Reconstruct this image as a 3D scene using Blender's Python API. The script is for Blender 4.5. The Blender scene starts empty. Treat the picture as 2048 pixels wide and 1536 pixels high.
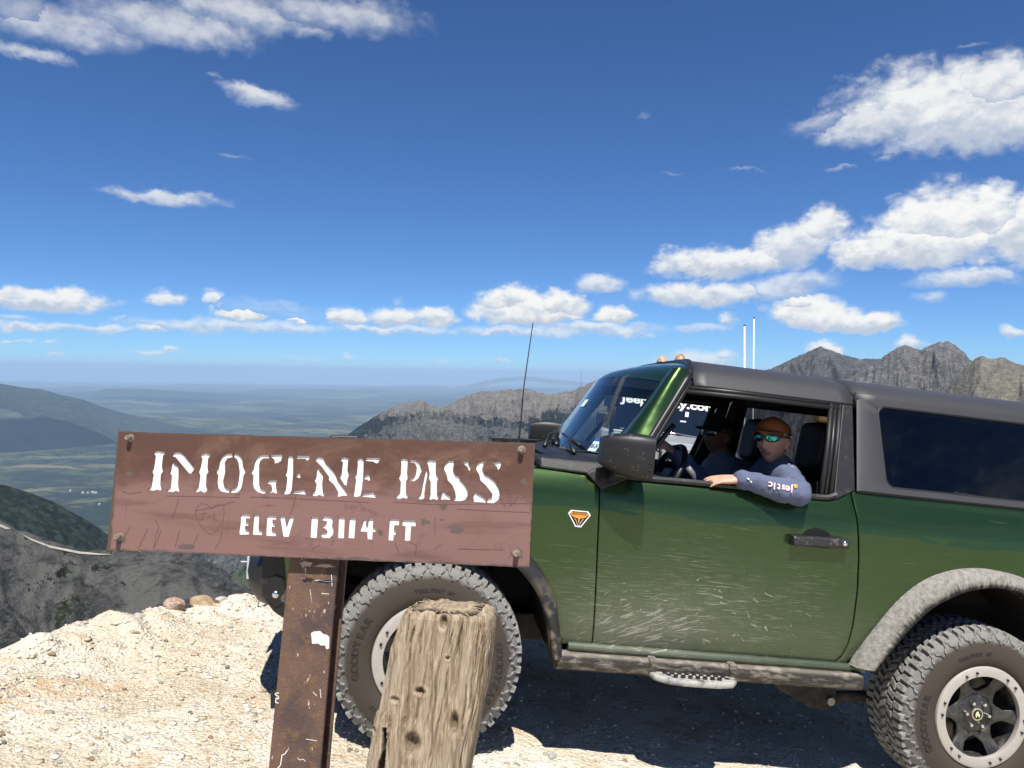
import bpy, bmesh, math, random
import numpy as np
from mathutils import Vector, Matrix

random.seed(7)
rng = np.random.default_rng(7)
scene = bpy.context.scene
COL = scene.collection

# ------------------------------------------------------------------ camera
F_PX, CX, CY = 1539.0, 1024.0, 768.0          # focal length and centre in photo pixels
CAM = Vector((0, 0, 1.55))
PITCH, ROLL = math.radians(-0.86), math.radians(0.9)
_fw = Vector((0, math.cos(PITCH), math.sin(PITCH)))
_up0 = Vector((0, -math.sin(PITCH), math.cos(PITCH)))
_rt0 = Vector((1, 0, 0))
CR = (_rt0 * math.cos(ROLL) + _up0 * math.sin(ROLL)).normalized()
CU = (_up0 * math.cos(ROLL) - _rt0 * math.sin(ROLL)).normalized()
CF = _fw
cam_data = bpy.data.cameras.new('camera')
cam_data.sensor_width = 36.0
cam_data.lens = 36.0 * F_PX / 2048.0
cam_data.clip_start, cam_data.clip_end = 0.05, 400000.0
cam = bpy.data.objects.new('camera', cam_data)
cam.matrix_world = Matrix(((CR.x, CU.x, -CF.x, CAM.x), (CR.y, CU.y, -CF.y, CAM.y), (CR.z, CU.z, -CF.z, CAM.z), (0, 0, 0, 1)))
COL.objects.link(cam)
scene.camera = cam

def c2w(v):                                    # camera axes (right, down, forward) -> world direction
    return CR * v[0] - CU * v[1] + CF * v[2]
def ray(px, py):
    return c2w(((px - CX) / F_PX, (py - CY) / F_PX, 1.0))

# the car's own axes (x rearward, y towards its far side, z up), solved from the two wheels
def nv(v): return Vector(v).normalized()
_eu = nv((2.52, .295, .324))
_ev = Vector((.127, -.02, -.99)); _ev = (_ev - _eu * _ev.dot(_eu)).normalized()
_ew = _ev.cross(_eu)
_O = Vector((-.3503, 1.155, 3.209)) - .98 * _ev - .405 * _ew
CARX, CARY, CARZ = c2w(_eu), c2w(-_ev), c2w(_ew)
CARO = CAM + c2w(_O)
M_CAR = Matrix(((CARX.x, CARY.x, CARZ.x, CARO.x), (CARX.y, CARY.y, CARZ.y, CARO.y), (CARX.z, CARY.z, CARZ.z, CARO.z), (0, 0, 0, 1)))
M_CAR_I = M_CAR.inverted()
_camL = M_CAR_I @ CAM
def hit(px, py, n, d):                         # sight line met with the plane n.p = d, in car axes
    r = M_CAR_I.to_3x3() @ ray(px, py)
    n = Vector(n)
    return _camL + r * ((d - n.dot(_camL)) / n.dot(r))
def S(px, py, y=-.93):
    return hit(px, py, (0, 1, 0), y)

# ------------------------------------------------------------------ light, sky, exposure
SUNL = Vector((-.10, -.46, .88)).normalized()  # direction to the sun in the car's axes
SUN = (M_CAR.to_3x3() @ SUNL).normalized()
SUN_EL = math.asin(SUN.z); SUN_AZ = math.atan2(SUN.x, SUN.y)
sd = bpy.data.lights.new('sun', 'SUN')
sd.energy = 5.0; sd.angle = math.radians(.53); sd.color = (1.0, .955, .88)
so = bpy.data.objects.new('sun', sd)
so.rotation_euler = SUN.to_track_quat('Z', 'Y').to_euler()
so.location = (0, -4, 30)
COL.objects.link(so)
vs = scene.view_settings
vs.view_transform = 'Standard'; vs.look = 'None'; vs.gamma = 1; vs.use_curve_mapping = False
vs.exposure = 0.50
scene.render.engine = 'CYCLES'
cyc = scene.cycles
cyc.use_denoising = True; cyc.use_adaptive_sampling = True; cyc.adaptive_threshold = .015
cyc.max_bounces = 7; cyc.transparent_max_bounces = 12; cyc.volume_bounces = 1
cyc.caustics_reflective = False; cyc.caustics_refractive = False
cyc.sample_clamp_indirect = 6.0

# ------------------------------------------------------------------ node helpers
class NT:
    def __init__(s, tree): s.t = tree; s.n = tree.nodes; s.l = tree.links
    def new(s, typ, **kw):
        n = s.n.new(typ)
        for k, v in kw.items(): setattr(n, k, v)
        return n
    def put(s, sock, v):
        if isinstance(v, bpy.types.NodeSocket): s.l.new(v, sock)
        elif v is not None:
            if isinstance(v, (tuple, list, Vector)) and len(sock.default_value if hasattr(sock.default_value, '__len__') else (0,)) == 4 and len(v) == 3:
                v = (*v, 1)
            sock.default_value = v
    def m(s, op, a, b=None, c=None, clamp=False):
        n = s.new('ShaderNodeMath', operation=op, use_clamp=clamp)
        for i, v in enumerate((a, b, c)):
            if v is not None: s.put(n.inputs[i], v)
        return n.outputs[0]
    def vm(s, op, a, b=None, scale=None):
        n = s.new('ShaderNodeVectorMath', operation=op)
        s.put(n.inputs[0], a)
        if b is not None: s.put(n.inputs[1], b)
        if scale is not None: s.put(n.inputs[3], scale)
        return n.outputs['Value'] if op in ('DOT_PRODUCT', 'LENGTH', 'DISTANCE') else n.outputs[0]
    def noise(s, vec, scale, detail=4, rough=.55, dist=0, out=0, lac=2.0):
        n = s.new('ShaderNodeTexNoise')
        if vec is not None: s.put(n.inputs['Vector'], vec)
        s.put(n.inputs['Scale'], scale); s.put(n.inputs['Detail'], detail); s.put(n.inputs['Roughness'], rough)
        s.put(n.inputs['Distortion'], dist); s.put(n.inputs['Lacunarity'], lac)
        return n.outputs[out]
    def voro(s, vec, scale, feature='F1', out=0, detail=0, rough=.5):
        n = s.new('ShaderNodeTexVoronoi', feature=feature)
        if vec is not None: s.put(n.inputs['Vector'], vec)
        s.put(n.inputs['Scale'], scale)
        if 'Detail' in n.inputs: s.put(n.inputs['Detail'], detail); s.put(n.inputs['Roughness'], rough)
        return n.outputs[out]
    def ramp(s, fac, stops, interp='LINEAR'):
        n = s.new('ShaderNodeValToRGB'); n.color_ramp.interpolation = interp
        e = n.color_ramp.elements
        while len(e) < len(stops): e.new(.5)
        for i, (p, c) in enumerate(stops):
            e[i].position = p
            e[i].color = (c, c, c, 1) if not isinstance(c, (tuple, list)) else (*c[:3], 1)
        s.put(n.inputs[0], fac)
        return n.outputs[0]
    def step(s, v, lo, hi, smooth=True):
        n = s.new('ShaderNodeMapRange', interpolation_type='SMOOTHSTEP' if smooth else 'LINEAR', clamp=True) if smooth else s.new('ShaderNodeMapRange', clamp=True)
        s.put(n.inputs[0], v); s.put(n.inputs[1], lo); s.put(n.inputs[2], hi)
        return n.outputs[0]
    def mix(s, f, a, b, blend='MIX'):
        n = s.new('ShaderNodeMix', data_type='RGBA', blend_type=blend)
        s.put(n.inputs[0], f); s.put(n.inputs[6], a); s.put(n.inputs[7], b)
        return n.outputs[2]
    def mapv(s, vec, scale=(1, 1, 1), loc=(0, 0, 0), rot=(0, 0, 0)):
        n = s.new('ShaderNodeMapping')
        s.put(n.inputs[0], vec); s.put(n.inputs[1], loc); s.put(n.inputs[2], rot); s.put(n.inputs[3], scale)
        return n.outputs[0]
    def xyz(s, vec):
        n = s.new('ShaderNodeSeparateXYZ'); s.put(n.inputs[0], vec); return n.outputs
    def comb(s, x, y, z):
        n = s.new('ShaderNodeCombineXYZ')
        for i, v in enumerate((x, y, z)): s.put(n.inputs[i], v)
        return n.outputs[0]
    def obj(s): return s.new('ShaderNodeTexCoord').outputs['Object']
    def pos(s): return s.new('ShaderNodeNewGeometry').outputs['Position']
    def bump(s, h, strength=.5, dist=.01, normal=None):
        n = s.new('ShaderNodeBump'); s.put(n.inputs['Strength'], strength); s.put(n.inputs['Distance'], dist); s.put(n.inputs['Height'], h)
        if normal is not None: s.put(n.inputs['Normal'], normal)
        return n.outputs[0]

def mat(name, build=None, color=(.5, .5, .5), rough=.6, metal=0, coat=0, coat_rough=.03, spec=.5, **kw):
    m_ = bpy.data.materials.new(name); m_.use_nodes = True
    t = NT(m_.node_tree); b = t.n['Principled BSDF']
    b.inputs['Base Color'].default_value = (*color, 1); b.inputs['Roughness'].default_value = rough
    b.inputs['Metallic'].default_value = metal; b.inputs['Coat Weight'].default_value = coat
    b.inputs['Coat Roughness'].default_value = coat_rough; b.inputs['Specular IOR Level'].default_value = spec
    for k, v in kw.items(): b.inputs[k].default_value = v
    if build: build(t, b)
    m_.diffuse_color = (*color, 1)
    return m_

# ------------------------------------------------------------------ mesh helpers
def add_mesh(name, verts, faces, m_=None, parent=None, smooth=False, matrix=None, auto=None):
    me = bpy.data.meshes.new(name)
    if isinstance(verts, np.ndarray) and isinstance(faces, np.ndarray):
        nv_, nf, k = len(verts), len(faces), faces.shape[1]
        me.vertices.add(nv_); me.vertices.foreach_set('co', verts.astype(np.float32).ravel())
        me.loops.add(nf * k); me.loops.foreach_set('vertex_index', faces.astype(np.int32).ravel())
        me.polygons.add(nf); me.polygons.foreach_set('loop_start', np.arange(0, nf * k, k, dtype=np.int32))
        me.polygons.foreach_set('loop_total', np.full(nf, k, dtype=np.int32))
        me.update(calc_edges=True); me.validate()
    else:
        me.from_pydata([tuple(v) for v in verts], [], [tuple(f) for f in faces]); me.update()
    if m_ is not None:
        for q in (m_ if isinstance(m_, (list, tuple)) else [m_]): me.materials.append(q)
    if smooth:
        me.polygons.foreach_set('use_smooth', np.ones(len(me.polygons), dtype=bool))
        if auto: me.set_sharp_from_angle(angle=math.radians(auto))
    o = bpy.data.objects.new(name, me); COL.objects.link(o)
    if parent is not None: o.parent = parent
    if matrix is not None: o.matrix_local = matrix
    return o

def empty(name, matrix=None, parent=None):
    o = bpy.data.objects.new(name, None); COL.objects.link(o); o.empty_display_size = .2
    if parent is not None: o.parent = parent
    if matrix is not None: o.matrix_local = matrix
    return o

def tag(o, label=None, cat=None, group=None, kind=None):
    if label: o['label'] = label
    if cat: o['category'] = cat
    if group: o['group'] = group
    if kind: o['kind'] = kind
    return o

class MB:                                      # gathers shapes into one mesh
    def __init__(s): s.v = []; s.f = []
    def add(s, vs_, fs):
        k = len(s.v); s.v += [tuple(v) for v in vs_]; s.f += [tuple(i + k for i in f) for f in fs]; return s
    def box(s, c, size, rot=None):
        c = Vector(c); h = [x / 2 for x in size]
        p = [Vector((sx * h[0], sy * h[1], sz * h[2])) for sx in (-1, 1) for sy in (-1, 1) for sz in (-1, 1)]
        if rot is not None: p = [rot @ q for q in p]
        return s.add([c + q for q in p], [(0, 1, 3, 2), (4, 6, 7, 5), (0, 4, 5, 1), (2, 3, 7, 6), (0, 2, 6, 4), (1, 5, 7, 3)])
    def hexa(s, p):                            # 8 corners: bottom ring then top ring
        return s.add(p, [(0, 3, 2, 1), (4, 5, 6, 7), (0, 1, 5, 4), (1, 2, 6, 5), (2, 3, 7, 6), (3, 0, 4, 7)])
    def tube(s, pts, r, n=10, closed=False, sx=1.0, cap=True, up=None):
        pts = [Vector(p) for p in pts]; m_ = len(pts)
        rs = r if isinstance(r, (list, tuple)) else [r] * m_
        rings = []; prev = None
        for i, p in enumerate(pts):
            if closed: d = pts[(i + 1) % m_] - pts[i - 1]
            else: d = pts[min(i + 1, m_ - 1)] - pts[max(i - 1, 0)]
            d.normalize()
            if prev is None:
                a = Vector(up) if up is not None else (Vector((0, 0, 1)) if abs(d.z) < .9 else Vector((1, 0, 0)))
            else: a = prev
            a = (a - d * a.dot(d)).normalized(); prev = a; b = d.cross(a)
            rings.append([p + (a * math.cos(t) * rs[i] + b * math.sin(t) * rs[i] * sx) for t in [2 * math.pi * k / n for k in range(n)]])
        k = len(s.v)
        for rg in rings: s.v += [tuple(v) for v in rg]
        L = m_ if closed else m_ - 1
        for i in range(L):
            j = (i + 1) % m_
            for q in range(n):
                s.f.append((k + i * n + q, k + i * n + (q + 1) % n, k + j * n + (q + 1) % n, k + j * n + q))
        if cap and not closed:
            s.f.append(tuple(k + q for q in reversed(range(n)))); s.f.append(tuple(k + (m_ - 1) * n + q for q in range(n)))
        return s
    def lathe(s, prof, axis='Y', c=(0, 0, 0), n=32, a0=0, a1=2 * math.pi):   # prof: (radius, along axis)
        full = abs(a1 - a0 - 2 * math.pi) < 1e-6; k = len(s.v); m_ = len(prof); N = n if full else n + 1
        for i in range(N):
            t = a0 + (a1 - a0) * i / n; ct, st = math.cos(t), math.sin(t)
            for r, h in prof:
                q = {'Y': (r * ct, h, r * st), 'Z': (r * ct, r * st, h), 'X': (h, r * ct, r * st)}[axis]
                s.v.append((q[0] + c[0], q[1] + c[1], q[2] + c[2]))
        for i in range(n):
            j = (i + 1) % N
            for q in range(m_ - 1):
                s.f.append((k + i * m_ + q, k + i * m_ + q + 1, k + j * m_ + q + 1, k + j * m_ + q))
        return s
    def loft(s, rows, closed_u=False):          # grid of points
        k = len(s.v); n = len(rows[0])
        for r in rows: s.v += [tuple(p) for p in r]
        for i in range(len(rows) - 1):
            for j in range(n if closed_u else n - 1):
                a = j; b = (j + 1) % n
                s.f.append((k + i * n + a, k + i * n + b, k + (i + 1) * n + b, k + (i + 1) * n + a))
        return s
    def prism(s, outline, off):                 # planar outline pushed along a vector
        off = Vector(off); n = len(outline); k = len(s.v)
        s.v += [tuple(p) for p in outline] + [tuple(Vector(p) + off) for p in outline]
        s.f.append(tuple(k + i for i in range(n))); s.f.append(tuple(k + n + i for i in reversed(range(n))))
        for i in range(n):
            j = (i + 1) % n; s.f.append((k + i, k + n + i, k + n + j, k + j))
        return s
    def build(s, name, m_, parent=None, smooth=False, auto=None, bevel=0, segs=2, solid=0, solid_off=-1, sub=0, matrix=None, fix=True, disp=None):
        o = add_mesh(name, s.v, s.f, m_, parent, matrix=matrix)
        if fix:
            bm = bmesh.new(); bm.from_mesh(o.data); bmesh.ops.remove_doubles(bm, verts=bm.verts, dist=1e-6)
            bmesh.ops.recalc_face_normals(bm, faces=bm.faces); bm.to_mesh(o.data); bm.free()
        if solid:
            md = o.modifiers.new('thickness', 'SOLIDIFY'); md.thickness = solid; md.offset = solid_off; md.use_even_offset = True
        if bevel:
            md = o.modifiers.new('edge', 'BEVEL'); md.width = bevel; md.segments = segs; md.limit_method = 'ANGLE'; md.angle_limit = math.radians(35)
        if sub:
            md = o.modifiers.new('smooth', 'SUBSURF'); md.levels = sub; md.render_levels = sub
        if smooth or sub:
            o.data.polygons.foreach_set('use_smooth', np.ones(len(o.data.polygons), dtype=bool))
            if auto: o.data.set_sharp_from_angle(angle=math.radians(auto))
        return o

def lerp(a, b, t): return a + (b - a) * t
def pl(pts, x):                                # piecewise linear
    if x <= pts[0][0]: return pts[0][1]
    for (x0, y0), (x1, y1) in zip(pts, pts[1:]):
        if x <= x1: return lerp(y0, y1, (x - x0) / (x1 - x0 or 1))
    return pts[-1][1]

# vectorised gradient noise
_perm = rng.permutation(256); _perm = np.concatenate([_perm, _perm])
_ga = rng.uniform(0, 2 * np.pi, 256); _gx, _gy = np.cos(_ga), np.sin(_ga)
def perlin(x, y):
    xi = np.floor(x).astype(int); yi = np.floor(y).astype(int); xf, yf = x - xi, y - yi
    u = xf * xf * xf * (xf * (xf * 6 - 15) + 10); v = yf * yf * yf * (yf * (yf * 6 - 15) + 10)
    def g(a, b, dx, dy):
        h = _perm[_perm[a & 255] + (b & 255)]; return _gx[h] * dx + _gy[h] * dy
    n00 = g(xi, yi, xf, yf); n10 = g(xi + 1, yi, xf - 1, yf); n01 = g(xi, yi + 1, xf, yf - 1); n11 = g(xi + 1, yi + 1, xf - 1, yf - 1)
    a = n00 + u * (n10 - n00); b = n01 + u * (n11 - n01)
    return (a + v * (b - a)) * 1.5
def fbm(x, y, octv=5, gain=.5):
    s = np.zeros_like(x, dtype=float); a = 1.0
    for i in range(octv): s += a * perlin(x * 2 ** i + 17.3 * i, y * 2 ** i - 9.1 * i); a *= gain
    return s
def ridged(x, y, octv=5, gain=.5):
    s = np.zeros_like(x, dtype=float); a = 1.0
    for i in range(octv): s += a * (1 - 2 * np.abs(perlin(x * 2 ** i + 5.3 * i, y * 2 ** i + 3.7 * i))); a *= gain
    return s
def grid_faces(nr, nc):
    i = np.arange(nr - 1)[:, None] * nc + np.arange(nc - 1)[None, :]
    return np.stack([i, i + 1, i + nc + 1, i + nc], -1).reshape(-1, 4)

# ------------------------------------------------------------------ sky with clouds (all by direction, node based)
world = bpy.data.worlds.new('World'); scene.world = world; world.use_nodes = True
w = NT(world.node_tree); bg = w.n['Background']; bg.inputs[1].default_value = 0.05
sk = w.new('ShaderNodeTexSky', sky_type='NISHITA')
sk.sun_disc = False; sk.sun_elevation = SUN_EL; sk.sun_rotation = SUN_AZ % (2 * math.pi)
sk.altitude = 3400; sk.air_density = 1.0; sk.dust_density = 0.35; sk.ozone_density = 2.2
world.cycles.sampling_method = 'MANUAL'; world.cycles.sample_map_resolution = 512

def azel(px, py):
    d = ray(px, py).normalized(); return math.atan2(d.x, d.y), math.asin(d.z)

g = bpy.data.node_groups.new('cloud_add', 'ShaderNodeTree')
for nm, ty in (('P', 'NodeSocketVector'), ('C', 'NodeSocketVector'), ('ia', 'NodeSocketFloat'), ('iu', 'NodeSocketFloat'), ('id', 'NodeSocketFloat'),
               ('k', 'NodeSocketFloat'), ('tilt', 'NodeSocketFloat'), ('M', 'NodeSocketFloat'), ('H', 'NodeSocketFloat'), ('K', 'NodeSocketFloat')):
    g.interface.new_socket(name=nm, in_out='INPUT', socket_type=ty)
for nm in 'MHK': g.interface.new_socket(name=nm, in_out='OUTPUT', socket_type='NodeSocketFloat')
g.interface.new_socket(name='P', in_out='OUTPUT', socket_type='NodeSocketVector')
q = NT(g); gi = q.new('NodeGroupInput').outputs; go = q.new('NodeGroupOutput').inputs
d_ = q.vm('SUBTRACT', gi['P'], gi['C']); dx, dy, _ = q.xyz(d_)
dy = q.m('SUBTRACT', dy, q.m('MULTIPLY', dx, gi['tilt']))
upm = q.m('GREATER_THAN', dy, 0.0)
sc_ = q.m('ADD', q.m('MULTIPLY', upm, gi['iu']), q.m('MULTIPLY', q.m('SUBTRACT', 1.0, upm), gi['id']))
yy = q.m('MULTIPLY', dy, sc_); xx = q.m('MULTIPLY', dx, gi['ia'])
m0 = q.m('SUBTRACT', 1.0, q.m('SQRT', q.m('ADD', q.m('MULTIPLY', xx, xx), q.m('MULTIPLY', yy, yy))))
gt = q.m('GREATER_THAN', m0, gi['M'])
inv = q.m('SUBTRACT', 1.0, gt)
mx = q.m('MAXIMUM', m0, gi['M']); q.l.new(mx, go['M'])
q.l.new(q.m('ADD', q.m('MULTIPLY', gt, yy), q.m('MULTIPLY', inv, gi['H'])), go['H'])
q.l.new(q.m('ADD', q.m('MULTIPLY', gt, gi['k']), q.m('MULTIPLY', inv, gi['K'])), go['K'])
keep = q.m('MULTIPLY', q.m('ADD', q.m('ADD', mx, go['H'].links[0].from_socket), go['K'].links[0].from_socket), 1e-9)   # evaluates the clouds one after another
q.l.new(q.vm('ADD', gi['P'], q.comb(keep, keep, keep)), go['P'])

# photo position, half width, reach up, reach down, opacity, tilt
CLOUDS = [
 (1905,232,300,120,80,.93,-.12),(1760,250,170,60,42,.8,-.05),(1640,246,70,22,22,.5,.25),(1990,180,160,85,60,.9,0),
 (1850,500,210,75,40,1,0),(1880,455,160,95,60,1,0),(1985,430,75,75,60,1,.1),(2060,460,110,85,80,1,0),(1740,505,95,60,38,1,.1),
 (1470,528,175,42,26,.95,.05),(1590,495,115,62,50,.9,.25),(1635,460,62,52,40,.95,.2),(1360,528,60,34,24,.95,0),
 (1420,590,185,34,28,.92,.02),(1198,570,54,27,20,.8,0),(1560,575,130,30,34,.7,.1),
 (1050,630,125,62,22,1,0),(1020,605,75,40,30,1,0),(1120,610,70,38,30,1,0),(1228,634,52,24,14,1,0),(1180,658,180,18,15,.75,0),(1000,664,80,12,8,.8,0),
 (1625,640,110,62,24,1,-.06),(1740,652,90,30,16,1,0),(1600,610,55,34,20,1,0),(1455,640,30,15,12,.75,0),(1400,655,70,12,12,.5,0),
 (1940,556,130,24,22,.75,0),(1868,597,46,18,14,.5,0),(1652,700,44,24,20,.95,0),(1822,694,36,22,18,.9,0),(2025,661,36,12,9,.8,0),
 (1395,725,90,34,30,.75,0),(1440,712,40,20,14,.7,0),
 (75,602,155,34,18,.95,0),(25,590,70,30,22,.9,0),(330,600,44,24,12,.85,0),(430,602,36,28,14,.85,0),(490,630,76,32,12,1,0),(592,640,26,11,7,1,0),
 (500,655,140,18,14,.6,0),(60,655,85,14,11,.8,0),(210,656,50,10,8,.7,0),(305,661,44,12,8,.85,0),(245,640,40,9,7,.45,0),(40,636,36,9,7,.45,0),
 (692,638,54,26,14,.95,0),(790,636,68,30,16,.95,0),(875,638,50,28,18,.95,0),(780,658,140,10,9,.75,0),(800,600,20,12,10,.35,0),(560,612,110,14,16,.28,-.12),
 (20,684,40,7,5,.65,0),(92,687,26,6,5,.6,0),(116,708,26,7,5,.6,0),(310,706,58,10,6,.6,0),(342,700,20,10,6,.75,0),(700,717,22,6,5,.55,0),(880,718,18,6,4,.5,0),(1005,721,20,5,4,.5,0),(610,716,50,5,4,.35,0),
 (480,655,260,19,14,.68,0),(1080,663,270,14,13,.6,0),(130,656,190,14,10,.62,0),(820,659,150,13,9,.6,0),(540,622,150,22,18,.22,-.1),
 (515,190,84,20,24,.72,-.16),(428,153,22,6,6,.3,0),(330,394,128,18,16,.70,0),(465,313,34,6,5,.25,-.1),
 (60,108,105,20,14,.62,-.06),(120,60,200,60,38,.58,0),(330,60,210,65,40,.62,.03),(480,30,160,55,42,.64,0),(680,30,190,45,40,.58,0),(620,62,50,16,16,.45,0),(30,20,120,50,40,.4,0),
 (1945,92,30,5,4,.3,.05),(1690,332,34,6,5,.3,.1),(1780,314,30,7,6,.35,.05),(1490,338,40,4,4,.25,0),(1345,345,26,4,4,.2,0),(1280,232,12,8,6,.2,0),
]
tc = w.new('ShaderNodeTexCoord').outputs['Generated']
dx, dy, dz = w.xyz(w.vm('NORMALIZE', tc))
az = w.m('ARCTAN2', dx, dy); el = w.m('ARCSINE', dz)
P = w.comb(az, el, 0.0)
big = w.noise(w.mapv(P, (9, 16, 1)), 1.0, 5, .6, .2)
fine = w.noise(w.mapv(P, (38, 60, 1)), 1.0, 6, .62, .4)
warp = w.vm('SCALE', w.vm('SUBTRACT', w.noise(w.mapv(P, (30, 42, 1)), 1.0, 4, .6, 0, out=1), (.5, .5, .5)), None, .045)
Pw = w.vm('ADD', P, w.vm('MULTIPLY', warp, (1, .6, 0)))
M, H, K = -2.0, 0.0, 0.0
for (px, py, a, bu, bd, k, tl) in CLOUDS:
    a0, e0 = azel(px, py); a1, e1 = azel(px + a, py); _, e2 = azel(px, py - bu); _, e3 = azel(px, py + bd)
    gn = w.new('ShaderNodeGroup'); gn.node_tree = g
    for nm, v in (('P', Pw), ('C', (a0, e0, 0)), ('ia', 1 / max(math.hypot(a1 - a0, e1 - e0), 1e-4)), ('iu', 1 / (e2 - e0)), ('id', 1 / (e0 - e3)), ('k', k), ('tilt', tl), ('M', M), ('H', H), ('K', K)):
        w.put(gn.inputs[nm], v)
    M, H, K, Pw = gn.outputs['M'], gn.outputs['H'], gn.outputs['K'], gn.outputs['P']
# clouds of the same weather over the rest of the sky
rest = w.m('SUBTRACT', w.noise(w.mapv(w.comb(w.m('SINE', az), w.m('COSINE', az), w.m('MULTIPLY', el, 2.6)), (2.2, 2.2, 1.6)), 1.0, 3, .5), .515)
rest = w.m('MULTIPLY', rest, 3.0)
rest = w.m('MINIMUM', rest, w.m('MULTIPLY', w.m('SUBTRACT', w.m('ABSOLUTE', az), .70), 6.0))
rest = w.m('MINIMUM', rest, w.m('MULTIPLY', w.m('SUBTRACT', .60, el), 5.0))
rest = w.m('MINIMUM', rest, w.m('MULTIPLY', w.m('SUBTRACT', el, .03), 12.0))
gtr = w.m('GREATER_THAN', rest, M)
K = w.m('ADD', w.m('MULTIPLY', gtr, .6), w.m('MULTIPLY', w.m('SUBTRACT', 1.0, gtr), K))
H = w.m('ADD', w.m('MULTIPLY', gtr, w.m('SUBTRACT', w.m('MULTIPLY', big, 2.2), .9)), w.m('MULTIPLY', w.m('SUBTRACT', 1.0, gtr), H))
M = w.m('MAXIMUM', rest, M)
puffv = w.vm('ADD', w.mapv(P, (42, 58, 1)), w.vm('SCALE', w.noise(w.mapv(P, (60, 70, 1)), 1.0, 3, .6, out=1), None, .9))
puff = w.m('SUBTRACT', 1.0, w.voro(puffv, 1.0, 'F1', detail=1, rough=.5))
tex = w.m('ADD', w.m('MULTIPLY', w.m('SUBTRACT', fine, .5), 1.15), w.m('ADD', w.m('MULTIPLY', w.m('SUBTRACT', big, .5), .9), w.m('MULTIPLY', w.m('SUBTRACT', puff, .62), .6)))
D = w.m('ADD', w.m('ADD', M, .20), w.m('MULTIPLY', tex, w.m('ADD', .17, w.m('MULTIPLY', K, .33))))
alpha = w.m('MULTIPLY', w.step(D, .0, w.m('SUBTRACT', 1.45, w.m('MULTIPLY', K, .93))), K)
# a puff is brighter where it bulges up towards the sun
up2 = w.vm('ADD', P, (0, .012, 0))
fine2 = w.noise(w.mapv(up2, (38, 60, 1)), 1.0, 6, .62, .4)
rel = w.m('SUBTRACT', fine, fine2)
lit = w.m('ADD', w.m('MULTIPLY', w.m('ADD', H, .42), 1.0), w.m('MULTIPLY', rel, 1.35))
lit = w.m('ADD', lit, w.m('MULTIPLY', w.m('SUBTRACT', puff, .6), .5))
lit = w.step(lit, -.35, .75)
ccol = w.mix(lit, (7.6, 8.5, 10.0, 1), (13.6, 13.6, 13.3, 1))
thin = w.step(w.m('SUBTRACT', D, .1), 0, .5)
ccol = w.mix(thin, w.mix(.5, ccol, (10.0, 10.8, 12.0, 1)), ccol)
skyc = w.mix(1.0, sk.outputs[0], (.78, 1.22, 1.74, 1), 'MULTIPLY')
w.l.new(w.mix(alpha, skyc, ccol), bg.inputs[0])

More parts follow.
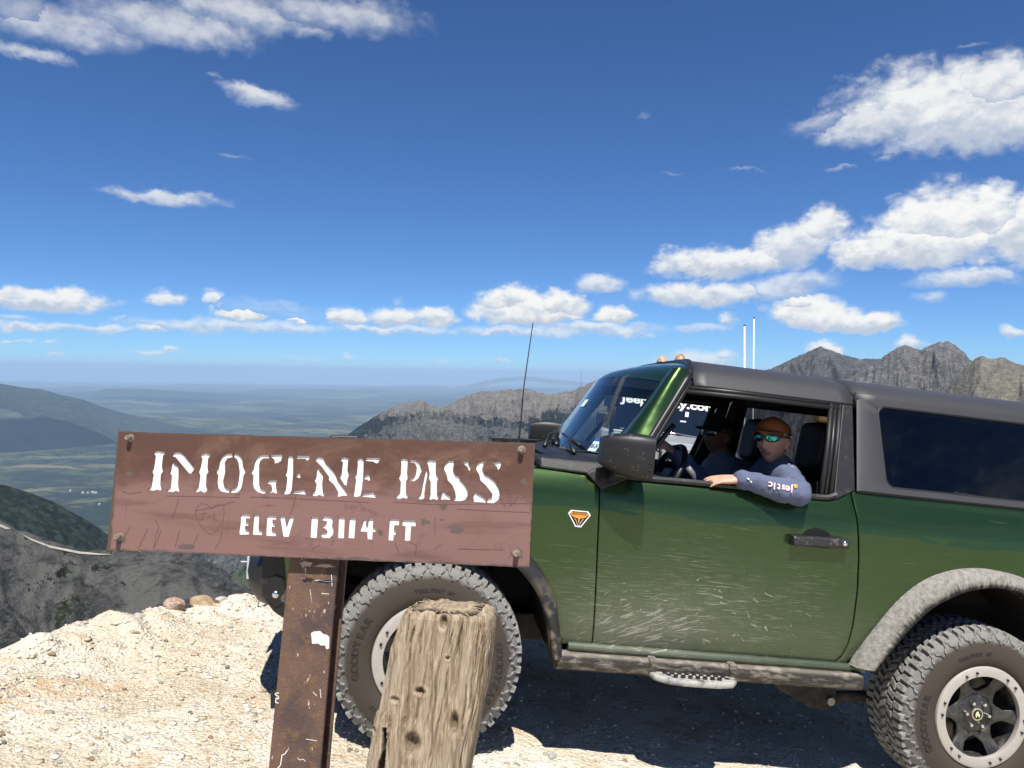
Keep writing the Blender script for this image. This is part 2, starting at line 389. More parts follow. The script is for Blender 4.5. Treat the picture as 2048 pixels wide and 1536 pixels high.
# ------------------------------------------------------------------ far land
R_E = 6371000.0
def land_mat(name, cols, forest=(.020, .032, .022), rockdark=.5, scale=1.0, fbias=0.0, gully=0.0, pale=(.34, .30, .25), tree=.05, strata=0.0, big=None):
    def b(t, p):
        ps = t.pos()
        n1 = t.noise(ps, .0016 * scale, 6, .6); n2 = t.noise(ps, .011 * scale, 6, .65); n3 = t.noise(ps, .06 * scale, 4, .6)
        nrm = t.xyz(t.new('ShaderNodeNewGeometry').outputs['Normal'])
        rock = t.mix(t.step(n2, .36, .64), (*cols[0], 1), (*cols[1], 1))
        rock = t.mix(t.step(t.noise(t.mapv(ps, (1, 1, 6)), .02 * scale, 5, .6), .52, .66), rock, (*cols[2], 1))
        if gully:
            att = t.new('ShaderNodeAttribute', attribute_name='gully').outputs['Fac']
            rock = t.mix(t.m('MULTIPLY', t.step(t.m('ADD', att, t.m('MULTIPLY', t.m('SUBTRACT', n3, .5), .6)), .55, .95), gully), rock, (*pale, 1))
        h = t.new('ShaderNodeAttribute', attribute_name='green').outputs['Fac']
        fm = t.step(t.m('ADD', t.m('ADD', h, fbias), t.m('ADD', t.m('MULTIPLY', t.m('SUBTRACT', n2, .5), 1.6), t.m('MULTIPLY', t.m('SUBTRACT', n3, .5), .9))), .42, .58)
        if big:
            bm_ = t.step(t.m('ADD', t.noise(ps, .006 * scale, 5, .62, .4), t.m('MULTIPLY', t.m('SUBTRACT', n3, .5), .12)), .44, .58)
        if strata:
            pz = t.vm('ADD', ps, t.vm('SCALE', t.noise(ps, .02 * scale, 4, .6, out=1), None, 16.0 / scale))
            sn = t.noise(t.mapv(pz, (.25, .25, 2.2)), .045 * scale, 5, .7, .4)
            rock = t.mix(t.m('MULTIPLY', t.step(sn, .52, .60), strata), rock, (*[c * .42 for c in cols[0]], 1))
            rock = t.mix(t.m('MULTIPLY', t.step(sn, .44, .36), strata * .7), rock, (*[min(1, c * 1.35) for c in cols[1]], 1))
            cr = t.m('ABSOLUTE', t.m('SUBTRACT', t.noise(pz, .014 * scale, 5, .65, .5), .5))
            rock = t.mix(t.m('MULTIPLY', t.step(cr, .022, .004), strata), rock, (*[c * .35 for c in cols[0]], 1))
        if big: rock = t.mix(t.m('MULTIPLY', bm_, .9), rock, t.mix(n2, (*[c * .8 for c in big], 1), (*[c * 1.25 for c in big], 1)))
        tv = t.voro(t.mapv(ps, (1, 1, .45)), tree, 'F1', out=0); tc_ = t.xyz(t.voro(t.mapv(ps, (1, 1, .45)), tree, 'F1', out=1))[0]
        fcol = t.mix(tc_, (*[c * .55 for c in forest], 1), (*[c * 1.75 for c in forest], 1)); fcol = t.mix(t.step(tv, .45, .8), fcol, (*[c * .4 for c in forest], 1))
        col = t.mix(fm, rock, fcol)
        t.l.new(col, p.inputs['Base Color'])
        n4 = t.noise(ps, .22 * scale, 5, .68)
        b1 = t.bump(t.m('ADD', n3, t.m('MULTIPLY', n2, 2.0)), 1.0, 16.0 / scale)
        b2 = t.bump(t.m('ADD', n4, t.m('MULTIPLY', t.m('MULTIPLY', tv, fm), -1.2)), .9, 5.0 / scale, b1)
        t.l.new(b2, p.inputs['Normal'])
    return mat(name, b, rough=.95, spec=.1)

def mountain(name, sky_px, D, front, back, slope_f, slope_b, amp, freq, m_, nx=300, ny=110, green=None, curve=1.0, jag=.06):
    """ridge whose crest follows the skyline at distance D; ground falls away in front of it and behind"""
    x0, x1 = sky_px[0][0], sky_px[-1][0]
    pxs = np.linspace(x0, x1, nx); ss = np.concatenate([-np.linspace(1, 0, int(ny * .72)) ** 1.5, np.linspace(0, 1, ny - int(ny * .72) + 1)[1:] ** 1.3])
    V = np.zeros((len(ss), nx, 3)); G = np.zeros((len(ss), nx)); Q = np.zeros((len(ss), nx))
    azs = np.zeros(nx); crest = np.zeros(nx); dist = np.zeros(nx)
    for i, px in enumerate(pxs):
        d = ray(px, pl(sky_px, px)); dd = D if not isinstance(D, list) else pl(D, px)
        azs[i] = math.atan2(d.x, d.y); dist[i] = dd
        crest[i] = CAM.z + dd * d.z / math.hypot(d.x, d.y)
    arc = azs * dist.mean()
    crest = crest + fbm(arc * freq * 6, arc * 0 + 3.1, 4) * amp * jag
    for j, s in enumerate(ss):
        run = (-s * front) if s < 0 else s * back
        slp = slope_f if s < 0 else slope_b
        r = dist + s * (front if s < 0 else back)
        fall = slp * run * (1 - .25 * curve * abs(s))
        wx = arc * freq + .35 * fbm(arc * freq * .7, run * freq * .5 + 0 * arc, 3)
        rg = ridged(wx * 1.3, run * freq * .28 + 0 * arc, 5, .52)
        ro = fbm(arc * freq * 5, run * freq * 5 + 0 * arc, 4)
        k = min(1, abs(s) * 5)
        z = crest - fall + k * amp * (.55 * rg - .35 + .12 * ro)
        V[j, :, 0] = r * np.sin(azs); V[j, :, 1] = r * np.cos(azs); V[j, :, 2] = z
        G[j] = (green(pxs, s, z - CAM.z) if green else 0)
        Q[j] = np.clip(-rg * .8 + .2, 0, 1) * k
    o = add_mesh(name, V.reshape(-1, 3), grid_faces(len(ss), nx), m_, smooth=True)
    for nm, a in (('green', G), ('gully', Q)):
        at = o.data.attributes.new(nm, 'FLOAT', 'POINT'); at.data.foreach_set('value', a.astype(np.float32).ravel())
    tag(o, kind='structure')
    return o

grey = land_mat('grey_rock', ((.066, .068, .073), (.115, .115, .118), (.165, .162, .162)), scale=2.2, fbias=-.25, strata=.35)
pale_r = land_mat('pale_rock', ((.125, .122, .122), (.20, .194, .190), (.080, .080, .083)), scale=2.6, fbias=-.3, strata=.55, gully=.6, pale=(.36, .335, .31))
beige = land_mat('beige_rock', forest=(.014, .022, .021), cols= ((.145, .132, .118), (.215, .196, .172), (.090, .088, .083)), scale=1.4, strata=.25, gully=.5)
cliff = land_mat('cliff_rock', forest=(.016, .024, .023), cols= ((.078, .080, .080), (.155, .148, .138), (.040, .045, .045)), scale=2.0, strata=.4, gully=1.0, pale=(.36, .335, .30))
darkm = land_mat('cloud_shaded_scree', ((.058, .059, .059), (.092, .091, .086), (.040, .042, .041)), forest=(.030, .036, .024), scale=6, big=(.112, .110, .102), strata=.65, gully=.8, pale=(.120, .112, .100))  # cloud shadow on the near slope is put into these dark rock colours
woods = land_mat('forest_slope', ((.05, .06, .04), (.08, .085, .055), (.03, .04, .03)), forest=(.016, .025, .018), scale=4.5, fbias=.22)
blueh = land_mat('far_wood', ((.06, .07, .045), (.12, .115, .08), (.04, .05, .035)), scale=.5, fbias=.1)

# plain and valley, out to the horizon
def valley():
    na, nr = 820, 420
    a = np.linspace(-1.65, 1.65, na); r = np.geomspace(900, 170000, nr)
    A, Rr = np.meshgrid(a, r)
    X, Y = Rr * np.sin(A), Rr * np.cos(A)
    Z = -1880 + 0 * X
    near = np.clip((6500 - Rr) / 5600, 0, 1); Z += near ** 1.3 * 700
    Z += 95 * fbm(X / 3300, Y / 3300, 5) * np.clip(Rr / 9000, .3, 1) + 150 * fbm(X / 14000 + 9, Y / 14000, 4) * np.clip(Rr / 20000, .1, 1.2)
    mesa = np.clip(fbm(X / 17000 - 4, Y / 9000 + 2, 4) * 2.2 - .35, 0, 1) * np.clip((Rr - 16000) / 20000, 0, 1)
    Z += mesa * 210
    Z -= np.maximum(0, Rr - 20000) ** 2 / (2 * R_E) * .8
    def b(t, p):
        ps = t.pos()
        sc = t.vm('MULTIPLY', ps, (.55, 1.0, 0))
        n1 = t.noise(sc, .00022, 6, .62, .3); n2 = t.noise(sc, .0011, 6, .65, .2); n3 = t.noise(sc, .006, 5, .65)
        fld = t.voro(t.vm('ADD', t.mapv(sc, (1, 1.6, 1)), t.vm('SCALE', t.noise(sc, .002, 3, .5, out=1), None, 260.0)), .0013, 'F1', out=1)
        fv = t.xyz(fld)[0]
        grass = t.ramp(fv, [(0, (.036, .045, .022)), (.4, (.055, .062, .030)), (.7, (.105, .100, .052)), (.9, (.075, .095, .030)), (1, (.15, .135, .075))])
        wood = (.013, .021, .015, 1)  # dark wood patches; they also stand in for cloud shadows on the plain
        f = t.m('ADD', t.m('MULTIPLY', t.m('SUBTRACT', n1, .5), 2.0), t.m('ADD', t.m('MULTIPLY', t.m('SUBTRACT', n2, .5), 1.6), t.m('MULTIPLY', t.m('SUBTRACT', n3, .5), 1.2)))
        t.l.new(t.mix(t.step(f, -.06, .16), wood, grass), p.inputs['Base Color'])
        t.l.new(t.bump(t.m('ADD', n3, n2), .7, 40.0), p.inputs['Normal'])
    o = add_mesh('valley_land', np.stack([X, Y, Z], -1).reshape(-1, 3), grid_faces(nr, na), mat('valley_land', b, rough=.95, spec=.05), smooth=True)
    return tag(o, kind='structure')
valley_o = valley()

mountain('far_hills', [(-4000, 762), (-500, 762), (0, 764), (60, 765), (110, 769), (350, 771), (520, 775), (700, 778), (900, 780), (1300, 786), (2500, 800)], 125000, 9000, 9000, .04, .05, 60, .00008, blueh, 260, 24)
mountain('far_mesa', [(-300, 800), (100, 797), (170, 790), (207, 778), (260, 777), (330, 780), (420, 786), (520, 792), (600, 797), (760, 803), (1000, 808)], 52000, 6000, 6000, .055, .05, 90, .00025, blueh, 240, 40, green=lambda p, s, z: .62 + 0 * p)
mountain('wooded_hill', [(-3000, 850), (-1600, 770), (-900, 744), (-420, 748), (-120, 757), (0, 767), (45, 775), (80, 778), (120, 789), (165, 799), (215, 817), (262, 831), (330, 846)], 24000, 4600, 5000, .13, .12, 130, .0006, blueh, 420, 60, green=lambda p, s, z: .52 + 0 * p)
mountain('distant_peak', [(860, 792), (940, 768), (1000, 756), (1050, 752), (1120, 760), (1250, 772), (1400, 782)], 90000, 8000, 8000, .07, .07, 60, .0002, blueh, 120, 24)

def g_mid(p, s, z): return np.clip((-z - 215) / 190, 0, 1) * .92 + np.where((p > 1085), .28, 0) - .12  # extra forest on the right flank stands in for its shaded side
mountain('bald_mountain', [(330, 1130), (470, 1010), (560, 945), (640, 905), (700, 866), (742, 837), (777, 818), (811, 806), (842, 801), (862, 809), (884, 817), (900, 808), (930, 793), (961, 782), (982, 783), (1002, 781), (1033, 778), (1057, 778), (1077, 784), (1098, 790), (1118, 786), (1146, 781), (1173, 769), (1194, 759), (1260, 742), (1340, 752), (1480, 790), (1700, 860)],
         6200, 2300, 1600, .42, .5, 210, .0036, beige, 460, 150, green=g_mid)
mountain('cliff_ridge', [(400, 1150), (520, 1030), (600, 965), (680, 925), (725, 893), (752, 872), (790, 852), (830, 843), (870, 838), (910, 848), (960, 852), (1010, 858), (1050, 866), (1100, 885), (1160, 930), (1230, 980)],
         4700, 1700, 900, .66, .3, 190, .0085, cliff, 520, 170, green=lambda p, s, z: .38 + .12 * np.sin(p / 37))
mountain('grey_peak', [(1350, 795), (1450, 768), (1545, 736), (1592, 714), (1640, 693), (1668, 703), (1688, 710), (1720, 718), (1748, 717), (1775, 719), (1850, 735), (1960, 770)],
         3900, 1500, 1100, .5, .6, 95, .007, grey, 340, 120, jag=.04)
mountain('banded_peak', [(1560, 840), (1640, 795), (1695, 757), (1738, 734), (1762, 717), (1795, 694), (1812, 689), (1826, 696), (1842, 700), (1860, 690), (1880, 684), (1897, 682), (1912, 692), (1928, 704), (1940, 719), (1956, 726), (2000, 745), (2120, 790), (2300, 840)],
         2800, 1100, 900, .55, .6, 85, .010, pale_r, 420, 150, jag=.04)
mountain('yellow_crag', [(1880, 800), (1900, 770), (1925, 742), (1950, 717), (1962, 711), (1985, 718), (1999, 716), (2008, 714), (2020, 722), (2050, 731), (2110, 738), (2200, 745), (2420, 790), (2700, 860)],
         2000, 800, 700, .6, .6, 46, .012, land_mat('yellow_rock', ((.165, .152, .122), (.225, .210, .175), (.115, .108, .092)), scale=3.2, fbias=-.3, strata=.4, gully=.7, pale=(.34, .32, .27)), 340, 120, jag=.06)
mountain('forest_ridge', [(-4500, 1200), (-2400, 870), (-1300, 800), (-700, 830), (-300, 900), (-60, 955), (0, 968), (60, 985), (120, 1010), (180, 1045), (240, 1085), (300, 1115), (380, 1160), (520, 1230), (700, 1320)],
         3000, 1500, 1100, .5, .7, 60, .004, woods, 640, 110, green=lambda p, s, z: .8 + 0 * p)
scree_o = mountain('cloud_shaded_ridge', [(-4200, 1300), (-2600, 960), (-1700, 880), (-900, 905), (-420, 945), (-150, 1000), (0, 1043), (80, 1075), (160, 1100), (210, 1101), (300, 1102), (390, 1110), (430, 1128), (480, 1163), (520, 1194), (600, 1262), (760, 1380), (1000, 1520)],
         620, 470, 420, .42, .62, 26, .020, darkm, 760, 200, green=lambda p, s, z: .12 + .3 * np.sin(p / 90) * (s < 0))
mountain('green_slope', [(300, 1165), (380, 1165), (440, 1160), (480, 1140), (520, 1105), (600, 1060), (760, 1000), (1100, 960)],
         1700, 700, 700, .55, .5, 30, .01, land_mat('alpine_slope', ((.06, .075, .045), (.085, .10, .06), (.10, .10, .07)), forest=(.03, .045, .03), scale=5, fbias=.1), 160, 70, green=lambda p, s, z: .35 + 0 * p)

# pale track along the crest of the dark ridge
tk = [(-70, 1016, 7), (-20, 1037, 7), (12, 1051, 6), (22, 1056, 0), (44, 1066, 0), (60, 1074, 4), (100, 1089, 5), (160, 1101, 5), (200, 1105, 3), (225, 1107, 0)]
mb = MB(); rws = []
tk = [(x, pl([(a, b) for a, b, c in tk], x), pl([(a, c) for a, b, c in tk], x)) for x in range(-70, 226, 4)]
for px, py, w_ in tk:
    r_ = []
    for k in (0, 1):
        d = ray(px, py + 2.0 + k * max(w_ * .9, .1)).normalized(); ok, loc, _n, _i = scree_o.ray_cast(CAM, d)
        r_.append((loc if ok else CAM + d * 615) - d * 1.2)
    rws.append(r_)
mb.loft(rws)
tag(mb.build('ridge_track', mat('track_dirt', color=(.34, .31, .26), rough=.95), fix=False), kind='structure')

# air between here and the horizon
hz = MB(); XB, ZT, ZB = 172000, 330.0, -7000.0
hz.box((0, 0, (ZT + ZB) / 2), (2 * XB, 2 * XB, ZT - ZB))
hm = bpy.data.materials.new('haze'); hm.use_nodes = True
t = NT(hm.node_tree); t.n.remove(t.n['Principled BSDF'])
pv = t.new('ShaderNodeVolumePrincipled'); pv.inputs['Color'].default_value = (.54, .75, 1.0, 1); pv.inputs['Density'].default_value = 1.85e-5; pv.inputs['Anisotropy'].default_value = 0.0
t.l.new(pv.outputs[0], t.n['Material Output'].inputs['Volume'])
tag(hz.build('haze', hm), kind='stuff')

# ------------------------------------------------------------------ the pass: pale dirt
EDGE_PX = [(-260, 1400), (-60, 1342), (0, 1315), (50, 1302), (140, 1268), (255, 1252), (320, 1232), (440, 1212), (480, 1206), (520, 1192)]
def gplane(x, y): return -.033 * x
edge = []
for (px, py) in EDGE_PX:
    p = hit(px, py, (.033, 0, 1), 0); edge.append((p.x, p.y))
edge += [(edge[-1][0] + .9, edge[-1][1] + 2.6), (edge[-1][0] + 4.2, edge[-1][1] + 9.0), (edge[-1][0] + 12, edge[-1][1] + 16)]
edge = [(edge[0][0] - 3, edge[0][1] - 2.2), ] + edge
edge = [(edge[0][0] - 30, edge[0][1] - 16)] + edge
def edge_dist(X, Y):                           # > 0 beyond the brink
    best = np.full(X.shape, 1e9); sg = np.zeros(X.shape)
    for (ax, ay), (bx, by) in zip(edge, edge[1:]):
        ux, uy = bx - ax, by - ay; L2 = ux * ux + uy * uy
        tt = np.clip(((X - ax) * ux + (Y - ay) * uy) / L2, 0, 1)
        d = np.hypot(X - ax - tt * ux, Y - ay - tt * uy); c = ux * (Y - ay) - uy * (X - ax)
        s = d < best; best = np.where(s, d, best); sg = np.where(s, np.where(c > 0, 1, -1), sg)
    return best * sg
TRACK = lambda X, Y: np.exp(-((X - 8 * 0) * 0)) * 0
HUMPS = []
for (px, py, r_, h_) in ((185, 1284, .24, .045), (120, 1306, .17, .035), (232, 1266, .13, .035), (30, 1322, .16, .03), (300, 1250, .10, .04), (480, 1212, .12, .05), (75, 1316, .10, .05)):
    p = hit(px, py, (.033, 0, 1), 0); HUMPS.append((p.x, p.y, r_, h_))
def ground_h(X, Y, fine=True):
    z = -.033 * X + 0.0 * Y
    z = z + .035 * fbm(X * .55, Y * .55, 3) + .018 * fbm(X * 1.9 + 4, Y * 1.9, 3)
    flat = np.exp(-((X - 1.3) / 2.6) ** 4 - ((Y + .0) / 1.5) ** 4)       # under the wheels
    z = -.033 * X + (z + .033 * X) * (1 - .85 * flat)
    if fine:
        a = .4 + .6 * (1 - flat)
        z = z + a * (.011 * np.clip(fbm(X * 5, Y * 5, 3), -.25, 1) + .006 * np.clip(ridged(X * 2.2, Y * 3.1, 3) - .9, 0, 1) + .010 * np.abs(fbm(X * 17 + 3, Y * 17, 3)) + .004 * fbm(X * 47, Y * 47, 2))
    z = z - .46 * np.clip((Y - 1.25) / 1.3, 0, 1) ** 2 * (3 - 2 * np.clip((Y - 1.25) / 1.3, 0, 1))
    if fine:
        for hx_, hy_, r_, h_ in HUMPS:
            q = np.hypot(X - hx_, (Y - hy_) * 1.2) / r_ * (1 + .25 * fbm(X * 5, Y * 5, 2)); z = z + h_ / (1 + np.exp((q - .8) * 7))
    d = edge_dist(X, Y) + .10 * fbm(X * 1.7, Y * 1.7 + 8, 3)
    z = z + .05 * np.exp(-((d + .15) / .25) ** 2) * (.4 + np.abs(fbm(X * 2.3, Y * 2.3, 3)))
    z = z - np.where(d > 0, d * .95 + np.minimum(d, .6) * .5 * np.abs(fbm(X * 3, Y * 3, 3)), 0)
    return z
def dirt_build(t, p):
    ps = t.obj()
    n0 = t.noise(ps, .55, 5, .6); n1 = t.noise(ps, 2.6, 6, .62, .3); n2 = t.noise(ps, 14, 6, .65); n3 = t.noise(ps, 70, 4, .6)
    c = t.mix(t.step(n1, .34, .68), (.55, .47, .34, 1), (.70, .64, .53, 1))
    c = t.mix(t.m('MULTIPLY', t.step(n0, .50, .66), .8), c, (.78, .74, .66, 1))
    och = t.m('MULTIPLY', t.step(t.noise(t.mapv(ps, (1, 2.2, 1), (3, 1, 0)), 1.9, 6, .68, .6), .53, .68), .75)
    c = t.mix(och, c, (.50, .325, .165, 1))
    c = t.mix(t.m('MULTIPLY', t.step(n2, .55, .70), .6), c, (.33, .27, .185, 1))
    c = t.mix(t.m('MULTIPLY', t.step(n3, .58, .72), .45), c, (.76, .72, .63, 1))
    st = t.voro(ps, 26, 'F1', out=0); sc = t.xyz(t.voro(ps, 26, 'F1', out=1))
    stone = t.m('MULTIPLY', t.m('LESS_THAN', st, .30), t.m('GREATER_THAN', sc[0], .72))
    c = t.mix(t.m('MULTIPLY', stone, .7), c, t.mix(sc[1], (.36, .32, .26, 1), (.74, .70, .62, 1)))
    t.l.new(c, p.inputs['Base Color'])
    hgt = t.m('ADD', t.m('MULTIPLY', n2, 1.0), t.m('ADD', t.m('MULTIPLY', n3, .45), t.m('MULTIPLY', stone, .35)))
    hgt = t.m('ADD', hgt, t.m('MULTIPLY', t.voro(ps, 60, 'F1'), -.35))
    t.l.new(t.bump(hgt, 1.0, .030), p.inputs['Normal'])
dirt = mat('pale_dirt', dirt_build, rough=.95, spec=.15)
xs = np.concatenate([np.linspace(-5.5, -2.6, 60)[:-1], np.linspace(-2.6, 3.4, 380)[:-1], np.linspace(3.4, 9, 60)])
ys = np.concatenate([np.linspace(-9, -3.4, 40)[:-1], np.linspace(-3.4, 1.5, 330)[:-1], np.linspace(1.5, 11, 90)])
GX, GY = np.meshgrid(xs, ys)
GZ = ground_h(GX, GY)
ground = add_mesh('dirt_ground', np.stack([GX, GY, GZ], -1).reshape(-1, 3), grid_faces(len(ys), len(xs)), dirt, smooth=True)
ground.matrix_world = M_CAR; tag(ground, kind='structure')
# the saddle and its flanks further out (starts below the sheet above)
xs = np.concatenate([-np.geomspace(400, 5.4, 60), np.linspace(-5.3, 8.9, 30)[1:-1], np.geomspace(8.9, 500, 50)]); ys = np.concatenate([-np.geomspace(300, 8.8, 50), np.linspace(-8.7, 10.8, 30)[1:-1], np.geomspace(10.8, 120, 50)])
OX, OY = np.meshgrid(xs, ys); OZ = ground_h(OX, OY, False) * 1.0
inner = (OX > -5.3) & (OX < 8.8) & (OY > -8.8) & (OY < 10.8)
OZ = np.where(inner, OZ - 1.2, OZ)
OZ += np.where(OX > 9, (OX - 9) * .033 + (OX - 9) * .03, 0) + np.where(OY < -14, (-14 - OY) * .05, 0) + np.where(OY > 14, -(OY - 14) * .5, 0)
OZ += 1.2 * fbm(OX / 14, OY / 14, 4) * np.clip((np.hypot(OX, OY) - 13) / 15, 0, 1)
OZ = np.maximum(OZ, -170 + 0 * OX)
saddle = add_mesh('saddle_terrain', np.stack([OX, OY, OZ], -1).reshape(-1, 3), grid_faces(len(ys), len(xs)), dirt, smooth=True)
saddle.matrix_world = M_CAR; tag(saddle, kind='structure')
def gz(x, y): return float(ground_h(np.array([[x]]), np.array([[y]]))[0, 0])

# ------------------------------------------------------------------ materials of the car
def paint_build(t, p):
    ps = t.obj(); x, y, z = t.xyz(ps)
    fl = t.noise(ps, 900, 2, .5)
    base = t.mix(t.step(fl, .35, .7), (.005, .021, .006, 1), (.013, .042, .008, 1))
    # mud thrown back from the front wheel: streaks that fan out over the door
    dx = t.m('SUBTRACT', x, .30); dz = t.m('SUBTRACT', z, .36)
    ang = t.m('ARCTAN2', dz, dx); rad = t.m('SQRT', t.m('ADD', t.m('MULTIPLY', dx, dx), t.m('MULTIPLY', dz, dz)))
    st = t.noise(t.comb(t.m('MULTIPLY', ang, 60.0), t.m('MULTIPLY', rad, 9.0), 0.0), 1.0, 3, .65, .35)
    st2 = t.noise(t.comb(t.m('MULTIPLY', t.m('ADD', ang, t.m('MULTIPLY', rad, .6)), 34.0), t.m('MULTIPLY', rad, 14.0), 4.0), 1.0, 3, .6, .8)
    gx = t.m('DIVIDE', t.m('SUBTRACT', x, .92), .42); gz_ = t.m('DIVIDE', t.m('SUBTRACT', t.m('SUBTRACT', z, .60), t.m('MULTIPLY', t.m('SUBTRACT', x, .92), .12)), .20)
    blob = t.m('EXPONENT', t.m('MULTIPLY', t.m('ADD', t.m('MULTIPLY', gx, gx), t.m('MULTIPLY', gz_, gz_)), -1.0))
    hx = t.m('DIVIDE', t.m('SUBTRACT', x, 1.25), .80); hz_ = t.m('DIVIDE', t.m('SUBTRACT', z, .70), .30)
    blob2 = t.m('EXPONENT', t.m('MULTIPLY', t.m('ADD', t.m('MULTIPLY', hx, hx), t.m('MULTIPLY', hz_, hz_)), -1.0))
    thr = t.m('SUBTRACT', .81, t.m('MULTIPLY', blob, .29))
    s1 = t.step(st, thr, t.m('ADD', thr, .06))
    thr2 = t.m('SUBTRACT', .80, t.m('MULTIPLY', blob2, .185))
    s2 = t.m('MULTIPLY', t.step(st2, thr2, t.m('ADD', thr2, .05)), .8)
    def streak(rot, sx, sz, seed, thr_, k):
        v = t.mapv(ps, (sx, 1, sz), (seed, seed * .3, 0), (0, rot, 0))
        n_ = t.noise(v, 1.0, 2, .5, .5)
        return t.m('MULTIPLY', t.step(n_, thr_, t.m('ADD', thr_, .035)), k)
    wide = t.m('MULTIPLY', t.m('ADD', t.m('MULTIPLY', blob2, .8), t.m('MULTIPLY', blob, .6)), t.step(t.noise(ps, 3.2, 3, .6), .36, .60))
    s3 = t.m('MULTIPLY', t.m('ADD', t.m('ADD', streak(.62, 9, 230, 1.0, .640, .50), streak(-.5, 8, 210, 5.0, .655, .45)), t.m('ADD', streak(.28, 10, 260, 9.0, .65, .45), streak(-.12, 6, 250, 13.0, .655, .40))), t.m('MINIMUM', wide, 1.0))
    s2 = t.m('ADD', s2, s3)
    spk = t.m('MULTIPLY', t.step(t.noise(ps, 75, 2, .5), .70, .76), t.m('MULTIPLY', blob, .9))
    film = t.m('MULTIPLY', t.step(t.m('ADD', z, t.m('MULTIPLY', t.noise(ps, 5, 4, .6), .22)), .98, .50), .20)
    film = t.m('ADD', film, t.m('ADD', t.m('MULTIPLY', blob, .22), t.m('MULTIPLY', t.m('MULTIPLY', blob2, t.noise(t.mapv(ps, (14, 1, 60), (0, 0, 0), (0, .12, 0)), 1.0, 4, .65)), .22)))
    side = t.step(t.m('ABSOLUTE', y), .86, .90)
    mud = t.m('MULTIPLY', t.m('MINIMUM', t.m('ADD', t.m('ADD', s1, s2), t.m('ADD', spk, film)), 1.0), side)
    # fine scratches from brush
    sc = t.noise(t.mapv(ps, (3, 1, 70), (0, 0, 0), (0, .35, 0)), 1.0, 2, .5, .6)
    scr = t.m('MULTIPLY', t.step(sc, .70, .73), t.m('MULTIPLY', side, .10))
    base = t.mix(scr, base, (.30, .36, .28, 1))
    t.l.new(t.mix(t.m('MULTIPLY', mud, .82), base, (.33, .32, .27, 1)), p.inputs['Base Color'])
    t.l.new(t.m('MULTIPLY', t.m('SUBTRACT', 1.0, mud), .50), p.inputs['Metallic'])
    t.l.new(t.m('ADD', .40, t.m('MULTIPLY', mud, .45)), p.inputs['Roughness'])
    t.l.new(t.m('MULTIPLY', t.m('SUBTRACT', 1.0, mud), .9), p.inputs['Coat Weight'])
    p.inputs['Coat Roughness'].default_value = .03; p.inputs['Coat IOR'].default_value = 1.38; p.inputs['Specular IOR Level'].default_value = .3
    wv = t.bump(t.noise(t.mapv(ps, (1.3, 1, 4.5)), 1.6, 2, .5), .10, .05); t.l.new(wv, p.inputs['Normal']); t.l.new(wv, p.inputs['Coat Normal'])
    gl = t.new('ShaderNodeBsdfGlossy'); gl.inputs[0].default_value = (.42, .78, .12, 1); gl.inputs['Roughness'].default_value = .24; t.l.new(wv, gl.inputs['Normal'])
    mx = t.new('ShaderNodeMixShader'); t.l.new(t.m('MULTIPLY', t.m('SUBTRACT', 1.0, mud), .055), mx.inputs[0]); t.l.new(p.outputs[0], mx.inputs[1]); t.l.new(gl.outputs[0], mx.inputs[2])
    t.l.new(mx.outputs[0], t.n['Material Output'].inputs[0])
PAINT = mat('green_metallic_paint', paint_build, color=(.04, .13, .025))
def dusty(name, col, dust, amt=.5, rough=.6, scale=9, lo=.42, hi=.62, zfade=None, bump=0):
    def b(t, p):
        ps = t.obj()
        n = t.noise(ps, scale, 6, .68); k = t.m('MULTIPLY', t.step(n, lo, hi), amt)
        if zfade:
            k = t.m('MULTIPLY', k, t.step(t.xyz(ps)[2], zfade[0], zfade[1]))
        t.l.new(t.mix(k, (*col, 1), (*dust, 1)), p.inputs['Base Color'])
        t.l.new(t.m('ADD', rough, t.m('MULTIPLY', k, .3)), p.inputs['Roughness'])
        if bump: t.l.new(t.bump(t.noise(ps, 260, 3, .6), bump, .002), p.inputs['Normal'])
    return mat(name, b, color=col)
BLACKP = dusty('black_plastic', (.010, .010, .011), (.16, .15, .13), .18, .5, 24, .5, .7, bump=.3)
TRIM = mat('black_trim', color=(.012, .012, .013), rough=.42)
RUBSEAL = mat('seal_rubber', color=(.010, .010, .010), rough=.55)
DARK = mat('dark_interior', color=(.014, .014, .015), rough=.8, spec=.2)
SEATM = mat('seat_leather', lambda t, p: t.l.new(t.bump(t.noise(t.obj(), 160, 3), .25, .002), p.inputs['Normal']), color=(.010, .010, .011), rough=.6)
SEATG = mat('grey_leather', lambda t, p: t.l.new(t.bump(t.noise(t.obj(), 160, 3), .25, .002), p.inputs['Normal']), color=(.10, .10, .105), rough=.45)
HARDTOP = mat('grey_hardtop', lambda t, p: (t.l.new(t.bump(t.noise(t.obj(), 420, 3, .7), .35, .0015), p.inputs['Normal']), t.l.new(t.mix(t.noise(t.obj(), 6, 4), (.034, .034, .037, 1), (.043, .043, .046, 1)), p.inputs['Base Color'])), color=(.068, .068, .072), rough=.5)
UNDER = dusty('underbody', (.02, .018, .016), (.10, .085, .065), .55, .8, 12)
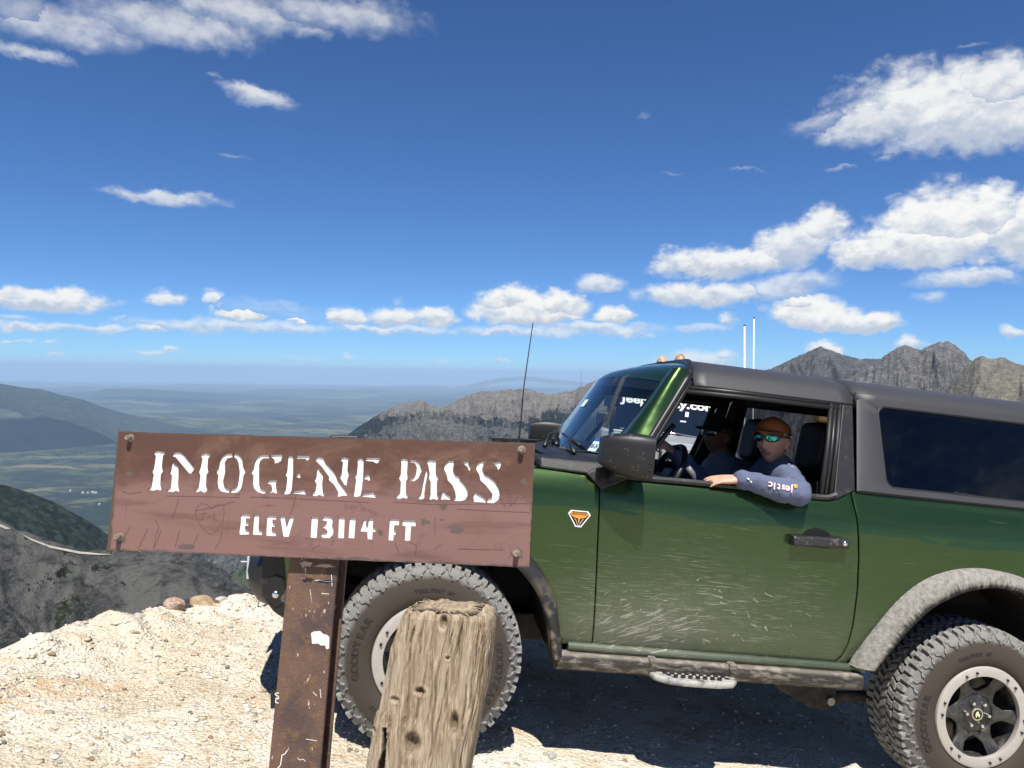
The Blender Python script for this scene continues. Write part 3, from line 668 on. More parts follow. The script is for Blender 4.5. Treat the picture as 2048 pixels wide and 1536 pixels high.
def flare_build(t, p):
    ps = t.obj(); x, y, z = t.xyz(ps); dx = t.m('SUBTRACT', x, 2.566); dz = t.m('SUBTRACT', z, .37)
    r = t.m('SQRT', t.m('ADD', t.m('MULTIPLY', dx, dx), t.m('MULTIPLY', dz, dz))); a = t.m('ARCTAN2', dz, dx)
    st = t.noise(t.comb(t.m('MULTIPLY', a, 55.0), t.m('MULTIPLY', r, 10.0), 0.0), 1.0, 4, .6); n = t.noise(ps, 48, 6, .75); n2 = t.noise(ps, 9, 4, .6)
    k = t.step(t.m('ADD', r, t.m('ADD', t.m('MULTIPLY', t.m('SUBTRACT', st, .5), .085), t.m('MULTIPLY', t.m('SUBTRACT', n2, .5), .04))), .545, .585)
    k = t.m('MULTIPLY', k, t.m('ADD', .26, t.m('MULTIPLY', t.step(n, .26, .72), .50)))
    k = t.m('ADD', k, t.m('MULTIPLY', t.step(st, .60, .68), .22), clamp=True)
    t.l.new(t.mix(k, (.024, .024, .025, 1), t.mix(n2, (.33, .31, .28, 1), (.44, .42, .37, 1))), p.inputs['Base Color'])
FLAREM = mat('dusty_flare', flare_build, color=(.2, .19, .17), rough=.75, spec=.3)
FLAREF = dusty('dusty_front_flare', (.02, .02, .021), (.24, .20, .14), .85, .55, 11, .45, .6, zfade=(.86, .56))
def step_build(t, p):
    ps = t.obj(); st = t.noise(t.mapv(ps, (16, 16, 60), (0, 0, 0), (0, -.5, 0)), 1.0, 4, .6, .3); n = t.noise(ps, 7, 4, .6); z = t.xyz(ps)[2]
    k = t.m('MULTIPLY', t.step(t.m('ADD', st, t.m('MULTIPLY', t.m('SUBTRACT', n, .5), .5)), .46, .68), .45)
    k = t.m('ADD', k, t.m('MULTIPLY', t.step(z, .455, .474), .35))
    t.l.new(t.mix(k, (.030, .024, .018, 1), (.30, .27, .22, 1)), p.inputs['Base Color'])
    t.l.new(t.m('ADD', .42, t.m('MULTIPLY', k, .4)), p.inputs['Roughness'])
STEPM = mat('muddy_step', step_build, color=(.03, .027, .022), rough=.5)
STEPP = dusty('dusty_tread_plate', (.06, .06, .06), (.40, .39, .36), .9, .6, 16, .32, .55)
SILVER = mat('silver_ring', lambda t, p: t.l.new(t.mix(t.noise(t.obj(), 14, 5, .6), (.52, .49, .45, 1), (.40, .37, .33, 1)), p.inputs['Base Color']), color=(.5, .47, .43), rough=.5, metal=.25)
WHEELB = dusty('black_wheel', (.018, .018, .019), (.13, .12, .10), .35, .35, 18)
CHROME = mat('bright_metal', color=(.75, .75, .74), rough=.22, metal=1)
def tyre_build(t, p):
    ps = t.obj(); x, y, z = t.xyz(ps)
    r = t.m('SQRT', t.m('ADD', t.m('MULTIPLY', x, x), t.m('MULTIPLY', z, z)))
    n = t.noise(ps, 22, 5, .68)
    k = t.step(t.m('ADD', r, t.m('MULTIPLY', t.m('SUBTRACT', n, .5), .05)), .335, .362)
    c = t.mix(k, (.060, .050, .040, 1), (.20, .195, .185, 1))
    c = t.mix(t.m('MULTIPLY', t.step(n, .5, .7), .55), c, (.05, .047, .044, 1))
    t.l.new(c, p.inputs['Base Color'])
    t.l.new(t.bump(t.noise(ps, 170, 4, .7), .4, .003), p.inputs['Normal'])
TYRE = mat('dusty_rubber', tyre_build, color=(.06, .05, .045), rough=.85, spec=.2)
TREAD = dusty('dusty_tread', (.085, .083, .08), (.30, .295, .28), .9, .85, 40, .34, .62, bump=.6)
TLET = mat('tyre_lettering', color=(.024, .021, .019), rough=.7)
def glass(name, tint, refl=1.0, rough=.0, dirt=0):
    m_ = bpy.data.materials.new(name); m_.use_nodes = True; t = NT(m_.node_tree); t.n.remove(t.n['Principled BSDF'])
    tr = t.new('ShaderNodeBsdfTransparent'); tr.inputs[0].default_value = (*tint, 1)
    gl = t.new('ShaderNodeBsdfGlossy'); gl.inputs['Roughness'].default_value = rough; gl.inputs[0].default_value = (refl, refl, refl, 1)
    fr = t.new('ShaderNodeFresnel'); bk = t.new('ShaderNodeNewGeometry').outputs['Backfacing']; t.put(fr.inputs[0], t.m('SUBTRACT', 1.5, t.m('MULTIPLY', bk, 1.5 - 1 / 1.5)))
    mx = t.new('ShaderNodeMixShader'); t.l.new(fr.outputs[0], mx.inputs[0]); t.l.new(tr.outputs[0], mx.inputs[1]); t.l.new(gl.outputs[0], mx.inputs[2])
    t.l.new(mx.outputs[0], t.n['Material Output'].inputs[0]); return m_
WGLASS = glass('windscreen_glass', (.62, .70, .70))
TINT = glass('tinted_glass', (.22, .23, .25))
MIRRORM = mat('mirror_face', color=(.8, .8, .8), rough=.02, metal=1)
WHITE = mat('white_print', color=(.80, .80, .78), rough=.5)
LAMP = mat('lamp_lens', color=(.7, .72, .74), rough=.08, coat=1)

# ------------------------------------------------------------------ the car
car = empty('off_road_car', M_CAR)
tag(car, 'dark green two-door off-road car with grey hardtop and mud on its door', 'car')

YPROF = [(.40, .880), (.46, .902), (.50, .916), (.58, .934), (.70, .943), (.85, .944), (1.0, .940), (1.08, .936), (1.13, .931), (1.165, .924), (1.20, .910), (1.225, .897), (1.243, .886), (1.30, .872)]
def yside(z): return pl(YPROF, z)
def panel(name, left, right, bot, top, m_, sgn, nx=30, nz=26, thick=.02, off=0.0, parent=car, bevel=.004):
    rows = []
    for j in range(nz + 1):
        row = []
        for i in range(nx + 1):
            s_, t_ = i / nx, j / nz
            z = .8; x = lerp(left(z), right(z), s_)
            for _ in range(6):
                z = lerp(bot(x), top(x), t_); x = lerp(left(z), right(z), s_)
            row.append((x, sgn * (yside(z) + off), z))
        rows.append(row)
    mb = MB(); mb.loft(rows)
    o = mb.build(name, m_, parent, smooth=True, auto=40)
    md = o.modifiers.new('thickness', 'SOLIDIFY'); md.thickness = thick; md.offset = -1 if True else 1
    # make normals point outwards so that the thickness goes inwards
    nrm = sum((f.normal.y for f in o.data.polygons)) * sgn
    if nrm < 0: o.data.flip_normals()
    if bevel:
        bv = o.modifiers.new('edge', 'BEVEL'); bv.width = bevel; bv.segments = 2; bv.limit_method = 'ANGLE'; bv.angle_limit = math.radians(50)
    return o
def P2(pts): return lambda v: pl(pts, v)
FR_OUT = [(-.63, .60), (-.56, .76), (-.44, .88), (-.3, .95), (-.1, .99), (.1, .985), (.28, .945), (.378, .885), (.473, .786), (.530, .664), (.561, .528), (.575, .46)]
FR_IN = [(-.55, .60), (-.48, .72), (-.37, .82), (-.25, .88), (-.08, .915), (.09, .912), (.24, .875), (.335, .825), (.425, .735), (.485, .625), (.515, .515), (.525, .45)]
RR_OUT = [(-.655, .505), (-.645, .527), (-.6, .619), (-.526, .736), (-.44, .844), (-.325, .932), (-.193, .982), (-.057, 1.0), (.12, .985), (.3, .93), (.45, .83), (.58, .68), (.64, .53)]
RR_IN = [(-.565, .505), (-.553, .529), (-.488, .605), (-.424, .695), (-.312, .809), (-.171, .888), (-.024, .923), (.125, .915), (.28, .86), (.4, .76), (.5, .63), (.55, .53)]
RR_OUT = [(x, z) for x, z in RR_OUT]
XR = 2.566
def arch(pts, cx, base, base0=None): # lower edge of a wing panel with the wheel arch in it
    q = [(cx + x, z - .02) for x, z in pts]
    def f(x):
        if x <= q[0][0] and base0: return base0
        if x <= q[0][0] or x >= q[-1][0]: return base
        return max(base, pl(q, x))
    return f
shutF = P2([(.45, .711), (.506, .707), (.917, .679), (1.19, .664), (1.30, .664)])
shutR = P2([(.49, 1.835), (.502, 1.845), (.534, 1.873), (.60, 1.893), (.68, 1.902), (.843, 1.907), (1.0, 1.900), (1.115, 1.889), (1.274, 1.872), (1.32, 1.868)])
for sg in (-1, 1):
    panel('wing', P2([(.4, -.70), (1.0, -.775), (1.3, -.76)]), lambda z: shutF(z) - .003, arch(FR_OUT, 0, .50, .87), lambda x: pl([(-.8, 1.150), (-.5, 1.180), (-.2, 1.206), (.2, 1.236), (.6, 1.247)], x), PAINT, sg, nx=70, nz=26)
    d_top = lambda x: pl([(.66, 1.20), (.80, 1.238), (1.3, 1.243), (1.66, 1.236), (1.74, 1.236), (1.80, 1.256), (1.86, 1.281), (1.9, 1.284)], x)
    door = panel('door', lambda z: shutF(z) + .003, lambda z: shutR(z) - .003, lambda x: .506, d_top, PAINT, sg, nx=44, nz=34)
    panel('rear_quarter', lambda z: shutR(z) + .003, lambda z: 3.28, arch(RR_OUT, XR, .50), lambda x: 1.286, PAINT, sg, nx=90, nz=26)
    # rocker: rounded sill
    mb = MB(); mb.tube([(.60, sg * .915, .490), (1.2, sg * .918, .489), (1.985, sg * .918, .487)], .021, 14, up=(0, 0, 1)); mb.box((1.3, sg * .885, .48), (1.36, .05, .05))
    mb.build('rocker_sill', PAINT, car, smooth=True, auto=40)
    # step rail with its foot plate
    prof = [(.900, .468), (.962, .476), (.975, .466), (.982, .440), (.976, .412), (.960, .402), (.900, .402)]
    mb = MB()
    rows = [[(x, sg * (a - tp), b + (.012 if tp else 0) * (1 if b < .44 else -1)) for a, b in prof] for x, tp in ((.535, .02), (.55, 0), (.965, 0), (1.345, 0), (1.955, 0), (1.975, .025))]
    mb.loft(rows, closed_u=True); mb.f.append(tuple(range(7))); mb.f.append(tuple(35 + i for i in range(7)))
    rail = mb.build('side_step', STEPM, car, smooth=True, auto=25)
    for x in (.97, 1.335):
        mb = MB(); mb.box((x, sg * .962, .453), (.035, .05, .060)); mb.build('clamp', STEPM, rail, bevel=.006)
    mb = MB(); pr = [(.955, .955), (.962, 1.02), (1.01, 1.062), (1.08, 1.078), (1.24, 1.078), (1.31, 1.058), (1.345, 1.01), (1.35, .955)]
    mb.prism([(x, sg * y, .428) for x, y in pr], (0, 0, -.026))
    plate = mb.build('foot_plate', STEPP, rail, bevel=.010, segs=3)
    mb = MB()
    for r_ in range(3):
        for c_ in range(9):
            x = 1.02 + c_ * .033; y = 1.000 + r_ * .022 if r_ < 3 else 0
            if r_ == 2 and c_ in (0, 8): continue
            mb.box((x + (.01 if r_ % 2 else 0), sg * (y - .005), .430), (.018, .010, .006))
    mb.build('grip_rib', BLACKP, plate).__setitem__('kind', 'stuff')

    # wheel arch flares
    for nm, out, inn, cx in (('front', FR_OUT, FR_IN, 0), ('rear', RR_OUT, RR_IN, XR)):
        def res(pts, n=44):
            L = [0]
            for a, b in zip(pts, pts[1:]): L.append(L[-1] + math.hypot(b[0] - a[0], b[1] - a[1]))
            T = [L[-1] * i / n for i in range(n + 1)]
            return [(pl(list(zip(L, [p[0] for p in pts])), q_), pl(list(zip(L, [p[1] for p in pts])), q_)) for q_ in T]
        A, B = res(out), res(inn); rows = []
        def sm(q):
            for _ in range(3): q = [q[0]] + [((a[0] + 2 * b[0] + c[0]) / 4, (a[1] + 2 * b[1] + c[1]) / 4) for a, b, c in zip(q, q[1:], q[2:])] + [q[-1]]
            return q
        A, B = sm(A), sm(B)
        for (ax, az_), (bx, bz) in zip(A, B):
            def at(k, y): return (cx + lerp(ax, bx, k), sg * y, lerp(az_, bz, k))
            rows.append([at(-.03, .925), at(.02, .948), at(.12, .972), at(.45, .992), at(.72, 1.000), at(.80, 1.000), at(1.0, .990), at(1.04, .975), at(1.02, .93), at(1.0, .80)])
        mb = MB(); mb.loft(rows); k = len(rows[0]); mb.f.append(tuple(range(k))); mb.f.append(tuple(reversed([(len(rows) - 1) * k + i for i in range(k)])))
        mb.build('wheel_flare', FLAREM if nm == 'rear' else FLAREF, car, smooth=True, auto=50)
        # liner of the wheel well
        mb = MB(); rows = [[(cx + x, sg * .90, z), (cx + x, sg * .42, z + .03)] for x, z in sm(res(inn, 24))]
        mb.loft(rows); mb.prism([(cx + x, sg * .42, z + .03) for x, z in sm(res(inn, 24))], (0, -sg * .01, 0)); mb.build('wheel_well', DARK, car)

# floor, firewall, inner skins (all dark)
mb = MB(); mb.box((1.27, 0, .455), (1.36, 1.76, .05)); mb.box((1.3, 0, .50), (4.1, .84, .12)); mb.box((2.6, 0, .62), (1.2, .84, .2)); mb.box((.66, 0, .86), (.04, 1.70, .72)); mb.box((3.22, 0, .90), (.06, 1.76, .74))
for sg in (-1, 1):
    mb.box((1.28, sg * .885, .84), (1.30, .03, .66)); mb.box((.3, sg * .62, 1.05), (.8, .45, .16))
    mb.box((2.6, sg * .70, 1.02), (1.30, .34, .20))
mb.build('floor_pan', DARK, car)
for sg in (-1, 1): MB().box((1.28, sg * .845, .98), (1.14, .05, .48)).build('door_trim', DARK, car, bevel=.02)

# bonnet, nose, bumper
rows = []
for i in range(25):
    x = -.77 + 1.36 * i / 24; row = []
    for j in range(29):
        y = -.845 + 1.69 * j / 28; a = abs(y) / .845
        z = pl([(-.8, 1.150), (-.5, 1.180), (-.2, 1.204), (.2, 1.232), (.6, 1.247)], x) + .010 * (1 - a ** 4) + (.008 if a < .45 else 0.008 * max(0, 1 - (a - .45) / .08)) - (.06 * max(0, (-.66 - x) / .11) ** 2)
        row.append((x, y, z))
    rows.append(row)
MB().loft(rows).build('bonnet', PAINT, car, smooth=True, auto=45, solid=.02)
mb = MB(); mb.box((-.735, 0, .95), (.10, 1.60, .42)); nose = mb.build('front_panel', BLACKP, car, bevel=.03, segs=3)
mb = MB()
for k in range(6): mb.box((-.792, 0, .82 + k * .052), (.02, 1.05, .018))
mb.build('grille', TRIM, nose, bevel=.004)
for sg in (-1, 1):
    mb = MB(); mb.lathe([(0, -.815), (.06, -.813), (.105, -.80), (.115, -.785), (.115, -.76)], 'X', (0, sg * .64, .95), 28); mb.build('headlamp', LAMP, nose, smooth=True, auto=50)
rows = []
for k in range(29):                            # bumper swept back at its ends
    y = -.80 + 1.60 * k / 28; a = abs(y) / .80
    xf = -.855 + .035 * a ** 2 + .09 * max(0, (a - .72) / .28) ** 1.5
    up = .025 * (1 - a); lo = .10 * max(0, (a - .55) / .45)
    zt = .735 - .02 * a; zb = .47 + lo * .45
    rows.append([(xf + .17, y, zt), (xf + .03, y, zt), (xf, y, zt - .03), (xf - .004, y, .62), (xf + .012, y, .56), (xf + .05, y, zb + .015), (xf + .10, y, zb), (xf + .20, y, zb + .02)])
mb = MB(); mb.loft(rows, closed_u=True); mb.f.append(tuple(range(8))); mb.f.append(tuple(28 * 8 + i for i in reversed(range(8))))
bump_o = mb.build('front_bumper', BLACKP, car, smooth=True, auto=35)
for sg in (-1, 1):
    # end piece with the fog lamp pocket facing outwards
    mb = MB()
    outl = [(-.730, .88), (-.745, .66), (-.725, .575), (-.67, .515), (-.60, .475), (-.575, .52), (-.560, .80), (-.56, .88)]
    mb.prism([(x, sg * .800, z) for x, z in outl], (0, sg * .030, 0)); e = mb.build('corner_piece', BLACKP, bump_o, bevel=.012, segs=2)
    mb = MB(); pk = [(-.705, .655), (-.68, .675), (-.645, .665), (-.628, .61), (-.635, .55), (-.665, .535), (-.695, .57)]
    mb.prism([(x, sg * .829, z) for x, z in pk], (0, sg * .006, 0)); mb.build('lamp_pocket', RUBSEAL, bump_o, bevel=.003)
    mb = MB(); mb.lathe([(0, .841), (.012, .839), (.0165, .834), (.018, .82)], 'Y', (-.668, 0, .590), 18); ob = mb.build('fog_lamp', CHROME, bump_o, smooth=True, auto=60)
    if sg < 0: ob.scale = (1, -1, 1)
mb = MB(); mb.box((-.868, .0, .60), (.006, .32, .17)); mb.build('front_plate', mat('plate_edge', color=(.55, .55, .52), rough=.5), car)
for sg in (-1, 1):                             # the little black sights on top of the wings
    mb = MB(); mb.hexa([(-.70, sg * .80 - .03, 1.15), (-.48, sg * .80 - .03, 1.17), (-.48, sg * .80 + .03, 1.17), (-.70, sg * .80 + .03, 1.15), (-.67, sg * .80 - .02, 1.200), (-.50, sg * .80 - .02, 1.214), (-.50, sg * .80 + .02, 1.214), (-.67, sg * .80 + .02, 1.200)])
    mb.build('wing_sight', BLACKP, car, bevel=.012, segs=3)
# rear closing panel and lamps
mb = MB(); mb.box((3.262, 0, .89), (.04, 1.80, .78)); tail = mb.build('tailgate', PAINT, car, bevel=.015)
for sg in (-1, 1):
    mb = MB(); mb.box((3.285, sg * .80, 1.08), (.03, .12, .30)); mb.build('tail_lamp', mat('red_lens', color=(.35, .01, .01), rough=.15), tail, bevel=.01)
mb = MB(); mb.hexa([(3.24, -.86, 1.285), (3.275, -.86, 1.285), (3.275, .86, 1.285), (3.24, .86, 1.285), (3.20, -.70, 1.80), (3.235, -.70, 1.80), (3.235, .70, 1.80), (3.20, .70, 1.80)]); hb = mb.build('hardtop_back', HARDTOP, car, bevel=.01)
mb = MB(); mb.hexa([(3.276, -.66, 1.34), (3.281, -.66, 1.34), (3.281, .66, 1.34), (3.276, .66, 1.34), (3.238, -.56, 1.70), (3.243, -.56, 1.70), (3.243, .56, 1.70), (3.238, .56, 1.70)]); mb.build('back_window', TRIM, hb)
mb = MB(); mb.box((3.33, 0, .58), (.14, 1.75, .20)); mb.build('rear_bumper', BLACKP, car, bevel=.03, segs=3)

# ---- windscreen and its green frame
def gl_b(y): a = abs(y) / .70; return Vector((.655 + .082 * a ** 2, y, 1.318 + .017 * a ** 2))
def gl_t(y): a = abs(y) / .66; return Vector((.872 + .099 * a ** 2, y, 1.727 - .026 * a ** 2))
rows = []
for i in range(13):
    s_ = i / 12; rows.append([gl_b(lerp(-.70, .70, j / 24)).lerp(gl_t(lerp(-.672, .672, j / 24)), s_) for j in range(25)])
ws = MB().loft(rows).build('windscreen', WGLASS, car, smooth=True)
mb = MB()                                      # black printed band round the glass
def band(row_pts, w_, inward):
    L = []
    for p, q in zip(row_pts, inward): L.append([p, p.lerp(q, w_ / max((q - p).length, 1e-4))])
    mb.loft(L)
band([Vector(p) + Vector((.004, 0, -.002)) for p in rows[0]], .055, [Vector(p) for p in rows[-1]])
band([Vector(p) + Vector((.004, 0, -.002)) for p in rows[-1]], .055, [Vector(p) for p in rows[0]])
band([Vector(r[0]) + Vector((.004, 0, -.002)) for r in rows], .035, [Vector(r[-1]) for r in rows]); band([Vector(r[-1]) + Vector((.004, 0, -.002)) for r in rows], .035, [Vector(r[0]) for r in rows])
mb.build('black_border', RUBSEAL, ws)
for sg in (-1, 1):
    A = [Vector((.700, .715, 1.285)), Vector((.737, .702, 1.335)), Vector((.793, .695, 1.419)), Vector((.92, .680, 1.604)), Vector((.971, .672, 1.701)), Vector((1.02, .650, 1.765))]
    B = [Vector((.835, .868, 1.310)), Vector((.857, .856, 1.359)), Vector((.890, .832, 1.430)), Vector((1.0, .768, 1.610)), Vector((1.060, .736, 1.712)), Vector((1.100, .705, 1.770))]
    rows = []
    for a, b in zip(A, B):
        r = []
        for k in range(9):
            f = k / 8; p = a.lerp(b, f); bul = math.sin(math.pi * f ** .8)
            p = p + Vector((-.020, .040, 0.004)) * bul
            r.append((p.x, sg * p.y, p.z))
        rows.append(r)
    o = MB().loft(rows).build('windscreen_pillar', PAINT, car, smooth=True, sub=1, solid=.0)
    # rubber channel behind the pillar
    pts = [(b.x + .013, sg * (b.y - .006), b.z) for b in B[:-1]] + [(1.098, sg * .714, 1.748)]
    MB().tube(pts, .017, 8).build('door_seal', TRIM, car, smooth=True)
    pts = [(b.x + .040, sg * (b.y - .018), b.z) for b in B[:-1]]
    MB().tube(pts, .014, 8).build('door_seal', RUBSEAL, car, smooth=True)
ROOFSEC = [(0, 1.853), (.2, 1.851), (.38, 1.842), (.52, 1.824), (.61, 1.803), (.665, 1.782), (.697, 1.758), (.712, 1.738)]
def roofz(y): return pl(ROOFSEC, abs(y))
def xfr(y): return 1.085 + .13 * (1 - min(1, abs(y) / .705) ** 2.2)
rows = []
ys_ = [.712 * math.sin(math.pi / 2 * k / 16) for k in range(-16, 17)]
for y in ys_:
    yg = y * .672 / .712; g0 = gl_t(yg); e = Vector((xfr(y), y, roofz(y) - .004 - .012 * (1 - 0)))
    sag = 1 - (abs(y) / .712) ** 3
    c1 = g0 + Vector((.045, 0, .050 * sag + .01)); c2 = e + Vector((-.13, 0, -.012))
    r = []
    for k in range(11):
        f = k / 10; p = g0 * (1 - f) ** 3 + c1 * 3 * f * (1 - f) ** 2 + c2 * 3 * f * f * (1 - f) + e * f ** 3; r.append(p)
    rows.append(r)
MB().loft(rows).build('windscreen_header', PAINT, car, smooth=True)
# seal between header and roof
MB().tube([(xfr(y) + .012, y * 1.0, roofz(y) - .008) for y in ys_] , .018, 8).build('roof_seal', TRIM, car, smooth=True)
# ---- hardtop
def roof_part(name, x0f, x1f, low):
    sec = ROOFSEC + low
    half = [(-y, z) for y, z in reversed(sec)]; full = half[:-1] + [(y, z) for y, z in sec]
    rows = []
    for i in range(13):
        rows.append([(lerp(x0f(min(abs(y), .705)), x1f, i / 12), y, z) for y, z in full])
    return MB().loft(rows).build(name, HARDTOP, car, smooth=True, auto=28, solid=.025)
roof_part('front_roof_panel', lambda y: xfr(y) + .03, 1.924, [(.727, 1.720), (.738, 1.700), (.733, 1.688)])
roof_part('rear_roof_panel', lambda y: 1.935, 3.26, [(.716, 1.757)])
MB().tube([(1.9295, y, roofz(y) - .022) for y in ys_], .010, 6).build('roof_seal', RUBSEAL, car, smooth=True)
GN = lambda z: .90 - (z - 1.235) * (.165 / .465)   # half width of the glasshouse at height z
for sg in (-1, 1):
    # quarter panel of the hardtop round its window
    def gp(x, z, o=0): return (x, sg * (GN(z) + o), z)
    x0, x1, z0, z1, r = 2.048, 2.985, 1.320, 1.702, .045
    inn = []
    for cx_, cz_, a0 in ((x1 - r, z1 - r, 0), (x0 + r, z1 - r, 90), (x0 + r, z0 + r, 180), (x1 - r, z0 + r, 270)):
        for k in range(9): a = math.radians(a0 + 90 * k / 8); inn.append((cx_ + r * math.cos(a), cz_ + r * math.sin(a)))
    ctr = ((x0 + x1) / 2, (z0 + z1) / 2); outp = []
    X0 = lambda z: lerp(1.893, 1.946, (z - 1.286) / .47)
    for k, (x, z) in enumerate(inn):
        q = k // 9
        f = (k % 9) / 8
        cor = [(3.255, 1.757), (None, 1.757), (None, 1.289), (3.255, 1.289)][q]
        cz_ = cor[1]; cx_ = cor[0] if cor[0] else X0(cz_)
        nx_ = [(3.255, z), (x, 1.757), (None, z), (x, 1.289)]
        a, b = [((3.255, z), (x, 1.757)), ((x, 1.757), (X0(z), z)), ((X0(z), z), (x, 1.289)), ((x, 1.289), (3.255, z))][q]
        p = (lerp(a[0], cx_, f * 2), lerp(a[1], cz_, f * 2)) if f <= .5 else (lerp(cx_, b[0], f * 2 - 1), lerp(cz_, b[1], f * 2 - 1))
        outp.append(p)
    mb = MB(); mb.loft([[gp(x, z, .004) for x, z in outp], [gp(x, z, .010) for x, z in [(lerp(o_[0], i_[0], .12), lerp(o_[1], i_[1], .12)) for o_, i_ in zip(outp, inn)]], [gp(lerp(o_[0], i_[0], .93), lerp(o_[1], i_[1], .93), .009) for o_, i_ in zip(outp, inn)], [gp(x, z, .004) for x, z in inn], [gp(x, z, -.02) for x, z in inn]], closed_u=True)
    hq = mb.build('hardtop_side', HARDTOP, car, smooth=True, auto=30)
    mb = MB(); k = len(inn); mb.v = [gp(x, z, -.001) for x, z in inn]; mb.f = [tuple(range(k))]; mb.build('quarter_window', TINT, car)
    mb = MB(); mb.tube([gp(x, z, .0015) for x, z in inn], .006, 6, closed=True); mb.build('window_rubber', RUBSEAL, hq, smooth=True)
    mb = MB(); mb.box((2.58, sg * .866, 1.286), (1.36, .03, .008)); mb.build('top_seal', RUBSEAL, car)
    # door pillar
    mb = MB(); mb.prism([gp(1.870, 1.690), gp(1.921, 1.690), gp(1.888, 1.290), gp(1.870, 1.283), gp(1.775, 1.236)], (0, -sg * .03, 0)); mb.build('door_pillar', BLACKP, car, bevel=.004)
    for dx_, m_, r_ in ((-.012, RUBSEAL, .012), (-.036, TRIM, .010), (-.058, RUBSEAL, .012)):
        mb = MB(); mb.tube([gp(1.872 + dx_, 1.685, -.012), gp(1.838 + dx_, 1.50, -.012), gp(1.775 + dx_, 1.238, -.012)], r_, 8); mb.build('door_seal', m_, car, smooth=True)
    mb = MB(); mb.box((1.96, sg * .70, 1.50), (.10, .06, .5), Matrix.Rotation(sg * .33, 3, 'X')); mb.build('roll_bar', DARK, car, bevel=.03, segs=3)
    for z_, m_, r_ in ((1.682, TRIM, .011), (1.662, RUBSEAL, .012)):
        mb = MB(); mb.tube([gp(1.075, z_, -.012), gp(1.4, z_ + .006, -.012), gp(1.862, z_ + .006, -.012)], r_, 8); mb.build('door_seal', m_, car, smooth=True)
    # belt moulding on the door
    mb = MB(); bp = [(.80, 1.244), (1.05, 1.250), (1.3, 1.252), (1.60, 1.247), (1.67, 1.243), (1.745, 1.244), (1.79, 1.262)]
    mb.loft([[(x, sg * .900, z - .010), (x, sg * .903, z + .002), (x, sg * .893, z + .013), (x, sg * .86, z + .012), (x, sg * .85, z - .02)] for x, z in bp]); mb.build('belt_moulding', BLACKP, car, smooth=True, auto=40)
    # cowl side trim and mirror sail
    mb = MB(); mb.hexa([(.36, sg * .79, 1.246), (.62, sg * .79, 1.246), (.62, sg * .905, 1.240), (.40, sg * .895, 1.246), (.345, sg * .79, 1.300), (.72, sg * .74, 1.318), (.72, sg * .872, 1.296), (.40, sg * .872, 1.292)])
    mb.build('cowl_trim', BLACKP, car, bevel=.010, segs=2)
    mb = MB(); mb.prism([(.60, sg * .895, 1.245), (.675, sg * .905, 1.180), (.70, sg * .905, 1.195), (.815, sg * .890, 1.246), (.868, sg * .850, 1.365), (.80, sg * .845, 1.345), (.70, sg * .862, 1.300)], (0, sg * .02, 0)); mb.build('mirror_sail', BLACKP, car, bevel=.006)
    # door mirror
    root = empty('door_mirror', parent=car)
    mb = MB(); rows = []
    for k in range(13):
        f = k / 12; x = lerp(.630, .838, f)
        hw = .098 * (1 - .42 * (1 - f) ** 2.6); cz_ = 1.343 + .012 * (1 - f)
        ya, yb = .930 + .035 * (1 - f) ** 2, 1.112 - .075 * (1 - f) ** 2.2
        r = []
        for j in range(24):
            a = 2 * math.pi * j / 24; c_, s_ = math.cos(a), math.sin(a); e_ = .42
            r.append((x, sg * ((ya + yb) / 2 + (yb - ya) / 2 * math.copysign(abs(c_) ** e_, c_)), cz_ + hw * math.copysign(abs(s_) ** e_, s_)))
        rows.append(r)
    mb.loft(rows, closed_u=True); mb.f.append(tuple(range(24)))
    mb.build('housing', dusty('mirror_plastic', (.009, .009, .0095), (.24, .22, .19), .5, .48, 34, .60, .70), root, smooth=True, auto=50)
    r = rows[-1]; cc = [sum(p[i] for p in r) / 24 for i in range(3)]
    mb = MB(); mb.v = [(p[0] - .012, lerp(p[1], cc[1], .10), lerp(p[2], cc[2], .10)) for p in r]; mb.f = [tuple(range(24))]; mb.loft([r, [(p[0] - .013, lerp(p[1], cc[1], .09), lerp(p[2], cc[2], .09)) for p in r]], closed_u=True)
    mb.build('glass', MIRRORM, root, fix=False)
    mb = MB(); mb.hexa([(.70, sg * .89, 1.215), (.80, sg * .89, 1.235), (.81, sg * 1.02, 1.250), (.70, sg * 1.02, 1.250), (.70, sg * .88, 1.262), (.80, sg * .88, 1.275), (.82, sg * 1.02, 1.272), (.69, sg * 1.02, 1.272)]); mb.build('arm', BLACKP, root, bevel=.01)
    for k in range(3):
        mb = MB(); mb.tube([(.800, sg * (1.112 - .005), 1.33 - k * .030), (.828, sg * 1.1145, 1.326 - k * .030)], .0028, 6); mb.build('rib', RUBSEAL, root)

# aerial, wipers, stickers
mb = MB(); mb.lathe([(.018, 1.255), (.014, 1.285), (.007, 1.30), (.006, 1.42), (.003, 1.425)], 'Z', (.523, .72, 0), 12); MB_top = [(.523, .72, 1.40), (.517, .72, 1.65), (.530, .72, 2.067)]
mb.tube(MB_top, [.0045, .0036, .003], 6); mb.build('aerial', TRIM, car, smooth=True, auto=50)
for y0, y1 in ((-.50, .10), (.12, .66)):
    a = gl_b(y0) + Vector((-.02, 0, .012)); b = gl_b(y1) + Vector((.03, 0, .065))
    mb = MB(); mb.tube([a + Vector((-.05, 0, -.03)), a.lerp(b, .4) + Vector((-.035, 0, .01)), b.lerp(a, .4) + Vector((-.022, 0, .0))], [.012, .009, .006], 6); wp = mb.build('wiper', TRIM, car, smooth=True)
    mb = MB(); mb.tube([b.lerp(a, .85) + Vector((-.006, 0, 0)), b.lerp(a, .4) + Vector((-.016, 0, .004)), b + Vector((-.006, 0, 0))], .008, 6); mb.build('blade', RUBSEAL, wp, smooth=True)
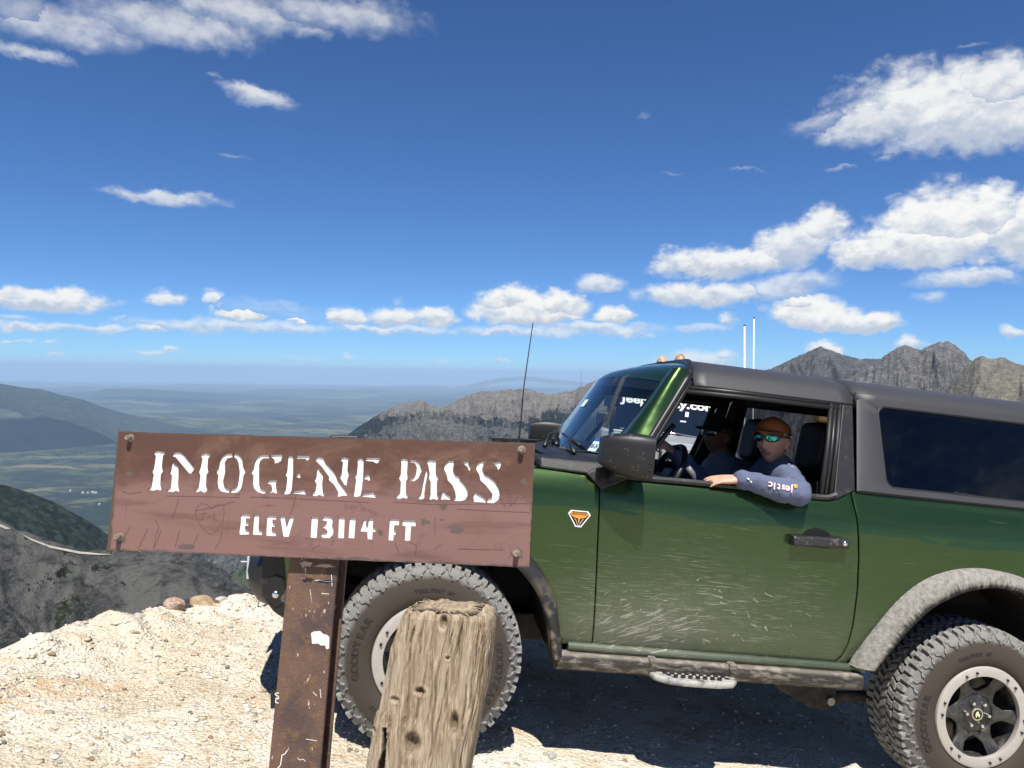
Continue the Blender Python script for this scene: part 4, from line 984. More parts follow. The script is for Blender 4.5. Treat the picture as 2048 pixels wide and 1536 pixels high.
mb = MB(); rows = []
for i in range(2):
    rows.append([gl_b(lerp(-.75, .75, j / 16)) * (1) + Vector((-.11 * (1 - i), 0, -.030 * (1 - i) - .012)) for j in range(17)])
mb.loft(rows); mb.build('cowl_grille', BLACKP, car, smooth=True, solid=.012)
def flat_text(name, body, size, m_, parent, origin, ex, ey, extrude=.0008, spacing=1.0, align='CENTER', bold=0):
    cu = bpy.data.curves.new(name, 'FONT'); cu.body = body; cu.size = size; cu.extrude = extrude; cu.align_x = align; cu.align_y = 'CENTER'; cu.space_character = spacing; cu.offset = bold; cu.resolution_u = 3
    tmp = bpy.data.objects.new('tmp', cu); COL.objects.link(tmp)
    dg = bpy.context.evaluated_depsgraph_get(); me = bpy.data.meshes.new_from_object(tmp.evaluated_get(dg))
    bpy.data.objects.remove(tmp); me.name = name; me.materials.clear(); me.materials.append(m_)
    ex, ey = Vector(ex).normalized(), Vector(ey); ey = (ey - ex * ey.dot(ex)).normalized(); ez = ex.cross(ey)
    M = Matrix(((ex.x, ey.x, ez.x, origin[0]), (ex.y, ey.y, ez.y, origin[1]), (ex.z, ey.z, ez.z, origin[2]), (0, 0, 0, 1)))
    o = bpy.data.objects.new(name, me); COL.objects.link(o)
    if parent is not None: o.parent = parent
    o.matrix_local = M
    return o
def on_glass(fy, fs, d=-.004):
    return gl_b(fy).lerp(gl_t(fy * .96), fs) + Vector((d, 0, 0))
p = on_glass(-.545, .065); ex = (on_glass(-.46, .065) - on_glass(-.62, .065)); ey = on_glass(-.545, .2) - on_glass(-.545, .06)
def quad(c, ex, ey, w_, h_, lift=0):
    ex = Vector(ex).normalized(); ey = Vector(ey).normalized(); n = ex.cross(ey) * lift
    return [c - ex * w_ / 2 - ey * h_ / 2 + n, c + ex * w_ / 2 - ey * h_ / 2 + n, c + ex * w_ / 2 + ey * h_ / 2 + n, c - ex * w_ / 2 + ey * h_ / 2 + n]
STK = mat('sticker_white', color=(.62, .80, .76), rough=.5); STB = mat('sticker_blue', color=(.03, .10, .45), rough=.5)
mb = MB(); mb.prism(quad(p, ex, ey, .095, .058), (.0006, 0, 0)); s1_ = mb.build('date_sticker', STK, car)
mb = MB(); mb.prism(quad(p + ey.normalized() * .036, ex, ey, .095, .014), (.0006, 0, 0)); mb.build('blue_strip', STB, s1_)
flat_text('sticker_digits', '05-24', .034, TRIM, s1_, p - ex.normalized() * 0 + Vector((-.002, 0, 0)), -ex if ex.cross(ey).x > 0 else ex, ey, .0003)
p = on_glass(.10, .62); mb = MB(); mb.prism(quad(p, on_glass(.2, .62) - on_glass(0, .62), ey, .11, .05), (.0006, 0, 0)); mb.build('toll_tag', STK, car)

# door handle and wing badge (both sides)
for sg in (-1, 1):
    yh = yside(1.05)
    mb = MB(); rows = []
    for k in range(13):
        a = math.pi * k / 12; rows.append([(1.69 + .075 * math.cos(q), sg * (yh + .0015 - .012 * math.sin(math.pi * k / 24)), 1.052 + .055 * math.sin(q)) for q in [2 * math.pi * j / 20 for j in range(20)]]) if k in (0,) else None
    mb.v = rows[0]; mb.f = [tuple(range(20))]; mb.build('handle_recess_shade', DARK, car)  # flat dark oval; the hollow's shade is only a colour
    root = empty('door_handle', parent=car)
    mb = MB(); mb.loft([[(x, sg * (yh + d), z) for d, z in ((.008, 1.026 + dz), (.040, 1.028 + dz), (.047, 1.036 + dz), (.047, 1.064 + dz), (.040, 1.072 + dz), (.008, 1.072 + dz))] for x, dz in ((1.556, -.004), (1.575, -.004), (1.69, 0), (1.81, .004), (1.826, .004))], closed_u=True)
    mb.f.append(tuple(range(6))); mb.f.append(tuple(24 + i for i in range(6))); mb.build('grip', dusty('handle_plastic', (.022, .022, .024), (.30, .29, .26), .5, .4, 40, .55, .68), root, bevel=.006)
    mb = MB(); mb.lathe([(0, .052), (.009, .051), (.011, .046)], 'Y', (1.800, 0, 1.054), 14); ob = mb.build('lock', CHROME, root, smooth=True); ob.location = (0, sg * yh, 0)
    if sg < 0: ob.scale = (1, -1, 1)
    # shield badge
    yb = yside(1.05); bo = [(-.036, .026), (.036, .026), (.047, .012), (.012, -.040), (-.012, -.040), (-.047, .012)]
    def bq(k, o): return [(.583 + x * k * 1.07, sg * (yb + o), 1.054 + z * k * 1.07) for x, z in bo]
    mb = MB(); mb.loft([bq(1, .0), bq(1, .006), bq(.86, .006)], closed_u=True); bd = mb.build('wing_badge', WHITE, car)
    mb = MB(); mb.v = bq(.88, .005); mb.f = [tuple(range(6))]; mb.build('badge_field', TRIM, bd)
    OR = mat('badge_orange', color=(.75, .30, .05), rough=.4)
    mb = MB(); mb.v = [(.583 + x, sg * (yb + .0058), 1.054 + z) for x, z in ((-.036, .020), (.036, .020), (.039, .012), (.028, .0), (.012, -.004), (.004, -.006), (.0015, -.026), (-.0015, -.026), (-.004, -.006), (-.012, -.004), (-.028, .0), (-.039, .012))]; mb.f = [tuple(range(12))]; mb.build('badge_emblem', OR, bd)
    for k in (-1, 1):
        mb = MB(); mb.tube([(.583 + k * .020, sg * (yb + .006), 1.048), (.583 + k * .011, sg * (yb + .006), 1.036), (.583 + k * .003, sg * (yb + .006), 1.018)], .0018, 5); mb.build('badge_horn', mat('badge_line', color=(.5, .45, .45), rough=.4), bd)
    flat_text('badge_lettering', 'BADLANDS', .0125, TRIM, bd, (.583, sg * (yb + .0062), 1.068), (1 if sg < 0 else -1, 0, 0), (0, 0, 1), .0002, bold=.0002)

# ------------------------------------------------------------------ wheels
def text_ring(parent, body, size, rad, start_deg, step_fn, y, m_, name):
    """raised letters, tops outward, running clockwise as seen from outside"""
    a = math.radians(start_deg); first = {}
    for ch in body:
        if ch != ' ':
            if ch not in first:
                cu = bpy.data.curves.new('g', 'FONT'); cu.body = ch; cu.size = size; cu.extrude = .0012; cu.offset = .0009; cu.align_x = 'CENTER'; cu.align_y = 'CENTER'; cu.resolution_u = 3
                tmp = bpy.data.objects.new('tmp', cu); COL.objects.link(tmp); me = bpy.data.meshes.new_from_object(tmp.evaluated_get(bpy.context.evaluated_depsgraph_get())); bpy.data.objects.remove(tmp)
                me.materials.clear(); me.materials.append(m_); first[ch] = me
            o = bpy.data.objects.new(name, first[ch]); COL.objects.link(o); o.parent = parent
            up = Vector((math.cos(a), 0, math.sin(a))); rt = Vector((math.sin(a), 0, -math.cos(a))); n = rt.cross(up)
            o.matrix_local = Matrix(((rt.x, up.x, n.x, up.x * rad), (rt.y, up.y, n.y, y), (rt.z, up.z, n.z, up.z * rad), (0, 0, 0, 1)))
        a -= step_fn(ch) / rad

def make_wheel():
    wl = empty('wheel', parent=car)
    # y = 0 is the outer face, +y goes inwards
    prof = [(.232, .030), (.236, .012), (.248, .002), (.275, -.004), (.310, -.003), (.340, .004), (.362, .012), (.378, .024), (.386, .040), (.389, .075), (.390, .15), (.389, .225), (.386, .255), (.37, .285), (.33, .300), (.26, .292), (.232, .27)]
    MB().lathe(prof, 'Y', n=72).build('tyre', TYRE, wl, smooth=True, auto=60)
    N = 58
    rr = random.Random(3)
    # shoulder blocks (two alternating shapes), shared meshes
    shapes = []
    for kind in (0, 1):
        mb = MB(); hw = .0155; y0, y1 = (.010, .070) if kind else (.022, .074); r0, r1 = .370, .4045
        mb.hexa([(-hw, y0 + .010, r0 - .004), (hw, y0 + .010, r0 - .004), (hw * .9 + .004, y1, .382), (-hw * .9 + .004, y1, .382),
                 (-hw * .86, y0 + .012, r1 - .004), (hw * .86, y0 + .012, r1 - .004), (hw * .80 + .004, y1, r1), (-hw * .80 + .004, y1, r1)])
        shapes.append(mb)
    protos = [sh.build('tread_block', TREAD, wl, bevel=.0015, segs=1) for sh in shapes]
    for k in range(N):
        a = 2 * math.pi * k / N
        for inner in (0, 1):
            src = protos[(k + inner) % 2]
            if inner == 0 and k < 2: o = src
            elif inner == 0: o = src.copy(); COL.objects.link(o); o.parent = wl
            else: continue
            o.rotation_euler = (0, a, 0)
    # side lugs below the shoulder: bent bars
    protos = []
    for kind in (0, 1):
        mb = MB(); w_ = .0042
        pts = [(-.010, .385), (-.012, .366), (.004, .356), (.008, .342)] if kind else [(.010, .386), (.006, .369), (-.009, .361), (-.010, .350)]
        for (xa, ra), (xb, rb) in zip(pts, pts[1:]):
            d = Vector((xb - xa, 0, rb - ra)).normalized(); n = Vector((d.z, 0, -d.x)) * w_
            ya, yb = pl([(.34, .004), (.362, .012), (.378, .024), (.39, .040)], ra), pl([(.34, .004), (.362, .012), (.378, .024), (.39, .040)], rb)
            A_, B_ = Vector((xa, ya, ra)), Vector((xb, yb, rb)); up = Vector((0, -.0075, .002))
            mb.hexa([A_ - n, A_ + n, B_ + n, B_ - n, A_ - n * .7 + up, A_ + n * .7 + up, B_ + n * .7 + up, B_ - n * .7 + up])
        protos.append(mb.build('side_lug', TREAD, wl, bevel=.001, segs=1))
    for k in range(N):
        src = protos[k % 2]
        if k < 2: o = src
        else: o = src.copy(); COL.objects.link(o); o.parent = wl
        o.rotation_euler = (0, 2 * math.pi * (k + .5) / N, 0)
    mb = MB()                                   # centre and inner rows, one piece
    for k in range(N):
        for row, (y0, y1, sk) in enumerate(((.082, .124, .010), (.130, .172, -.010), (.178, .222, .010), (.230, .285, 0))):
            a = 2 * math.pi * (k + (.5 if row % 2 else 0)) / N; R = Matrix.Rotation(a, 3, 'Y'); hw = .0150; top = .4055 if row < 3 else .400
            q = [Vector(p) for p in ((-hw - sk, y0, .384), (hw - sk, y0, .384), (hw + sk, y1, .384), (-hw + sk, y1, .384), (-hw * .85 - sk, y0 + .002, top), (hw * .85 - sk, y0 + .002, top), (hw * .85 + sk, y1 - .002, top), (-hw * .85 + sk, y1 - .002, top))]
            mb.hexa([R @ p for p in q])
    o = mb.build('tread', TREAD, wl); o['kind'] = 'stuff'
    # rim barrel, ring, spokes
    MB().lathe([(.232, .03), (.226, .04), (.205, .055), (.195, .09), (.192, .26)], 'Y', n=48).build('rim', WHEELB, wl, smooth=True, auto=40)
    MB().lathe([(.190, .030), (.186, .012), (.188, .004), (.222, .000), (.231, .004), (.235, .012), (.234, .03)], 'Y', n=72).build('bead_ring', SILVER, wl, smooth=True, auto=35)
    b0 = None
    for k in range(6):
        for d in (-7.5, 7.5):
            a = math.radians(98 + 60 * k + d); c = (.208 * math.cos(a), 0, .208 * math.sin(a))
            if b0 is None: o = b0 = MB().lathe([(0, -.006), (.0045, -.006), (.0062, -.004), (.0062, .004)], 'Y', n=10).build('ring_bolt', TRIM, wl, smooth=True, auto=40)
            else: o = b0.copy(); COL.objects.link(o); o.parent = wl
            o.location = c
    mb = MB()                                   # spokes: six windows, rounded towards the hub
    wa = [math.radians(16 + 60 * k) for k in range(6)]
    rs = [.088 + .102 * (k / 14) for k in range(15)]
    def half(r): return 0 if r <= .105 else math.radians(19.5) * min(1, ((r - .104) / .034)) ** .5
    def yd(r, f): return lerp(.060, .030, ((r - .088) / .102) ** 1.3) - .006 * math.sin(math.pi * f)
    for k in range(6):
        a0, a1 = wa[k], wa[k] + math.radians(60); rows = []
        for r in rs:
            h = half(r); lo, hi = a0 + h, a1 - h
            rows.append([(r * math.cos(lerp(lo, hi, j / 10)), yd(r, j / 10), r * math.sin(lerp(lo, hi, j / 10))) for j in range(11)])
        mb.loft(rows)
    sp = mb.build('spokes', WHEELB, wl, smooth=True, auto=40); md = sp.modifiers.new('thickness', 'SOLIDIFY'); md.thickness = .035; md.offset = 1
    if sum(f.normal.y for f in sp.data.polygons) > 0: sp.data.flip_normals()
    md.offset = -1
    bv = sp.modifiers.new('edge', 'BEVEL'); bv.width = .005; bv.segments = 2; bv.limit_method = 'ANGLE'; bv.angle_limit = math.radians(50)
    MB().lathe([(.0, .044), (.034, .044), (.040, .048), (.075, .052), (.092, .062), (.092, .10)], 'Y', n=40).build('hub', WHEELB, wl, smooth=True, auto=40)
    MB().lathe([(.0, .0400), (.023, .0400), (.0235, .0385), (.0275, .0385), (.028, .044)], 'Y', n=32).build('hub_cap', mat('cap_ring', color=(.62, .58, .42), rough=.3, metal=.6), wl, smooth=True, auto=30)
    MB().lathe([(.0, .0392), (.0225, .0392), (.0226, .041)], 'Y', n=32).build('cap_face', TRIM, wl)
    em = [(-.004, .012), (.004, .015), (.009, .009), (.007, .003), (.012, -.002), (.010, -.013), (.004, -.013), (.004, -.006), (-.004, -.006), (-.006, -.013), (-.011, -.012), (-.009, -.002), (-.011, .004), (-.007, .004)]
    mb = MB(); mb.v = [(x, .0388, z) for x, z in em]; mb.f = [tuple(range(len(em)))]; mb.build('cap_emblem', mat('cap_emblem', color=(.72, .66, .46), rough=.4), wl)
    n0 = None
    for k in range(6):
        a = math.radians(44 + 60 * k)
        if n0 is None: o = n0 = MB().lathe([(0, .030), (.007, .031), (.0095, .036), (.0105, .056)], 'Y', n=12).build('lug_nut', CHROME, wl, smooth=True, auto=50)
        else: o = n0.copy(); COL.objects.link(o); o.parent = wl
        o.location = (.057 * math.cos(a), 0, .057 * math.sin(a))
    MB().lathe([(.05, .14), (.165, .14), (.165, .165), (.05, .165)], 'Y', n=40).build('brake_disc', mat('brake_disc', color=(.16, .15, .14), rough=.45, metal=.8), wl, smooth=True, auto=30)
    adv = lambda ch: {'I': .016, ' ': .022}.get(ch, .031)
    for st in (196, 16): text_ring(wl, 'GOODYEAR', .043, .300, st, lambda ch: .0335, -.0045, TLET, 'tyre_letter')
    text_ring(wl, 'TERRITORY MT', .020, .292, 106, lambda ch: {'I': .009, ' ': .016}.get(ch, .0145), -.0045, TLET, 'tyre_letter')
    text_ring(wl, 'LT', .020, .292, 227, lambda ch: .0145, -.0045, TLET, 'tyre_letter')
    return wl
def copy_tree(o, parent):
    c = o.copy(); COL.objects.link(c); c.parent = parent
    for ch in [x for x in COL.objects if x.parent == o]: copy_tree(ch, c)
    return c
w0 = make_wheel(); w0.location = (0, -.975, .405); w0.rotation_euler = (0, 0, 0)
w1 = copy_tree(w0, car); w1.location = (XR, -.975, .320); w1.rotation_euler = (0, math.radians(-14), 0)
for x, z in ((0, .405), (XR, .320)):
    c = copy_tree(w0, car); c.location = (x, .975, z); c.rotation_euler = (0, 0, math.pi)

# axles and links under the body
mb = MB(); mb.tube([(XR, -.70, .32), (XR, .70, .32)], .045, 12); mb.lathe([(0, -.16), (.10, -.13), (.15, 0), (.10, .13), (0, .16)], 'X', (XR, .1, .32), 14)
mb.build('rear_axle', UNDER, car, smooth=True, auto=50)
mb = MB(); mb.tube([(0, -.70, .40), (0, -.35, .42), (0, .35, .42), (0, .70, .40)], .04, 10); mb.box((.02, 0, .42), (.5, .9, .14)); mb.build('front_axle', UNDER, car)
mb = MB()
for sg in (-1, 1): mb.box((1.3, sg * .44, .44), (3.6, .09, .13))
mb.box((1.3, 0, .40), (.6, .6, .16)); mb.build('chassis', UNDER, car, bevel=.01)
for sg in (-1, 1):
    mb = MB(); mb.prism([(1.66, sg * .60, .38), (1.74, sg * .60, .27), (1.90, sg * .60, .195), (1.985, sg * .60, .178), (2.045, sg * .60, .20), (2.05, sg * .60, .28), (2.00, sg * .60, .38)], (0, sg * .03, 0)); lk = mb.build('link_bracket', UNDER, car, bevel=.012)
    mb = MB(); mb.tube([(2.0, sg * .585, .235), (2.52, sg * .58, .27)], .028, 10); mb.build('trailing_link', UNDER, car, smooth=True)
    mb = MB(); mb.tube([(2.01, sg * .62, .235), (2.01, sg * .655, .235)], .020, 10); mb.build('pivot_bolt', mat('worn_steel', color=(.3, .29, .27), rough=.4, metal=.8), lk, smooth=True, auto=40)
    mb = MB(); mb.tube([(2.45, sg * .56, .28), (2.40, sg * .52, .80)], .03, 10); mb.build('damper', UNDER, car, smooth=True)
    mb = MB(); mb.tube([(.1, sg * .62, .36), (.05, sg * .52, .95)], .04, 10); mb.build('damper', UNDER, car, smooth=True)

# ------------------------------------------------------------------ cabin
def seat(x, y, name='front_seat'):
    r = empty(name, Matrix.Translation((x, y, 0)), car)
    def slab(nm, pts, w_, th, m_, bev=.035):   # padded slab swept along a side profile
        mb = MB(); rows = []
        n = len(pts)
        for i, (px, pz) in enumerate(pts):
            a = Vector(pts[min(i + 1, n - 1)]) - Vector(pts[max(i - 1, 0)]); a = Vector((a[0], a[1])).normalized(); nx_, nz_ = a[1], -a[0]
            ww = w_[i] if isinstance(w_, list) else w_; row = []
            for k in range(16):
                t_ = 2 * math.pi * k / 16; c_, s_ = math.cos(t_), math.sin(t_); e_ = .5
                u_ = math.copysign(abs(c_) ** e_, c_) * ww / 2; v_ = math.copysign(abs(s_) ** e_, s_) * th / 2
                row.append((px + nx_ * v_, u_, pz + nz_ * v_))
            rows.append(row)
        mb.loft(rows, closed_u=True); mb.f.append(tuple(range(16))); mb.f.append(tuple((n - 1) * 16 + k for k in reversed(range(16))))
        return mb.build(nm, m_, r, smooth=True, sub=1)
    slab('cushion', [(-.42, .72), (-.30, .74), (-.1, .72), (.02, .70)], .52, .14, SEATM)
    slab('backrest', [(-.02, .70), (.05, .90), (.11, 1.10), (.16, 1.26), (.18, 1.34)], [.50, .54, .56, .50, .36], .13, SEATM)
    slab('headrest', [(.165, 1.33), (.185, 1.38), (.20, 1.48), (.205, 1.56), (.20, 1.605)], [.18, .25, .27, .25, .17], .10, SEATM)
    return r
seat(1.76, -.36); seat(1.76, .36)
mb = MB(); mb.box((2.40, 0, .80), (.45, 1.1, .16)); mb.box((2.60, 0, 1.10), (.14, 1.1, .5)); mb.build('rear_seat', SEATM, car, bevel=.05, segs=3)
rows = []                                      # grey moulded side trim behind the door opening
mb = MB(); mb.hexa([(1.80, -.80, 1.08), (2.15, -.80, 1.08), (2.15, -.66, 1.08), (1.82, -.64, 1.08), (1.83, -.80, 1.22), (2.10, -.80, 1.30), (2.10, -.66, 1.30), (1.88, -.62, 1.20)]); mb.build('side_bolster', SEATG, car, bevel=.04, segs=3)
mb = MB(); mb.tube([(1.86, -.79, 1.315), (1.90, -.80, 1.28), (1.96, -.80, 1.285), (1.98, -.79, 1.33)], .010, 8); mb.build('belt_guide', mat('grey_metal', color=(.45, .45, .46), rough=.3), car, smooth=True)
mb = MB(); mb.hexa([(.70, -.80, 1.02), (1.06, -.80, 1.0), (1.06, .80, 1.0), (.70, .80, 1.02), (.70, -.80, 1.275), (1.00, -.80, 1.255), (1.00, .80, 1.255), (.70, .80, 1.275)]); mb.hexa([(.9, -.56, 1.25), (1.03, -.56, 1.25), (1.03, -.20, 1.25), (.9, -.20, 1.25), (.92, -.54, 1.325), (1.01, -.54, 1.315), (1.01, -.22, 1.315), (.92, -.22, 1.325)])
mb.build('dashboard', DARK, car, bevel=.02)
stw = empty('steering_wheel', Matrix.Translation((1.135, -.37, 1.225)) @ Matrix.Rotation(math.radians(-64), 4, 'Y'), car)
mb = MB(); mb.tube([(.185 * math.cos(a), .185 * math.sin(a), 0) for a in [2 * math.pi * k / 40 for k in range(40)]], .016, 10, closed=True); mb.build('rim', TRIM, stw, smooth=True)
mb = MB(); mb.box((0, 0, -.02), (.12, .13, .04)); 
for a in (0, math.pi, -math.pi / 2): mb.box((.11 * math.sin(a), .11 * math.cos(a), -.012), (.05 if abs(math.cos(a)) > .5 else .12, .12 if abs(math.cos(a)) > .5 else .04, .018))
mb.build('hub', TRIM, stw, bevel=.008)
mb = MB(); mb.tube([(1.24, -.56, 1.21), (1.215, -.565, 1.27), (1.19, -.57, 1.30)], [.012, .018, .014], 10); mb.build('column_lever', mat('lever_grey', color=(.16, .16, .17), rough=.4), car, smooth=True)
mb = MB(); mb.box((.925, .03, 1.60), (.03, .20, .065)); mb.tube([(.91, .03, 1.70), (.92, .03, 1.62)], .01, 8); mb.build('rear_view_mirror', TRIM, car, bevel=.012)
for sg in (-1, 1):                             # grab handles and padded bars seen through the glass
    mb = MB(); mb.tube([(.93, sg * .66, 1.30), (.97, sg * .655, 1.36), (1.04, sg * .645, 1.46), (1.07, sg * .64, 1.50)], .014, 8); mb.build('grab_handle', TRIM, car, smooth=True)
mb = MB(); mb.box((1.45, -.66, 1.70), (.85, .06, .06)); mb.box((1.45, .66, 1.70), (.85, .06, .06)); mb.box((1.98, 0, 1.73), (.10, 1.30, .08)); mb.build('roof_bars', DARK, car, bevel=.02)

# ------------------------------------------------------------------ the sign
_sc = .914 / .93
SO = CAM + c2w(Vector((-.8775, .1059, 1.716)) * _sc)
SX = c2w((.9962, .0211, -.0851)).normalized(); SY = c2w((-.0512, .9939, -.0979)); SY = (SY - SX * SY.dot(SX)).normalized()   # SY runs down the board
SN = SX.cross(SY)                              # away from the viewer
M_SIGN = Matrix(((SX.x, SN.x, -SY.x, SO.x), (SX.y, SN.y, -SY.y, SO.y), (SX.z, SN.z, -SY.z, SO.z), (0, 0, 0, 1)))
sign_o = empty('pass_sign', M_SIGN)
tag(sign_o, 'brown metal sign with cut-out white letters reading IMOGENE PASS on a rusty post', 'sign')
M_SI = M_SIGN.inverted()
def sp(px, py, d=0.0):                         # photo point on the board's plane, in the sign's own axes (x along, z up)
    c = M_SI @ CAM; r = M_SI.to_3x3() @ ray(px, py); return c + r * ((d - c.y) / r.y)
def A_(x, y): return (200 + x / 4.6545, 850 + y / 4.6545)
def B_(x, y): return (620 + x / 4.3574, 860 + y / 4.3574)
GLY = [(A_, '500,250 540,242 605,255 600,275 585,285 575,390 587,430 565,460 560,560 575,595 560,612 530,600 500,612 450,605 445,590 475,575 495,460 480,430 500,390 515,285 495,268'),
 (A_, '680,340 690,365 730,390 730,480 725,540 730,590 745,605 735,622 700,612 680,625 620,618 622,600 655,580 665,470 640,440 660,420 668,360'),
 (A_, '672,270 700,255 740,255 775,275 880,405 845,455 825,450 700,300 668,290'),
 (A_, '935,275 980,262 1030,275 1020,295 1005,310 1000,400 1010,435 990,465 985,560 1000,600 985,625 960,630 935,612 905,628 880,615 885,600 915,580 930,470 915,430 935,385 950,310 932,292'),
 (A_, '1228,265 1180,268 1140,290 1115,330 1105,400 1075,430 1098,470 1090,540 1100,590 1125,620 1180,630 1203,628 1203,600 1170,590 1150,560 1145,520 1165,440 1160,350 1185,310 1232,300'),
 (A_, '1250,262 1290,280 1320,310 1330,380 1355,440 1335,470 1325,540 1310,600 1275,630 1217,632 1217,600 1255,590 1280,560 1290,500 1297,440 1285,350 1270,315 1246,300'),
 (A_, '1572,280 1500,280 1465,300 1440,340 1430,400 1400,440 1425,470 1420,540 1430,590 1465,625 1510,640 1545,635 1535,608 1495,595 1480,550 1480,480 1480,380 1490,335 1520,310 1572,310'),
 (A_, '1584,280 1700,275 1690,310 1685,335 1660,345 1665,358 1645,350 1625,362 1620,320 1590,300'),
 (A_, '1560,520 1600,515 1655,515 1635,545 1640,590 1650,625 1640,642 1610,625 1570,642 1560,630 1600,600 1590,555 1555,545'),
 (A_, '1745,295 1775,285 1797,300 1797,450 1787,560 1782,610 1765,640 1735,648 1700,642 1715,615 1730,590 1740,490 1720,460 1740,430 1750,320'),
 (A_, '1825,285 1955,290 1945,320 1930,335 1910,315 1830,312'), (A_, '1825,460 1855,445 1870,480 1860,498 1830,485'), (A_, '1797,615 1870,610 1895,600 1925,640 1910,648 1797,640'),
 (B_, '70,325 85,360 115,395 105,470 110,540 130,560 115,580 80,565 50,578 15,570 20,550 45,530 55,470 35,440 55,400 60,350'),
 (B_, '45,250 75,235 115,245 135,290 210,370 230,410 240,440 300,520 325,555 330,575 290,572 250,582 230,570 245,545 210,480 155,430 165,410 100,320 45,265'),
 (B_, '268,245 300,238 345,250 330,275 325,350 340,390 325,430 318,485 300,480 255,410 275,380 285,280 262,262'),
 (B_, '408,255 440,245 467,260 462,420 447,540 437,575 400,585 365,572 385,545 400,430 385,405 408,375 415,290'),
 (B_, '482,242 615,245 590,290 570,288 550,275 485,270'), (B_, '474,400 515,388 528,440 510,442 490,430 472,430'), (B_, '457,555 530,550 545,540 585,585 575,592 457,582'),
 (B_, '785,258 820,248 858,262 850,290 845,370 852,420 835,450 835,550 860,575 840,600 810,590 780,602 745,590 755,570 785,545 790,450 770,415 790,380 795,290'),
 (B_, '864,255 920,265 955,290 965,330 980,355 960,380 945,420 910,445 862,445 864,425 895,420 920,390 930,330 915,290 872,280'),
 (B_, '1013,340 1026,380 1018,420 1005,480 995,560 1000,590 975,605 935,600 945,580 970,555 985,470 1000,390'),
 (B_, '1010,270 1050,262 1105,270 1095,300 1095,380 1120,420 1105,450 1105,560 1125,590 1105,612 1075,600 1045,610 1035,590 1050,560 1050,450 1034,420 1042,380 1030,310'),
 (B_, '1255,270 1210,270 1175,300 1165,340 1190,390 1200,440 1240,480 1265,540 1270,590 1244,603 1250,618 1310,620 1350,610 1375,570 1370,520 1340,470 1300,430 1310,415 1265,395 1245,350 1250,310'),
 (B_, '1290,270 1340,280 1380,270 1380,300 1405,330 1388,360 1370,320 1330,290'), (B_, '1160,530 1185,560 1230,585 1215,610 1185,605 1140,608 1145,570'),
 (B_, '1540,275 1490,275 1455,300 1445,340 1475,390 1485,440 1530,480 1570,530 1590,560 1585,590 1545,600 1545,635 1600,638 1640,610 1655,560 1645,510 1610,450 1560,410 1520,390 1500,340 1510,300'),
 (B_, '1560,275 1615,285 1665,275 1660,320 1640,350 1625,315 1590,295'), (B_, '1440,545 1530,600 1530,635 1490,630 1430,628 1420,570'),
 (A_, '1310,832 1400,835 1395,870 1358,868 1355,905 1385,910 1380,940 1350,938 1350,975 1390,985 1385,1020 1300,1022 1293,1000 1305,920'),
 (A_, '1435,835 1480,835 1475,980 1510,985 1505,1025 1420,1022 1425,930'),
 (A_, '1555,845 1645,850 1640,882 1605,880 1605,915 1630,920 1625,950 1600,948 1595,985 1640,1000 1635,1035 1545,1032 1548,940'),
 (A_, '1672,850 1718,850 1735,945 1765,855 1808,855 1755,1042 1705,1040'),
 (B_, '12,758 70,762 58,942 2,938'), (B_, '105,760 140,752 190,762 200,790 190,830 205,860 200,910 170,942 110,942 95,925 100,895 140,900 150,880 130,860 110,850 110,830 140,820 145,795 110,790'),
 (B_, '250,760 302,765 295,945 243,942'), (B_, '345,768 398,772 385,945 333,942'),
 (B_, '470,780 492,775 485,830 505,835 510,778 552,775 545,850 580,865 575,885 545,890 542,955 500,952 498,888 440,885 438,868'),
 (B_, '695,775 778,780 775,830 735,830 730,870 748,880 745,915 728,915 725,965 682,962'), (B_, '805,785 920,790 920,840 880,838 872,965 825,965 832,838 805,835')]
def curve_plate(name, loops, thick, m_, parent, y0):
    """flat plate with holes: loops are (x, z) outlines, y0 its front"""
    cu = bpy.data.curves.new(name, 'CURVE'); cu.dimensions = '2D'; cu.fill_mode = 'BOTH'; cu.extrude = thick / 2
    for L in loops:
        s_ = cu.splines.new('POLY'); s_.points.add(len(L) - 1); s_.use_cyclic_u = True
        for p, (x, z) in zip(s_.points, L): p.co = (x, z, 0, 1)
    tmp = bpy.data.objects.new('tmp', cu); COL.objects.link(tmp)
    me = bpy.data.meshes.new_from_object(tmp.evaluated_get(bpy.context.evaluated_depsgraph_get())); bpy.data.objects.remove(tmp)
    me.name = name; me.materials.clear(); me.materials.append(m_)
    o = bpy.data.objects.new(name, me); COL.objects.link(o); o.parent = parent
    o.matrix_local = Matrix(((1, 0, 0, 0), (0, 0, -1, y0 + thick / 2), (0, 1, 0, 0), (0, 0, 0, 1)))
    return o
